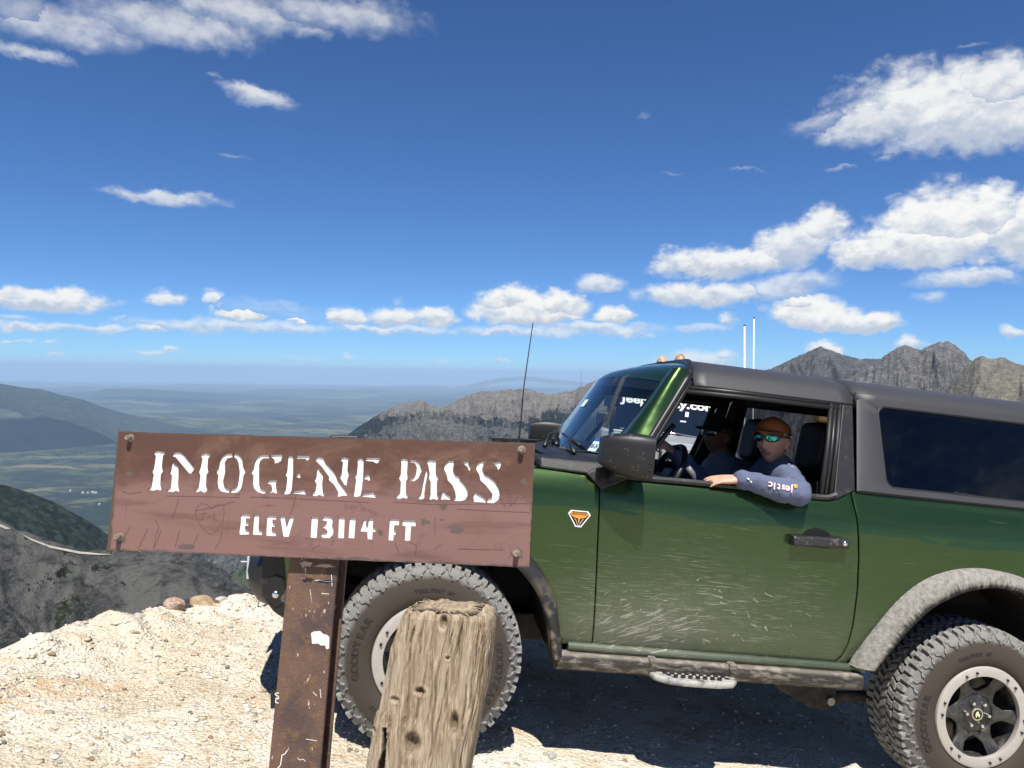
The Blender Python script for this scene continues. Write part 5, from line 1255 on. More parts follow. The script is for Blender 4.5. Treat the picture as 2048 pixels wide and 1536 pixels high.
def board_build(t, p):                         # object axes here: x along, y up
    ps = t.obj(); x, y, z = t.xyz(ps)
    n1 = t.noise(ps, 7, 6, .62, .4); n2 = t.noise(t.mapv(ps, (1, 1, 1)), 34, 5, .65); n3 = t.noise(ps, 150, 3, .6)
    hst = t.noise(t.mapv(ps, (3, 22, 1)), 1.0, 5, .6, .3)
    fade = t.step(t.m('ADD', y, t.m('MULTIPLY', t.m('SUBTRACT', n1, .5), .16)), -.06, -.13)     # paint left on the lower part
    c = t.mix(fade, (.092, .044, .032, 1), (.205, .114, .102, 1))
    c = t.mix(t.m('MULTIPLY', t.step(hst, .5, .68), .55), c, (.085, .043, .034, 1))
    c = t.mix(t.m('MULTIPLY', t.step(n1, .55, .70), .5), c, (.150, .078, .056, 1))
    c = t.mix(t.m('MULTIPLY', t.step(n2, .66, .72), .6), c, (.070, .048, .042, 1))
    scr = t.noise(t.mapv(ps, (2.5, 60, 1), (0, 0, 0), (0, 0, .12)), 1.0, 2, .5, 1.2)
    c = t.mix(t.m('MULTIPLY', t.step(scr, .71, .73), .6), c, (.10, .055, .045, 1))
    scr2 = t.noise(t.mapv(ps, (70, 5, 1), (3, 0, 0), (0, 0, .35)), 1.0, 2, .5, 1.0)
    c = t.mix(t.m('MULTIPLY', t.step(scr2, .73, .75), .55), c, (.10, .055, .045, 1))
    rb = t.noise(t.mapv(ps, (5, 9, 1), (7, 2, 0)), 1.0, 6, .68, .5)
    c = t.mix(t.m('MULTIPLY', t.m('MULTIPLY', t.step(rb, .52, .66), .65), t.m('SUBTRACT', 1.0, t.m('MULTIPLY', fade, .6))), c, (.175, .100, .070, 1))
    c = t.mix(t.m('MULTIPLY', t.step(t.noise(t.mapv(ps, (11, 17, 1), (1, 5, 0)), 1.0, 6, .7, .8), .60, .70), .5), c, (.075, .050, .044, 1))
    ex = t.m('MINIMUM', t.m('MINIMUM', x, t.m('SUBTRACT', .914, x)), t.m('MINIMUM', t.m('MULTIPLY', y, -1.0), t.m('ADD', y, .256)))
    edge_ = t.step(t.m('ADD', ex, t.m('MULTIPLY', t.m('SUBTRACT', n2, .5), .016)), .006, .0)
    c = t.mix(edge_, c, (.085, .06, .05, 1))
    t.l.new(c, p.inputs['Base Color']); t.l.new(t.bump(t.m('ADD', n3, t.m('MULTIPLY', n2, .6)), .25, .002), p.inputs['Normal'])
BOARD = mat('faded_brown_paint', board_build, color=(.3, .15, .12), rough=.62, spec=.35)
rr = random.Random(5)
def edge_pts(pts, n, j):
    out = []
    for (a, b), (c, d) in zip(pts, pts[1:] + pts[:1]):
        for k in range(n): f = k / n; out.append((lerp(a, c, f) + rr.uniform(-j, j), lerp(b, d, f) + rr.uniform(-j, j)))
    return out
cor = [sp(*p) for p in ((237, 863), (1070, 886), (1058, 1135), (213, 1100))]
outer = edge_pts([(p.x, p.z) for p in cor], 60, .0007)
holes = []
for f_, s_ in GLY:
    L = []
    for tok in s_.split():
        px, py = map(float, tok.split(',')); p = sp(*f_(px, py)); L.append((p.x, p.z))
    holes.append(L)
curve_plate('front_plate', [outer] + holes, .0024, BOARD, sign_o, 0.0)
inset = [(cor[0].x + .012, cor[0].z - .012), (cor[1].x - .012, cor[1].z - .012), (cor[2].x - .012, cor[2].z + .012), (cor[3].x + .012, cor[3].z + .012)]
WPAINT = mat('white_backing_paint', lambda t, p: t.l.new(t.mix(t.step(t.noise(t.obj(), 30, 5, .6), .55, .8), (.84, .84, .80, 1), (.70, .69, .63, 1)), p.inputs['Base Color']), color=(.84, .84, .8), rough=.6)
curve_plate('white_backing', [inset], .004, WPAINT, sign_o, .0030)
BOLTM = dusty('worn_bolt', (.26, .22, .17), (.11, .065, .04), .8, .5, 120, .45, .6)
b0 = None
for k, (px, py) in enumerate(((261, 876), (1043, 899), (240, 1073), (1033, 1107))):
    p = sp(px, py)
    if b0 is None:
        o = b0 = MB().lathe([(0, -.016), (.0040, -.016), (.0056, -.0135), (.0058, -.0015), (.0085, -.0012), (.0088, -.0003), (.004, .03)], 'Y', n=14).build('bolt', BOLTM, sign_o, smooth=True, auto=40)
    else: o = b0.copy(); COL.objects.link(o); o.parent = sign_o
    o.location = p
# scratched drawings and long scratches: shallow dark strips
mb = MB()
def strip(pts, w_=.0007):
    q = [sp(*p, -.0002) for p in pts]
    for a, b in zip(q, q[1:]):
        d = (b - a).normalized(); n = Vector((-d.z, 0, d.x)) * w_
        mb.add([a - n, a + n, b + n, b - n], [(0, 1, 2, 3)])
heart = [(1011, 1015), (1004, 1003), (1000, 990), (1001, 979), (1006, 974), (1013, 977), (1019, 981), (1026, 976), (1033, 976), (1038, 982), (1036, 992), (1029, 1004), (1019, 1014)]
strip(heart, .0009)
for a in ([(1016, 989), (1022, 989)], [(1017, 995), (1023, 994)], [(1014, 1002), (1017, 1006), (1014, 1008)], [(1019, 1001), (1023, 1007)]): strip(a, .0006)
h2 = [(422, 1070), (408, 1060), (397, 1045), (391, 1030), (393, 1016), (403, 1007), (416, 1010), (424, 1018), (434, 1008), (446, 1012), (449, 1024), (446, 1042), (437, 1058), (424, 1070)]
strip(h2, .0006)
for a in ([(402, 1028), (412, 1026)], [(407, 1027), (406, 1038), (402, 1041)], [(415, 1034), (421, 1033)], [(427, 1028), (427, 1040), (434, 1040)], [(427, 1034), (432, 1034)]): strip(a, .0007)
for a in ([(344, 1036), (352, 1018), (357, 998)], [(308, 1097), (316, 1078), (322, 1060)], [(276, 1098), (289, 1072), (295, 1058)], [(350, 1094), (356, 1072), (359, 1060)], [(430, 1099), (441, 1080), (444, 1062)], [(385, 1096), (396, 1068)], [(260, 1053), (252, 1068), (245, 1088)], [(310, 1039), (318, 1054), (312, 1070), (307, 1099)],
          [(243, 982), (258, 988), (284, 984)], [(332, 992), (480, 995)], [(500, 994), (560, 996), (740, 1005)], [(785, 1004), (860, 1009), (1062, 1007)], [(914, 1018), (980, 1022), (1060, 1025)], [(390, 1022), (430, 1014), (470, 1003)], [(870, 1036), (870, 1068)], [(668, 1077), (664, 1092)], [(790, 1087), (798, 1106)], [(818, 1084), (833, 1091), (830, 1112)], [(870, 1098), (882, 1088)], [(915, 1098), (1010, 1100)], [(592, 990), (585, 1020), (580, 1030)], [(640, 1090), (625, 1098)]): strip(a, .00075)
SCR = mat('scratch', color=(.095, .052, .045), rough=.7)
mb.build('scratch', SCR, sign_o, fix=False)['kind'] = 'stuff'
def chip(px, py, rx, ry, n=13, seed=0):
    r_ = random.Random(seed); q = []
    for k in range(n):
        a = 2 * math.pi * k / n; f = r_.uniform(.55, 1.25); q.append(sp(px + rx * f * math.cos(a), py + ry * f * math.sin(a), -.00015))
    mbc.add(q, [tuple(range(n))])
mbc = MB()
for k, c in enumerate(((240, 1078, 11, 13), (1034, 1108, 13, 12), (850, 1044, 9, 7), (886, 1014, 9, 7), (885, 1040, 5, 3), (912, 1058, 16, 8), (372, 1094, 16, 7), (612, 1128, 16, 7), (650, 1132, 20, 4), (258, 948, 9, 6), (475, 989, 6, 3), (720, 1117, 24, 4), (1048, 965, 7, 8), (760, 1065, 7, 7), (320, 1102, 22, 3))): chip(*c, seed=k)
mbc.build('paint_chip', mat('chip', lambda t, p: t.l.new(t.mix(t.noise(t.obj(), 60, 4), (.085, .058, .05, 1), (.13, .095, .085, 1)), p.inputs['Base Color']), color=(.15, .1, .09), rough=.7), sign_o, fix=False)['kind'] = 'stuff'
# post: rolled steel section
def post_build(t, p):
    ps = t.obj(); n1 = t.noise(ps, 9, 6, .65, .3); n2 = t.noise(ps, 46, 5, .7); n3 = t.noise(ps, 190, 3, .6)
    c = t.mix(t.step(n1, .36, .62), (.070, .045, .042, 1), (.135, .078, .055, 1))
    c = t.mix(t.m('MULTIPLY', t.step(n2, .50, .66), .6), c, (.20, .105, .045, 1))
    c = t.mix(t.m('MULTIPLY', t.step(n2, .36, .28), .6), c, (.045, .030, .030, 1))
    c = t.mix(t.m('MULTIPLY', t.step(t.noise(t.mapv(ps, (1, 1, .35)), 120, 2, .5), .70, .74), .85), c, (.55, .50, .47, 1))
    t.l.new(c, p.inputs['Base Color']); t.l.new(t.bump(t.m('ADD', n2, n3), .5, .003), p.inputs['Normal'])
POSTM = mat('rusty_post', post_build, color=(.1, .06, .05), rough=.75)
D0 = .022
tl, tr_, bl, br = (sp(*p, D0) for p in ((578, 1120), (676, 1121), (537, 1536), (640, 1536)))
def ext(a, b, z): f = (z - a.z) / (b.z - a.z); return a + (b - a) * f
zt, zb = -.02, -1.75
Lx0, Lx1, Rx0, Rx1 = ext(tl, bl, zt).x, ext(tl, bl, zb).x, ext(tr_, br, zt).x, ext(tr_, br, zb).x
mb = MB()
def pslab(y0, y1, a0, a1, f0=0.0, f1=1.0):
    la, ra = lerp(Lx0, Rx0, f0), lerp(Lx0, Rx0, f1); lb, rb = lerp(Lx1, Rx1, f0), lerp(Lx1, Rx1, f1)
    mb.hexa([(lb, y0, zb), (rb, y0, zb), (rb, y1, zb), (lb, y1, zb), (la, y0, zt), (ra, y0, zt), (ra, y1, zt), (la, y1, zt)])
pslab(D0, D0 + .009, 0, 1); pslab(D0 + .063, D0 + .072, 0, 1); pslab(D0 + .0085, D0 + .0635, 0, 1, .46, .54)
post = mb.build('post', POSTM, sign_o, bevel=.0015, segs=1, fix=False)
mb = MB(); q = [(622, 1266), (628, 1263), (640, 1262), (646, 1268), (654, 1270), (659, 1275), (658, 1297), (653, 1299), (650, 1291), (641, 1291), (636, 1287), (624, 1288)]
mb.prism([sp(*p, D0 - .0008) for p in q], (0, .0009, 0)); mb.build('white_paint_blob', mat('white_blob', lambda t, p: t.l.new(t.mix(t.noise(t.obj(), 80, 4), (.80, .74, .74, 1), (.60, .55, .54, 1)), p.inputs['Base Color']), color=(.75, .72, .72), rough=.6), post)
mb = MB(); q = [(541, 1380), (556, 1380), (553, 1417), (541, 1417)]
mb.prism([sp(*p, D0 + .004) for p in q], (0, .002, 0)); tg = mb.build('black_tag', TRIM, post)
mb = MB()
def wstrip(pts, w_, d=D0 - .0006):
    q = [sp(*p, d) for p in pts]
    for a, b in zip(q, q[1:]):
        dd = (b - a).normalized(); n = Vector((-dd.z, 0, dd.x)) * w_; mb.add([a - n, a + n, b + n, b - n], [(0, 1, 2, 3)])
wstrip([(558, 1386), (552, 1386), (550, 1389), (557, 1393), (557, 1396), (551, 1397)], .0009); wstrip([(558, 1397), (552, 1398), (551, 1405), (557, 1406)], .0009)
mb.build('tag_mark', WHITE, tg, fix=False)
mb = MB(); wstrip([(575, 1500), (570, 1508), (564, 1510), (561, 1530), (556, 1536), (550, 1545)], .0009)
for a in ([(630, 1161), (640, 1160), (650, 1163), (664, 1163)], [(663, 1149), (664, 1172)], [(602, 1158), (612, 1156)], [(643, 1187), (658, 1188)], [(612, 1478), (634, 1482)], [(626, 1384), (634, 1392)], [(640, 1378), (642, 1396)], [(595, 1516), (600, 1520), (606, 1518), (611, 1523)]): wstrip(a, .0006)
mb.build('white_scratch', WHITE, post, fix=False)['kind'] = 'stuff'

# ------------------------------------------------------------------ the weathered timber stub
LD = -.20                                      # its face lies a little behind the board's plane
ROWS_PX = [(1186, 812, 962), (1192, 804, 976), (1200, 801, 978), (1220, 793, 978), (1265, 776, 973), (1337, 763, 963), (1384, 754, 953), (1397, 747, 951), (1408, 744, 949), (1460, 734, 938), (1527, 722, 925), (1600, 708, 912), (1900, 655, 868)]
log_o = empty('timber_post', M_SIGN)
tag(log_o, 'weathered knotty timber post standing in front of the car wheel', 'wooden post')
lp = [(sp(0, y, LD).z, sp(a, y, LD).x, sp(b, y, LD).x) for y, a, b in ROWS_PX]
zs_l = [(-r[0], r[1]) for r in lp]; zs_r = [(-r[0], r[2]) for r in lp]
ztop, zbot = lp[0][0], -1.75
nr_, nc_ = 420, 420
zz = np.concatenate([np.linspace(ztop, sp(900, 1560, LD).z, 380), np.linspace(sp(900, 1560, LD).z, zbot, nr_ - 380 + 1)[1:]])
th = np.linspace(0, 2 * np.pi, nc_, endpoint=False)
Lx = np.array([pl(zs_l, -z) for z in zz]); Rx = np.array([pl(zs_r, -z) for z in zz])
KN = [(887, 1244, 5, 9, .014), (840, 1384, 7, 5, .010), (824, 1489, 12, 14, .015), (908, 1446, 6, 14, .013), (895, 1317, 3, 3, .006), (788, 1402, 7, 4, .005), (741, 1471, 3, 4, .008)]
KNS = [(sp(x, y, LD), a * .00112, b * .00112, d) for x, y, a, b, d in KN]
CRK = []
for q in ('1095,300 1065,520 1040,700 1010,900 985,1100', '870,370 850,450 830,560', '745,640 735,770 705,1000 690,1180 672,1500', '625,230 610,330 590,500 572,640', '545,330 520,460 490,640 470,730', '565,960 560,1050 552,1190', '935,330 915,470 900,620', '480,930 465,1100 430,1300', '1010,560 985,800 960,1000 935,1300', '820,700 800,900 790,1100', '350,560 330,760 300,930', '335,1100 318,1210 300,1330'):
    L = []
    for tok in q.split():
        a_, b_ = map(float, tok.split(',')); p = sp(700 + a_ / 4.197, 1170 + b_ / 4.197, LD); L.append((-p.z, p.x))
    CRK.append(L)
V = np.zeros((nr_, nc_, 3)); PIT = np.zeros((nr_, nc_))
e_ = .30
tq = np.linspace(0, 2 * np.pi, 40001); cth, sth = np.cos(tq), np.sin(tq)
qx = np.sign(cth) * np.abs(cth) ** e_; qy = np.sign(sth) * np.abs(sth) ** e_
ql = np.concatenate([[0], np.cumsum(np.hypot(np.diff(qx) * 1.3, np.diff(qy)))]); qs = np.linspace(0, ql[-1], nc_, endpoint=False)
ux = np.interp(qs, ql, qx); uy = np.interp(qs, ql, qy)
for i, z in enumerate(zz):
    cx_, hw = (Lx[i] + Rx[i]) / 2, (Rx[i] - Lx[i]) / 2
    dep = .070
    wob = .12 * np.sin(z * 9) + z * .5
    arc = ux * hw * 14 + uy * 1.4
    gr = fbm(arc * 3.2 + 2 + .25 * wob, z * 1.6 + 0 * arc, 5, .6) * .0042 - np.clip(ridged(arc * 2.1 + .2 * wob, z * .9 + 0 * arc, 3) - .95, 0, 1) * .012 + fbm(arc * 12, z * 14 + 0 * arc, 3) * .0012
    k = 1 + gr / .09
    topf = min(1, (ztop - z) / .012)
    x = cx_ + ux * hw * k * (.93 + .07 * topf ** .5); y = LD + dep + uy * dep * k * (.9 + .1 * topf ** .5)
    pit = np.zeros(nc_); bulge = np.zeros(nc_)
    for (c, a, b, d) in KNS:
        q = ((x - c.x) / a) ** 2 + ((z - c.z) / b) ** 2
        pit += d * np.exp(-q ** 1.5) * (uy < 0); bulge += .10 * d * np.exp(-((np.sqrt(q) - 1.7) / .7) ** 2) * (uy < 0)
    for ck in CRK:
        xc = pl(ck, -z)
        if ck[0][0] <= -z <= ck[-1][0]:
            e = min(1, (-z - ck[0][0]) / .012, (ck[-1][0] + z) / .012)
            pit += .0065 * e * np.exp(-((x - xc - .0012 * math.sin(z * 90)) / .0013) ** 2) * (uy < 0)
    sl = pl([(-sp(760, 1458, LD).z, 0), (-sp(760, 1466, LD).z, 1), (-sp(760, 1600, LD).z, 1)], -z)
    if sl > 0:
        xl = pl([(-sp(0, 1463, LD).z, sp(762, 1463, LD).x), (-sp(0, 1536, LD).z, sp(741, 1536, LD).x)], -z) ; xr_ = pl([(-sp(0, 1463, LD).z, sp(772, 1463, LD).x), (-sp(0, 1536, LD).z, sp(772, 1536, LD).x)], -z)
        pit += sl * .045 * np.clip((x - xl) / .004, 0, 1) * np.clip((xr_ - x) / .004, 0, 1) * (uy < 0)
    y = y + pit - bulge
    V[i, :, 0] = x; V[i, :, 1] = y; V[i, :, 2] = z + (fbm(x * 30, y * 30, 3) * .006 if i < 4 else 0); PIT[i] = np.clip(pit / .012, 0, 1)
fc = grid_faces(nr_, nc_ + 1); fc_r, fc_c = np.divmod(fc, nc_ + 1); faces = (fc_r * nc_ + fc_c % nc_)
top_c = np.array([[V[0, :, 0].mean(), V[0, :, 1].mean(), ztop + .004]])
inner_ring = (V[0] * .5 + top_c * .5); inner_ring[:, 2] = ztop + .003 + fbm(inner_ring[:, 0] * 40, inner_ring[:, 1] * 40, 3) * .004
verts = np.concatenate([V.reshape(-1, 3), inner_ring, top_c]); n0 = nr_ * nc_
r2 = np.array([[j, n0 + j, n0 + (j + 1) % nc_, (j + 1) % nc_] for j in range(nc_)])
r3 = np.array([[n0 + j, n0 + nc_, n0 + nc_, n0 + (j + 1) % nc_] for j in range(nc_)])
def wood_build(t, p):
    ps = t.obj(); warp = t.vm('SCALE', t.noise(t.mapv(ps, (9, 9, 4)), 1.0, 3, .5, out=1), None, .022)
    pw = t.vm('ADD', ps, warp)
    g1 = t.noise(t.mapv(pw, (95, 95, 4)), 1.0, 6, .68); g2 = t.noise(t.mapv(pw, (330, 330, 16)), 1.0, 4, .7); n1 = t.noise(ps, 11, 5, .6)
    c = t.mix(t.step(g1, .32, .68), (.175, .125, .080, 1), (.43, .345, .245, 1))
    c = t.mix(t.m('MULTIPLY', t.step(g2, .50, .66), .6), c, (.60, .50, .35, 1))
    c = t.mix(t.m('MULTIPLY', t.step(n1, .52, .72), .55), c, (.38, .33, .26, 1))
    c = t.mix(t.m('MULTIPLY', t.step(t.noise(t.mapv(pw, (60, 60, 3), (5, 0, 0)), 1.0, 4, .6), .63, .70), .7), c, (.10, .065, .035, 1))
    a = t.new('ShaderNodeAttribute', attribute_name='pit').outputs['Fac']
    c = t.mix(t.m('MULTIPLY', a, .65), c, (.090, .058, .038, 1))  # knots and cracks darkened by depth; the split's shade is painted too
    t.l.new(c, p.inputs['Base Color']); t.l.new(t.bump(t.m('ADD', g1, t.m('MULTIPLY', g2, .7)), .8, .004), p.inputs['Normal'])
WOOD = mat('weathered_wood', wood_build, color=(.45, .33, .2), rough=.85, spec=.2)
lo = add_mesh('timber', verts, np.concatenate([faces, r2[:, ::-1]]), WOOD, log_o, smooth=True)
at = lo.data.attributes.new('pit', 'FLOAT', 'POINT'); at.data.foreach_set('value', np.concatenate([PIT.reshape(-1), np.zeros(nc_ + 1)]).astype(np.float32))
mb = MB(); mb.v = [tuple(p) for p in inner_ring]; mb.f = [tuple(range(nc_))]; mb.build('sawn_top', WOOD, log_o)

# ------------------------------------------------------------------ people
SKIN = mat('skin', lambda t, p: (t.l.new(t.mix(t.noise(t.obj(), 55, 4, .6), (.52, .275, .19, 1), (.63, .36, .255, 1)), p.inputs['Base Color'])), color=(.45, .24, .17), rough=.55)
SKIN.node_tree.nodes['Principled BSDF'].inputs['Subsurface Weight'].default_value = .08
SKIN.node_tree.nodes['Principled BSDF'].inputs['Subsurface Radius'].default_value = (.012, .005, .003)
def cloth(name, col, sc=90):
    return mat(name, lambda t, p: (t.l.new(t.bump(t.m('ADD', t.noise(t.obj(), 900, 2), t.m('MULTIPLY', t.noise(t.obj(), 26, 4, .6), 2.5)), .35, .004), p.inputs['Normal']), t.l.new(t.mix(t.noise(t.obj(), 14, 4), (*[c * .85 for c in col], 1), (*[c * 1.12 for c in col], 1)), p.inputs['Base Color'])), color=col, rough=.9, spec=.2)
def union(mb, name, m_, parent, voxel, smooth=6, sub=None):
    """one continuous surface grown over overlapping shapes"""
    o = add_mesh('tmp', mb.v, mb.f)
    bm = bmesh.new(); bm.from_mesh(o.data); bmesh.ops.recalc_face_normals(bm, faces=bm.faces); bm.to_mesh(o.data); bm.free()
    r = o.modifiers.new('r', 'REMESH'); r.mode = 'VOXEL'; r.voxel_size = voxel
    if smooth: s_ = o.modifiers.new('s', 'CORRECTIVE_SMOOTH'); s_.iterations = smooth; s_.use_only_smooth = True; s_.factor = .5
    me = bpy.data.meshes.new_from_object(o.evaluated_get(bpy.context.evaluated_depsgraph_get())); bpy.data.objects.remove(o)
    me.name = name; me.materials.clear(); me.materials.append(m_)
    me.polygons.foreach_set('use_smooth', np.ones(len(me.polygons), dtype=bool))
    q = bpy.data.objects.new(name, me); COL.objects.link(q); q.parent = parent
    return q
def ball(mb, c, r, n=16, rot=None):
    c = Vector(c); rows = []
    for i in range(n // 2 + 1):
        a = math.pi * i / (n // 2); ring = []
        for j in range(n):
            b = 2 * math.pi * j / n; p = Vector((r[0] * math.sin(a) * math.cos(b), r[1] * math.sin(a) * math.sin(b), r[2] * math.cos(a)))
            ring.append(c + (rot @ p if rot is not None else p))
        rows.append(ring)
    mb.loft(rows, closed_u=True)
def limb(mb, pts, rs, n=14):
    pts = [Vector(p) for p in pts]; P, R_ = [], []
    for k in range(len(pts) - 1):
        for f in (0, .33, .66): P.append(pts[k].lerp(pts[k + 1], f)); R_.append(lerp(rs[k], rs[k + 1], f))
    P.append(pts[-1]); R_.append(rs[-1]); mb.tube(P, R_, n)
    for p, r in zip(pts, rs): ball(mb, p, (r, r, r), 12)
def head_shape(mb, M):
    """head about its centre; local x right, y forward (face), z up"""
    rows = []; n, m_ = 64, 48
    g = lambda u, v, u0, v0, su, sv: math.exp(-((u - u0) / su) ** 2 - ((v - v0) / sv) ** 2)
    for i in range(m_ + 1):
        v = -math.pi / 2 + math.pi * i / m_; ring = []
        for j in range(n):
            u = 2 * math.pi * j / n - math.pi   # 0 = straight ahead
            cx_, sx_ = math.cos(u), math.sin(u); zz_ = math.sin(v); cv = math.cos(v)
            p = Vector((.076 * sx_ * cv, .096 * cx_ * cv, .118 * zz_))
            if zz_ < 0:                        # jaw narrows, back of the skull tucks in
                k = -zz_; p.x *= 1 - .34 * k ** 1.3
                if cx_ < 0: p.y *= 1 - .35 * k
                else: p.y *= 1 - .10 * k
                p.z *= 1.0 + .06 * k * max(0, cx_)
            f = 0.0
            if cx_ > 0:
                x, z = p.x, p.z
                f += .024 * g(x, z, 0, -.030, .011, .016) + .013 * g(x, z, 0, -.004, .009, .026)       # nose
                f += .007 * g(x, z, 0, .030, .045, .011)                                                # brow
                f -= .010 * (g(x, z, -.030, .010, .016, .011) + g(x, z, .030, .010, .016, .011))         # eye sockets
                f += .004 * (g(x, z, -.030, .009, .009, .006) + g(x, z, .030, .009, .009, .006))
                f += .006 * (g(x, z, -.046, -.018, .018, .018) + g(x, z, .046, -.018, .018, .018))       # cheeks
                f += .006 * g(x, z, 0, -.058, .022, .005) + .0055 * g(x, z, 0, -.070, .019, .006) - .006 * g(x, z, 0, -.064, .024, .0022)
                f += .010 * g(x, z, 0, -.098, .024, .016) - .004 * g(x, z, 0, -.082, .025, .006)
                f -= .004 * (g(x, z, -.026, -.045, .006, .018) + g(x, z, .026, -.045, .006, .018))       # folds beside the mouth
            p.y += f
            ring.append(M @ p)
        rows.append(ring)
    mb.loft(rows, closed_u=True)
    for s_ in (-1, 1):                         # ears
        R3 = M.to_3x3() @ Matrix.Rotation(s_ * math.radians(24), 3, 'Z')
        ball(mb, M @ Vector((s_ * .077, -.004, -.008)), (.009, .021, .032), 14, R3)
        ball(mb, M @ Vector((s_ * .078, .002, -.036)), (.007, .011, .012), 10, R3)
    ball(mb, M @ Vector((0, .100, -.037)), (.0135, .012, .009), 12, M.to_3x3())
    for s_ in (-1, 1): ball(mb, M @ Vector((s_ * .010, .094, -.040)), (.0075, .009, .0065), 10, M.to_3x3())
def hand(mb, wrist, M, curl, flip=1, spread=.12, thumb=.6):
    """M columns: x across the palm (towards the thumb * flip), y along the fingers, z out of the back of the hand"""
    W = Vector(wrist); R3 = M
    P = lambda x, y, z: W + R3 @ Vector((x * flip, y, z))
    rows = []
    for f in range(6):
        t_ = f / 5; w_ = lerp(.026, .041, min(1, t_ * 1.6)); h_ = lerp(.019, .013, t_); ring = []
        for k in range(14):
            a = 2 * math.pi * k / 14; ring.append(P(w_ * math.copysign(abs(math.cos(a)) ** .7, math.cos(a)), .092 * t_, h_ * math.sin(a)))
        rows.append(ring)
    mb.loft(rows, closed_u=True); mb.f.append(tuple(len(mb.v) - 84 + k for k in range(14))); mb.f.append(tuple(len(mb.v) - 14 + k for k in reversed(range(14))))
    for i, (x0, L, r0) in enumerate(((.030, .070, .0088), (.010, .079, .0090), (-.011, .073, .0088), (-.031, .058, .0078))):
        a = curl * (1 + .12 * i); p = Vector((x0, .080, 0)); pts = [P(*p)]; ang = 0.0
        for k, seg in enumerate((.18, .44, .30, .24)):
            ang += 0 if k == 0 else a
            p = p + Vector((math.sin(spread * (1.5 - i) * .5) * seg * L, math.cos(ang) * seg * L, -math.sin(ang) * seg * L)); pts.append(P(*p))
        mb.tube(pts, [r0 * 1.05, r0 * 1.05, r0, r0 * .92, r0 * .72], 10); ball(mb, pts[-1], (r0 * .74,) * 3, 10)
        for q in pts[1:-1]: ball(mb, q, (r0 * 1.04,) * 3, 10)
    pts = [P(.026, .020, -.004), P(.044, .044, -.010), P(.054 - .012 * thumb, .068, -.016 - .012 * thumb), P(.056 - .026 * thumb, .088, -.020 - .024 * thumb)]
    mb.tube(pts, [.014, .0118, .0102, .0078], 10); ball(mb, pts[-1], (.008,) * 3, 10); ball(mb, pts[1], (.012,) * 3, 10)
def face_matrix(c, fwd, tilt=0.0, roll=0.0):
    f = Vector(fwd).normalized(); z = Vector((0, 0, 1)); r = f.cross(z).normalized(); z = r.cross(f)
    if roll: q = Matrix.Rotation(roll, 3, f); r, z = q @ r, q @ z
    return Matrix(((r.x, f.x, z.x, c[0]), (r.y, f.y, z.y, c[1]), (r.z, f.z, z.z, c[2]), (0, 0, 0, 1)))
def cap(parent, M, m_, brim=True, name='cap'):
    mb = MB(); rows = []
    for i in range(13):
        v = math.pi / 2 * i / 12; ring = []
        for j in range(36):
            u = 2 * math.pi * j / 36
            k = 1 + .012 * math.cos(6 * u) * math.cos(v)
            ring.append(M @ Vector((.0845 * math.sin(u) * math.cos(v) ** .8 * k, -.004 + .104 * math.cos(u) * math.cos(v) ** .8 * k, .050 + .016 * (1 - math.cos(u)) * -.9 * math.cos(v) + .069 * math.sin(v) ** .9)))
        rows.append(ring)
    mb.loft(rows, closed_u=True); ball(mb, M @ Vector((0, 0, .1195)), (.008, .008, .004), 8)
    o = mb.build(name, m_, parent, smooth=True, solid=.003)
    if brim:
        mb = MB(); rows = []
        for i in range(9):
            t_ = i / 8; row = []
            for j in range(21):
                u = lerp(-1.12, 1.12, j / 20); q = math.cos(u * 1.35)
                row.append(M @ Vector((.083 * math.sin(u) * (1 + .02 * t_), .099 * math.cos(u) + t_ * .082 * max(0, q) ** .6, .052 - .006 * t_ - .026 * (u / 1.12) ** 2 * (.25 + .75 * t_))))
            rows.append(row)
        mb.loft(rows); b = mb.build('brim', m_, o, smooth=True, solid=.004)
    return o
def shades(parent, M, lens):
    fm = mat('frame_black', color=(.008, .008, .008), rough=.3)
    mb = MB(); lm = MB()
    def sf(x, z, off): # wrapped face surface
        y = .103 * math.sqrt(max(0, 1 - (x / .092) ** 2)); return M @ Vector((x, y + off, z))
    for s_ in (-1, 1):
        L = [(s_ * (.036 + a * .031), .012 + b * .019 - abs(a) * .002) for a, b in ((-1, .15), (-.8, .7), (-.3, .95), (.3, .85), (.8, .62), (1, .2), (.9, -.35), (.4, -.85), (-.2, -.95), (-.75, -.6))]
        mb.tube([sf(x, z, .004) for x, z in L], .0032, 7, closed=True)
        c = (sum(p[0] for p in L) / 10, sum(p[1] for p in L) / 10)
        lm.add([sf(*c, .0055)] + [sf(lerp(c[0], x, .55), lerp(c[1], z, .55), .0052) for x, z in L] + [sf(x, z, .004) for x, z in L],
               [(0, 1 + k, 1 + (k + 1) % 10) for k in range(10)] + [(1 + k, 11 + k, 11 + (k + 1) % 10, 1 + (k + 1) % 10) for k in range(10)])
        mb.tube([sf(s_ * .066, .018, .004), M @ Vector((s_ * .084, .040, .018)), M @ Vector((s_ * .085, .0, .016)), M @ Vector((s_ * .083, -.020, .008))], .0034, 7)
    mb.tube([sf(-.008, .018, .003), sf(0, .020, .005), sf(.008, .018, .003)], .003, 7)
    g = mb.build('sunglasses', fm, parent, smooth=True); lm.build('lens', lens, g, smooth=True)
    return g

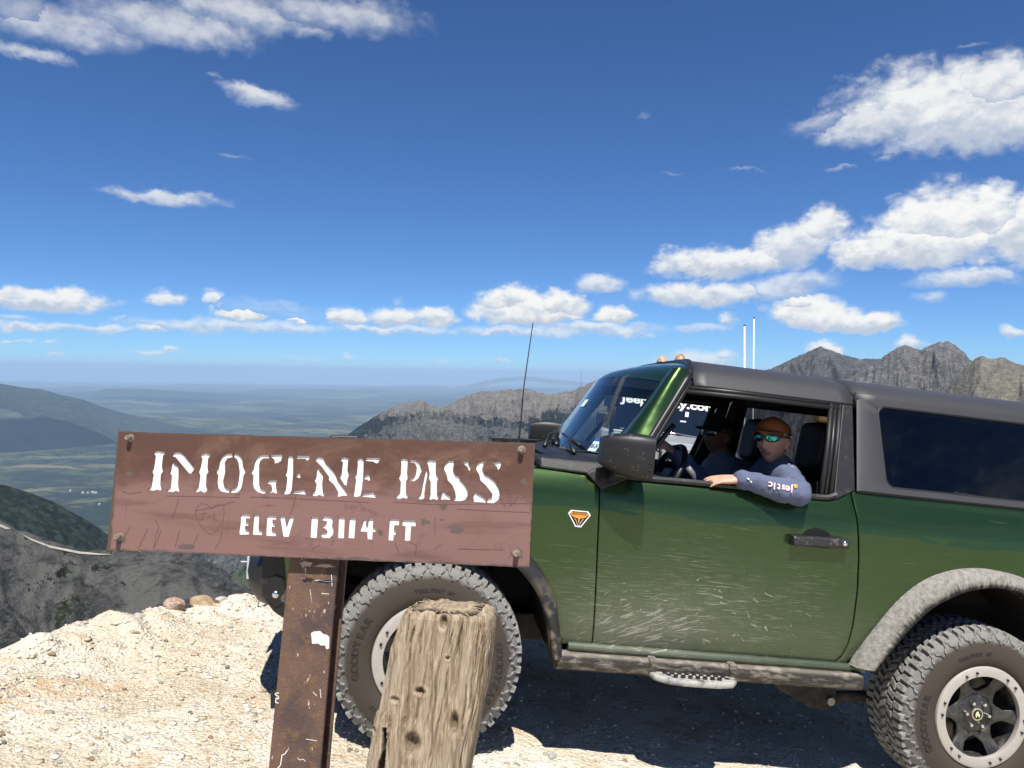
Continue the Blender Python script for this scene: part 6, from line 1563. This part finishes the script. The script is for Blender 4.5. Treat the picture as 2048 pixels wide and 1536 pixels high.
# ---- the driver
NAVY = cloth('washed_navy', (.110, .132, .210)); 
drv = empty('person', M_CAR); tag(drv, 'driver in rust cap, mirrored sunglasses and blue sweatshirt, elbow out of the window', 'person')
HM = face_matrix((1.662, -.475, 1.480), (-.76, -.65, -.04), roll=math.radians(3))
ls, le, lw = (1.700, -.600, 1.285), (1.560, -.965, 1.262), (1.318, -.900, 1.288)
rs_, re_, rw = (1.745, -.205, 1.270), (1.500, -.190, 1.150), (1.205, -.300, 1.362)
mb = MB(); head_shape(mb, HM)
limb(mb, [(1.735, -.42, 1.30), (1.70, -.45, 1.38)], [.062, .056])
ball(mb, (1.78, -.40, 1.06), (.10, .16, .26)); ball(mb, (1.75, -.41, 1.22), (.085, .19, .09))
limb(mb, [ls, le, lw], [.052, .042, .028]); limb(mb, [rs_, re_, rw], [.052, .042, .028])
limb(mb, [(1.75, -.30, .84), (1.36, -.26, .90), (1.15, -.26, .62)], [.085, .07, .05]); limb(mb, [(1.75, -.50, .84), (1.36, -.52, .90), (1.15, -.50, .62)], [.085, .07, .05])
d = (Vector((1.15, -.868, 1.268)) - Vector(lw)).normalized(); bk = Vector((.0, -.30, .95)); bk = (bk - d * bk.dot(d)).normalized(); xx = d.cross(bk)
hand(mb, lw, Matrix(((xx.x, d.x, bk.x), (xx.y, d.y, bk.y), (xx.z, d.z, bk.z))), .16, flip=1 if xx.y > 0 else -1, thumb=.3)
d = (Vector((1.115, -.335, 1.405)) - Vector(rw)).normalized(); bk = Vector((.25, -.55, .8)); bk = (bk - d * bk.dot(d)).normalized(); xx = d.cross(bk)
hand(mb, rw, Matrix(((xx.x, d.x, bk.x), (xx.y, d.y, bk.y), (xx.z, d.z, bk.z))), .85, flip=1, thumb=.8)
union(mb, 'body', SKIN, drv, .0048, 4)
def sweatshirt(parent, sh, m_, neck, torso_c, name, voxel=.007):
    mb = MB()
    (l0, l1, l2), (r0, r1, r2) = sh
    ball(mb, torso_c, (.135, .205, .30), 24); mid = (Vector(l0) + Vector(r0)) / 2
    limb(mb, [l0, Vector(l0).lerp(mid, .5) + Vector((0, 0, .035)), Vector(r0).lerp(mid, .5) + Vector((0, 0, .035)), r0], [.070, .082, .082, .070], 20)
    ball(mb, mid + Vector((.01, 0, -.04)), (.12, .21, .12), 24)
    for a, b, c in ((l0, l1, l2), (r0, r1, r2)):
        a, b, c = Vector(a), Vector(b), Vector(c)
        limb(mb, [a, a.lerp(b, .5) + Vector((.01, 0, -.006)), b + Vector((.006, 0, -.008)), b.lerp(c, .45) + Vector((0, 0, -.006)), b.lerp(c, .82), b.lerp(c, .97)], [.070, .060, .056, .050, .044, .039], 18)
        e = b.lerp(c, .97); dd = (c - b).normalized()
        mb.tube([e - dd * .045, e - dd * .040, e + dd * .012, e + dd * .014], [.039, .043, .0425, .038], 18)
    limb(mb, [neck[0], neck[1]], [.085, .072], 18)
    o = union(mb, name, m_, parent, voxel, 5)
    # folds: creases that run round the sleeves and across the body
    me = o.data; n = len(me.vertices); co = np.empty(n * 3, dtype=np.float32); me.vertices.foreach_get('co', co); co = co.reshape(-1, 3)
    nr = np.empty(n * 3, dtype=np.float32); me.vertices.foreach_get('normal', nr); nr = nr.reshape(-1, 3)
    x, y, z = co.astype(float).T
    dsp = .0075 * ridged(x * 9 + 2.5 * y, y * 4 + z * 11 + .5, 2, .5) * .6 + .005 * fbm(x * 16, z * 14 + y * 9, 3)
    co = co + nr * dsp[:, None].astype(np.float32); me.vertices.foreach_set('co', co.ravel().astype(np.float32)); me.update()
    return o
sw = sweatshirt(drv, ((ls, le, lw), (rs_, re_, rw)), NAVY, ((1.735, -.42, 1.31), (1.715, -.44, 1.352)), (1.775, -.40, 1.06), 'sweatshirt')
mb = MB(); limb(mb, [(1.75, -.30, .82), (1.36, -.26, .89), (1.14, -.26, .60)], [.105, .09, .07]); limb(mb, [(1.75, -.50, .82), (1.36, -.52, .89), (1.14, -.50, .60)], [.105, .09, .07]); ball(mb, (1.78, -.40, .84), (.14, .19, .12))
union(mb, 'trousers', cloth('dark_trousers', (.03, .03, .04)), drv, .012, 4)
cap(drv, HM, cloth('rust_cotton', (.25, .085, .030)))
def lens_build(t, p):
    ps = t.obj(); t.l.new(t.mix(t.step(t.noise(ps, 60, 2), .4, .6), (.012, .10, .13, 1), (.05, .40, .25, 1)), p.inputs['Base Color'])
shades(drv, HM, mat('green_mirror_lens', lens_build, color=(.1, .5, .4), rough=.06, metal=.9))
mb = MB(); rows = []                           # cropped hair under the cap
for i in range(6):
    v = lerp(.36, -.30, i / 5); rows.append([HM @ Vector((.0785 * math.sin(u) * math.cos(v), .099 * math.cos(u) * math.cos(v) - .002, .119 * math.sin(v) + .002)) for u in [lerp(math.radians(96), math.radians(264), k / 20) for k in range(21)]])
mb.loft(rows); mb.build('hair', mat('short_hair', color=(.055, .030, .016), rough=.85), drv, smooth=True, solid=.004)
def mouth(parent, M):
    lip = mat('lips', color=(.38, .17, .135), rough=.5)
    fy = lambda x, z, o: M @ Vector((x, .0885 + o - 2.6 * x * x * 4, z))
    mb = MB(); mb.tube([fy(x, -.0600 - .0012 * math.cos(x * 90) - .5 * abs(x) * .10, .0040) for x in (-.026, -.018, -.009, 0, .009, .018, .026)], [.0012, .0026, .0034, .0032, .0034, .0026, .0012], 8)
    mb.tube([fy(x, -.0690 + abs(x) * .12, .0030) for x in (-.022, -.012, 0, .012, .022)], [.0014, .0036, .0044, .0036, .0014], 8); mb.build('lips', lip, parent, smooth=True)
    mb = MB(); mb.tube([fy(x, -.0645 + abs(x) * .03, .0062) for x in (-.027, -.014, 0, .014, .027)], .0010, 6); mb.build('mouth_line', mat('mouth_dark', color=(.06, .02, .018), rough=.7), parent, smooth=True)
mouth(drv, HM)
PRINT = mat('pink_white_print', color=(.85, .62, .60), rough=.7); PRO = mat('orange_print', color=(.85, .36, .06), rough=.7)
def sleeve_print(name, path, size, m_):
    """letters set one by one on the cloth: (character, photo x, photo y, turn in degrees)"""
    bpy.context.view_layer.update()
    for ch, px, py, rot in path:
        d = (M_CAR_I.to_3x3() @ ray(px, py)).normalized(); ok, loc, nrm, _ = sw.ray_cast(_camL, d)
        if not ok or nrm.dot(d) > -.25: continue
        a = math.radians(rot); ex = Vector((math.cos(a), 0, math.sin(a))); ex = (ex - nrm * ex.dot(nrm)).normalized(); ey = nrm.cross(ex)
        flat_text(name, ch, size, m_, sw, loc + nrm * .004, ex, ey, .0006, bold=.0011)
sleeve_print('sleeve_lettering', [('c', 1541, 970, 178), ('i', 1549, 972, 176), ('t', 1557, 974, 174), ('s', 1566, 976, 172), ('e', 1575, 978, 170), ('j', 1583, 979, 168)], .044, PRINT)
sleeve_print('sleeve_piping', [('-', 1497, 957, -38), ('-', 1503, 962, -38), ('-', 1578, 929, -70), ('-', 1584, 935, -55)], .036, WHITE)
sleeve_print('sleeve_ornament', [('a', 1590, 974, 150), ('M', 1593, 960, 118)], .036, PRO)

# ---- the passenger (in the dark of the cabin)
psg = empty('person', M_CAR); tag(psg, 'passenger in dark cap and light grey shirt in the shade beyond the driver', 'person')
PM = face_matrix((1.705, .345, 1.475), (-.90, -.40, -.04))
GREYT = cloth('grey_shirt', (.20, .23, .27))
pl_, pr_ = ((1.76, .15, 1.24), (1.66, .05, .98), (1.42, .16, .90)), ((1.76, .54, 1.24), (1.66, .62, .98), (1.42, .52, .90))
mb = MB(); head_shape(mb, PM); limb(mb, [(1.75, .345, 1.27), (1.735, .345, 1.37)], [.062, .056])
ball(mb, (1.78, .345, 1.02), (.10, .16, .26)); limb(mb, pl_, [.052, .042, .028]); limb(mb, pr_, [.052, .042, .028])
for w_, dr in ((pl_[2], (-.8, .45, -.2)), (pr_[2], (-.8, -.45, -.2))):
    d = Vector(dr).normalized(); bk = Vector((-.2, 0, 1)); bk = (bk - d * bk.dot(d)).normalized(); xx = d.cross(bk)
    hand(mb, w_, Matrix(((xx.x, d.x, bk.x), (xx.y, d.y, bk.y), (xx.z, d.z, bk.z))), .35, flip=1 if dr[1] < 0 else -1)
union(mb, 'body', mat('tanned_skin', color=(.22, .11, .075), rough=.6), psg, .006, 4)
sweatshirt(psg, (pl_, pr_), GREYT, ((1.75, .345, 1.27), (1.735, .345, 1.33)), (1.78, .345, 1.02), 'shirt', .009)
cap(psg, PM, cloth('black_cotton', (.012, .012, .014)))
shades(psg, PM, mat('dark_lens', color=(.06, .06, .065), rough=.05, metal=.8))

# ------------------------------------------------------------------ the parked vehicle seen through the cabin
JY = 5.25                                      # its windscreen stands this far over on the car's y axis
j_t, j_b = S(1345, 783, JY), S(1345, 872, JY)
JX, JZT, JZB = j_t.x, j_t.z, j_b.z
JG = JZB - 1.18
jeep = empty('open_jeep', M_CAR @ Matrix.Translation((JX, JY, JG)) @ Matrix.Rotation(math.radians(-10), 4, 'Z'))
tag(jeep, 'silver open-backed jeep with a white web address across its windscreen, parked beyond the green car', 'jeep')
JB = dusty('silver_paint', (.26, .28, .31), (.36, .34, .30), .3, .3, 8, .4, .7); JK = mat('jeep_black', color=(.014, .014, .015), rough=.5)
h0 = JZB - JG; h1 = JZT - JG
mb = MB(); mb.hexa([(-.62, -1.25, .70), (.62, -1.25, .70), (.74, .0, .62), (-.74, .0, .62), (-.60, -1.25, h0 - .09), (.60, -1.25, h0 - .09), (.73, .0, h0 - .02), (-.73, .0, h0 - .02)])
hood = mb.build('hood', JB, jeep, bevel=.05, segs=3)
mb = MB(); mb.hexa([(-.33, -1.1, h0 - .10), (.33, -1.1, h0 - .10), (.40, -.08, h0 - .03), (-.40, -.08, h0 - .03), (-.30, -1.05, h0 - .06), (.30, -1.05, h0 - .06), (.37, -.10, h0 + .012), (-.37, -.10, h0 + .012)]); mb.build('hood_bulge', JB, hood, bevel=.02)
for sg in (-1, 1):
    mb = MB(); mb.box((sg * .52, -.45, h0 - .02), (.04, .10, .05)); mb.build('hood_latch', JK, hood, bevel=.01)
    mb = MB(); mb.box((sg * .24, -.10, h0 + .010), (.09, .05, .03)); mb.build('washer_jet', JK, hood, bevel=.008)
mb = MB(); mb.box((0, .75, .84), (1.46, 1.5, .50)); mb.box((0, 2.2, .92), (1.46, 1.4, .5)); mb.build('tub', JB, jeep, bevel=.04)
mb = MB(); mb.box((0, -1.27, .88), (1.10, .05, .40)); gr_ = mb.build('grille', JB, jeep, bevel=.03)
for k in range(7): MB().box((-.27 + .09 * k, -1.30, .88), (.035, .02, .28)).build('slot', JK, gr_, bevel=.008)
for sg in (-1, 1): MB().lathe([(0, -.03), (.07, -.028), (.09, 0)], 'Y', (sg * .43, -1.30, .92), 20).build('headlight', LAMP, gr_, smooth=True)
MB().box((0, -1.42, .55), (1.6, .16, .18)).build('front_bumper', JK, jeep, bevel=.03)
for sg in (-1, 1):
    for y in (-.85, 1.75):
        MB().lathe([(.02, .12), (.20, .13), (.23, .10), (.36, .12), (.40, .06), (.40, -.10), (.36, -.14), (.2, -.12), (.0, -.12)], 'X', (sg * .72, y, .40), 28).build('wheel', TYRE, jeep, smooth=True, auto=40)
    mb = MB(); mb.hexa([(sg * .60, -1.30, .84), (sg * .92, -1.30, .80), (sg * .92, -.38, .80), (sg * .60, -.38, .84), (sg * .60, -1.28, .90), (sg * .92, -1.26, .86), (sg * .92, -.42, .86), (sg * .60, -.40, .90)]); mb.build('mudguard', JK, jeep, bevel=.02)
    mb = MB(); mb.tube([(sg * .72, .02, h0 - .02), (sg * .66, .20, h1 - .02)], .026, 8); mb.build('screen_pillar', JK, jeep, smooth=True)
    mb = MB(); mb.tube([(sg * .64, .75, .9), (sg * .62, .78, h1 + .0), (sg * .60, 1.9, h1 - .0), (sg * .60, 2.7, .95)], .03, 8); mb.build('roll_hoop', JK, jeep, smooth=True)
    MB().box((sg * .84, .10, h0 + .12), (.17, .06, .20)).build('side_mirror', JK, jeep, bevel=.03)
MB().tube([(-.66, .20, h1 + .005), (.66, .20, h1 + .005)], .030, 8).build('screen_header', JB, jeep, smooth=True)
MB().box((0, .0, h0 - .01), (1.40, .12, .03)).build('cowl', mat('sunlit_cowl', color=(.55, .56, .57), rough=.3, metal=.3), jeep, bevel=.01)  # paler than the body: the sun glint is put into its colour
def jq(x, z, o=0): f = (z - h0) / (h1 - h0); return (x * lerp(1, .91, f), lerp(.02, .20, f) - .012 - o, z)
mb = MB(); mb.v = [jq(-.70, h0), jq(.70, h0), jq(.70, h1 - .02), jq(-.70, h1 - .02)]; mb.f = [(0, 1, 2, 3)]; jw = mb.build('windscreen', mat('dark_screen', color=(.008, .012, .018), rough=.04, coat=1), jeep)
MB().box((0, .6, h0 - .2), (1.3, 1.0, .5)).build('dashboard', JK, jeep)
sl = Vector((0, .18, h1 - h0)).normalized()
tw = S(1438, 800, JY).x - S(1250, 800, JY).x
wt_ = flat_text('web_lettering', 'JeepOuray.com', .155, WHITE, jw, Vector(jq(-.005, h1 - .150, .004)), (1, 0, 0), sl, .001, bold=.005); wxs = [v.co.x for v in wt_.data.vertices]; wt_.scale = (tw / (max(wxs) - min(wxs)), 1, 1)
for x0, x1 in ((-.20, .36), (-.62, -.12)):     # wipers lying on the screen
    mb = MB(); mb.tube([jq(x0, h0 + .030, .02), jq((x0 + x1) / 2, h0 + .036, .03), jq(x1, h0 + .022, .02)], .011, 6); wp = mb.build('wiper', CHROME, jeep, smooth=True)
    mb = MB(); mb.tube([jq((x0 + x1) / 2, h0 + .04, .03), jq(x1 + .05, h0 - .04, .04)], .010, 6); mb.build('wiper_arm', JK, wp, smooth=True)
MB().box(jq(.24, h0 + .285, .004), (.045, .006, .085)).build('paper_pass', WHITE, jw); MB().box(jq(.19, h0 + .20, .004), (.075, .006, .018)).build('paper_strip', WHITE, jw)
mb = MB(); mb.box((0, 2.15, 1.28), (1.2, .5, .12)); mb.box((0, 2.45, 1.55), (1.2, .12, .5)); mb.build('raised_bench', JK, jeep, bevel=.03)
MJ = M_CAR @ Matrix.Translation((JX, JY, JG)) @ Matrix.Rotation(math.radians(-10), 4, 'Z')
MJ_I = MJ.inverted()
def jl(px, py, y):                             # photo point on a cross plane of the jeep
    c = MJ_I @ CAM; r = MJ_I.to_3x3() @ ray(px, py); return c + r * ((y - c.y) / r.y)
def sitter(px, py, label, hair_m, hooded, top_m):
    hc = jl(px, py, 2.15); p = empty('person', MJ); tag(p, label, 'person')
    Mh = face_matrix((hc.x, hc.y, hc.z - .105), (.05, -1, -.05)); c = Vector((hc.x, hc.y, hc.z - .105))
    seat_z = 1.34
    mb = MB(); head_shape(mb, Mh); limb(mb, [c + Vector((0, .02, -.20)), c + Vector((0, .01, -.08))], [.06, .05]); ball(mb, (c.x, c.y + .04, (seat_z + c.z - .2) / 2 + .03), (.15, .10, max(.2, (c.z - .2 - seat_z) / 2 + .06)))
    A1, A2 = c + Vector((-.19, .03, -.27)), c + Vector((.19, .03, -.27)); H1, H2 = Vector((c.x - .14, c.y - .30, seat_z + .17)), Vector((c.x + .14, c.y - .30, seat_z + .17))
    E1, E2 = (A1 + H1) / 2 + Vector((-.06, .08, -.10)), (A2 + H2) / 2 + Vector((.06, .08, -.10))
    limb(mb, [A1, E1, H1], [.05, .042, .03]); limb(mb, [A2, E2, H2], [.05, .042, .03])
    for h_, f_ in ((H1, 1), (H2, -1)): hand(mb, h_, Matrix(((-1, 0, 0), (0, -1, 0), (0, 0, 1))), .4, flip=f_)
    for s_ in (-1, 1): limb(mb, [(c.x + s_ * .10, c.y, seat_z + .07), (c.x + s_ * .12, c.y - .44, seat_z + .09), (c.x + s_ * .12, c.y - .46, seat_z - .33)], [.075, .062, .045])
    union(mb, 'body', SKIN, p, .008, 3)
    sweatshirt(p, ((A1, E1, H1), (A2, E2, H2)), top_m, (c + Vector((0, .02, -.20)), c + Vector((0, .012, -.15))), (c.x, c.y + .05, seat_z + .22), 'jacket', .011)
    mb = MB(); rows = []
    k = 1.14 if hooded else 1.07
    for i in range(15):
        v = lerp(math.pi / 2, -1.0 if not hooded else -1.25, i / 14); op = lerp(.25, .72, min(1, i / 6)) if i > 2 else .0
        rows.append([Mh @ Vector((.076 * k * math.sin(u) * max(math.cos(v), .55 if i > 10 else 0), .098 * k * math.cos(u) * max(math.cos(v), .55 if i > 10 else 0) - .004, .120 * k * math.sin(v) + .002)) for u in [lerp(op, 2 * math.pi - op, q / 40) for q in range(41)]])
    mb.loft(rows); mb.build('hood' if hooded else 'hair', hair_m, p, smooth=True, solid=.010 if hooded else .006, fix=True)
    shades(p, Mh, mat('brown_lens', color=(.03, .018, .016), rough=.1, metal=.5))
    mb = MB()
    for s_ in (-1, 1): limb(mb, [(c.x + s_ * .10, c.y, seat_z + .07), (c.x + s_ * .12, c.y - .44, seat_z + .08), (c.x + s_ * .12, c.y - .46, seat_z - .33)], [.095, .078, .06])
    union(mb, 'trousers', cloth('jeans', (.05, .07, .12)), p, .014, 3)
BLOND = mat('streaked_blond_hair', lambda t, p: t.l.new(t.mix(t.step(t.noise(t.mapv(t.obj(), (70, 70, 8)), 1.0, 3), .42, .58), (.30, .17, .07, 1), (.75, .58, .36, 1)), p.inputs['Base Color']), color=(.6, .45, .25), rough=.5)
sitter(1325, 714, 'person with streaked blond hair, only the crown showing above the roof of the green car', BLOND, False, cloth('teal_fleece', (.08, .16, .18)))
sitter(1361, 711, 'person in a tan hood and sunglasses, face showing above the roof of the green car', cloth('tan_hood', (.36, .26, .18)), True, cloth('tan_jacket', (.36, .26, .18)))

# white whips, trail board
for px0, px1, py, lab in ((1489, 1489, 652, 'shorter of the two thin white poles rising behind the car roof'), (1507, 1508, 637, 'taller of the two thin white poles rising behind the car roof')):
    yy_ = 7.4; a = S(px1, py, yy_); b = S(px0, 735, yy_); gnd = -.46 - .033 * b.x; b.x = b.x + (a.x - b.x) / (a.z - b.z) * (gnd - b.z)
    r0 = .0135 if 'shorter' in lab else .0105
    ro = empty('white_pole', M_CAR @ Matrix.Translation((b.x, yy_, gnd))); tag(ro, lab, 'pole', 'white poles behind the car')
    top = Vector((a.x, yy_, a.z)) - Vector((b.x, yy_, gnd))
    MB().tube([(0, 0, -.2), top * .5, top], [r0, r0, r0 * .9], 8).build('shaft', mat('white_fibre', color=(.82, .84, .84), rough=.4), ro, smooth=True)
    MB().tube([top, top + Vector((0, 0, .02))], r0 * 1.15, 8).build('tip', JK, ro)
tb = S(1652, 880, 4.6); gnd = -.46 - .033 * tb.x
tbo = empty('trail_board', M_CAR @ Matrix.Translation((tb.x, 4.6, gnd))); tag(tbo, 'brown trail board on a stout post seen through the rear of the driver window', 'sign')
hgt = tb.z - gnd
MB().box((0, .05, hgt * .5), (.16, .12, hgt + .62)).build('post', dusty('brown_board', (.19, .085, .035), (.30, .2, .12), .4, .8, 12), tbo, bevel=.01)
MB().box((0, .05, hgt + .26), (.26, .16, .10)).build('post_cap', mat('ochre_cap', color=(.40, .26, .10), rough=.8), tbo, bevel=.02)
bd = MB().box((0, -.03, hgt - .01), (.46, .04, .24)); bd = bd.build('board', dusty('olive_board', (.14, .13, .09), (.3, .28, .22), .4, .8, 15), tbo, bevel=.006)
flat_text('board_lettering', 'WIS', .16, mat('pale_letter', color=(.38, .37, .30), rough=.8), bd, (0, -.053, hgt), (1, 0, 0), (0, 0, 1), .001)

# ------------------------------------------------------------------ stones on the dirt
def rock_mesh(seed, sub=2, rough=.28, flat=.6):
    bm = bmesh.new(); bmesh.ops.create_icosphere(bm, subdivisions=sub, radius=1); r_ = np.random.default_rng(seed)
    k = 9; pn = r_.normal(size=(k, 3)); pn /= np.linalg.norm(pn, axis=1)[:, None]; pd = r_.uniform(.55, .95, k)
    off = r_.uniform(0, 40, 2)
    for v in bm.verts:
        p = np.array(v.co)
        for n, d_ in zip(pn, pd):
            e = p @ n
            if e > d_: p = p - n * (e - d_) * .92
        q = 1 + rough * .25 * float(fbm(np.array([p[0] * 2 + off[0]]), np.array([p[1] * 2 + p[2] * 1.7 + off[1]]), 3)[0])
        v.co = Vector(p * q * np.array([1, .8, flat]))
    me = bpy.data.meshes.new('rock'); bm.to_mesh(me); bm.free(); return me
def rock_mat(name, a, b):
    def f(t, p):
        ps = t.obj(); n = t.noise(ps, 2.4, 6, .65, .5); n2 = t.noise(ps, 11, 4, .65)
        c = t.mix(t.step(n, .38, .62), (*a, 1), (*b, 1)); c = t.mix(t.m('MULTIPLY', t.step(n2, .56, .68), .5), c, (*[x * .5 for x in a], 1))
        t.l.new(c, p.inputs['Base Color']); t.l.new(t.bump(t.m('ADD', n, n2), .8, .03), p.inputs['Normal'])
    return mat(name, f, color=a, rough=.92, spec=.2)
RW = rock_mat('white_stone', (.70, .66, .57), (.80, .77, .70)); RR = rock_mat('reddish_stone', (.50, .28, .18), (.68, .58, .48)); RT = rock_mat('tan_stone', (.50, .35, .19), (.60, .47, .30)); RG = rock_mat('grey_stone', (.30, .27, .23), (.44, .40, .34))
def on_ground(px, py):
    p = hit(px, py, (.033, 0, 1), 0); return p.x, p.y
def put_rock(px, py, w_px, m_, label, seed, flat=.6, group=None, sink=.25):
    x, y = on_ground(px, py); dist = (M_CAR @ Vector((x, y, 0)) - CAM).dot(CF); r = w_px / 2 * dist / F_PX
    me = rock_mesh(seed, 3 if w_px > 25 else 2, flat=flat); me.materials.append(m_); me.polygons.foreach_set('use_smooth', np.ones(len(me.polygons), dtype=bool)); me.set_sharp_from_angle(angle=math.radians(32))
    o = bpy.data.objects.new('rock', me); COL.objects.link(o)
    o.matrix_world = M_CAR @ Matrix.Translation((x, y, gz(x, y) + r * flat * (1 - 2 * sink) * .6)) @ Matrix.Rotation(seed * 1.7 % 6.28, 4, 'Z') @ Matrix.Scale(r, 4)
    tag(o, label, 'rock', group); return o
put_rock(345, 1234, 52, RR, 'reddish white rock on the brink of the drop', 3, .66)
put_rock(404, 1223, 66, RT, 'long flat tan rock on the brink beside the reddish one', 5, .40)
put_rock(275, 1256, 42, RW, 'rounded white rock half sunk in the brink below the reddish one', 8, .62)
put_rock(100, 1326, 17, RT, 'small tan stone by itself on the dirt near the left end of the brink', 13)
put_rock(522, 1202, 44, RW, 'pale boulder on the brink under the car bumper', 15, .45, sink=.35)
put_rock(440, 1222, 26, RW, 'small white rock at the tail of the long tan rock', 17, .55)
for k, (px, py, w_) in enumerate(((25, 1394, 13), (4, 1462, 14), (7, 1479, 13), (255, 1474, 15), (190, 1500, 18), (184, 1512, 15), (455, 1337, 12), (368, 1341, 12), (425, 1319, 9), (272, 1290, 11), (250, 1374, 10), (461, 1262, 12), (60, 1352, 10), (316, 1318, 12), (1060, 1330, 16), (1105, 1515, 20), (1092, 1509, 13), (1250, 1522, 12), (380, 1430, 11), (140, 1440, 10), (480, 1290, 10), (500, 1310, 9), (330, 1290, 10), (90, 1408, 9), (210, 1420, 10), (420, 1480, 12), (510, 1450, 11), (120, 1520, 11), (300, 1520, 10), (470, 1400, 9), (700, 1500, 14), (690, 1525, 10))):
    put_rock(px, py, w_ * 1.15, [RW, RT, RG, RW][k % 4], 'small loose stone lying on the pale dirt', 30 + k, .6, 'small loose stones on the dirt')
# gravel: too many to count
mb = MB(); base = []
for k in range(6):
    me = rock_mesh(200 + k, 1, rough=1.2, flat=.50); base.append(([tuple(v.co) for v in me.vertices], [tuple(f.vertices) for f in me.polygons])); bpy.data.meshes.remove(me)
rg = np.random.default_rng(12); N_ = 22000
gx = np.concatenate([rg.uniform(-2.6, 3.3, N_ // 2), rg.uniform(-1.9, .5, N_ // 2)]); gy = np.concatenate([rg.uniform(-2.3, 1.6, N_ // 2), rg.uniform(-2.2, .8, N_ // 2)])
ghz = np.array([ground_h(gx[None, :], gy[None, :])[0]])[0]; ed = edge_dist(gx[None, :], gy[None, :])[0]
VV, FF, off = [], [], 0
for i in range(N_):
    if ed[i] > .03: continue
    v, f = base[i % 6]; r = (.0028 + .012 * rg.random() ** 5) if i % 60 else rg.uniform(.010, .030); a = rg.uniform(0, 6.28); ca, sa = math.cos(a), math.sin(a)
    for p in v: VV.append((gx[i] + (p[0] * ca - p[1] * sa) * r, gy[i] + (p[0] * sa + p[1] * ca) * r, ghz[i] + (p[2] * r + r * .2 if r < .016 else p[2] * r * .55 + r * .02)))
    for q in f: FF.append((q[0] + off, q[1] + off, q[2] + off))
    off += len(v)
def grav(t, p):
    rn = t.new('ShaderNodeNewGeometry').outputs['Random Per Island']
    t.l.new(t.ramp(rn, [(0, (.28, .24, .18)), (.25, (.48, .40, .28)), (.6, (.64, .57, .45)), (.88, (.72, .68, .60)), (1, (.46, .28, .14))]), p.inputs['Base Color'])
gv = add_mesh('gravel', np.array(VV), np.array(FF), mat('gravel', grav, rough=.95, spec=.15)); gv.matrix_world = M_CAR; tag(gv, kind='stuff')

# thin stake on the brink, far mast, tower in the valley
a, b_ = S(517, 1180, .6), None
x, y = on_ground(513, 1231); st = empty('stake', M_CAR @ Matrix.Translation((x, y, gz(x, y)))); tag(st, 'thin weathered stake on the brink just ahead of the car bumper', 'stake')
MB().tube([(0, 0, -.05), (.004, 0, .05), (.012, 0, .34)], [.003, .006, .008], 6).build('rod', dusty('grey_stick', (.34, .32, .28), (.5, .48, .42), .5, .8, 40), st, smooth=True)
d = ray(1162, 774).normalized(); D = 6150; base_p = CAM + d * (D / math.hypot(d.x, d.y)); d2 = ray(1162, 742).normalized(); top_p = CAM + d2 * (D / math.hypot(d2.x, d2.y))
ma = empty('radio_mast', Matrix.Translation(base_p)); tag(ma, 'hair-thin radio mast standing on the far ridge left of the windscreen', 'mast')
MB().tube([(0, 0, -25), (0, 0, top_p.z - base_p.z)], [2.2, 1.3], 6).build('lattice', mat('mast_grey', color=(.25, .26, .28), rough=.6), ma)
d = ray(497, 1136).normalized(); D = 1330; bp = CAM + d * (D / math.hypot(d.x, d.y)); s_ = D / F_PX
tw_ = empty('mine_tower', Matrix.Translation(bp)); tag(tw_, 'tiny pale tower down in the valley under the sign, left of the bumper', 'tower')
mb = MB(); mb.hexa([(-3.2 * s_, -2, -20 * s_), (3.2 * s_, -2, -20 * s_), (3.2 * s_, 2, -20 * s_), (-3.2 * s_, 2, -20 * s_), (-2.0 * s_, -1.4, 22 * s_), (2.0 * s_, -1.4, 22 * s_), (2.0 * s_, 1.4, 22 * s_), (-2.0 * s_, 1.4, 22 * s_)]); mb.build('shaft', mat('pale_concrete', color=(.6, .6, .57), rough=.8), tw_)
MB().box((-8 * s_, 0, 12 * s_), (13 * s_, 3, 1.6 * s_)).build('gantry', bpy.data.materials['pale_concrete'], tw_)

# scattered far buildings in the valley meadow
for k, (px, py, w_) in enumerate(((141, 983, 3), (166, 987, 4), (176, 987, 3), (186, 986, 5), (192, 987, 4), (199, 1010, 3))):
    d = ray(px, py).normalized(); ok, loc, nrm, _ = valley_o.ray_cast(CAM, d)
    if not ok: continue
    s_ = (loc - CAM).length / F_PX
    fb = empty('farm_building', Matrix.Translation(loc)); tag(fb, 'tiny white building far below in the valley meadow', 'building', 'far white buildings in the valley')
    a, b_, h_ = w_ * s_ / 2, w_ * s_ * .35, s_ * 2.2
    mb = MB(); mb.box((0, 0, h_ * .3), (2 * a, 2 * b_, h_ * 1.4)); mb.build('wall', mat('dull_white', color=(.42, .42, .40), rough=.7), fb)
    mb = MB(); mb.prism([(-a * 1.05, -b_ * 1.1, h_), (-a * 1.05, b_ * 1.1, h_), (-a * 1.05, 0, h_ * 1.5)], (2.1 * a, 0, 0)); mb.build('roof', mat('metal_roof', color=(.36, .37, .38), rough=.6), fb)
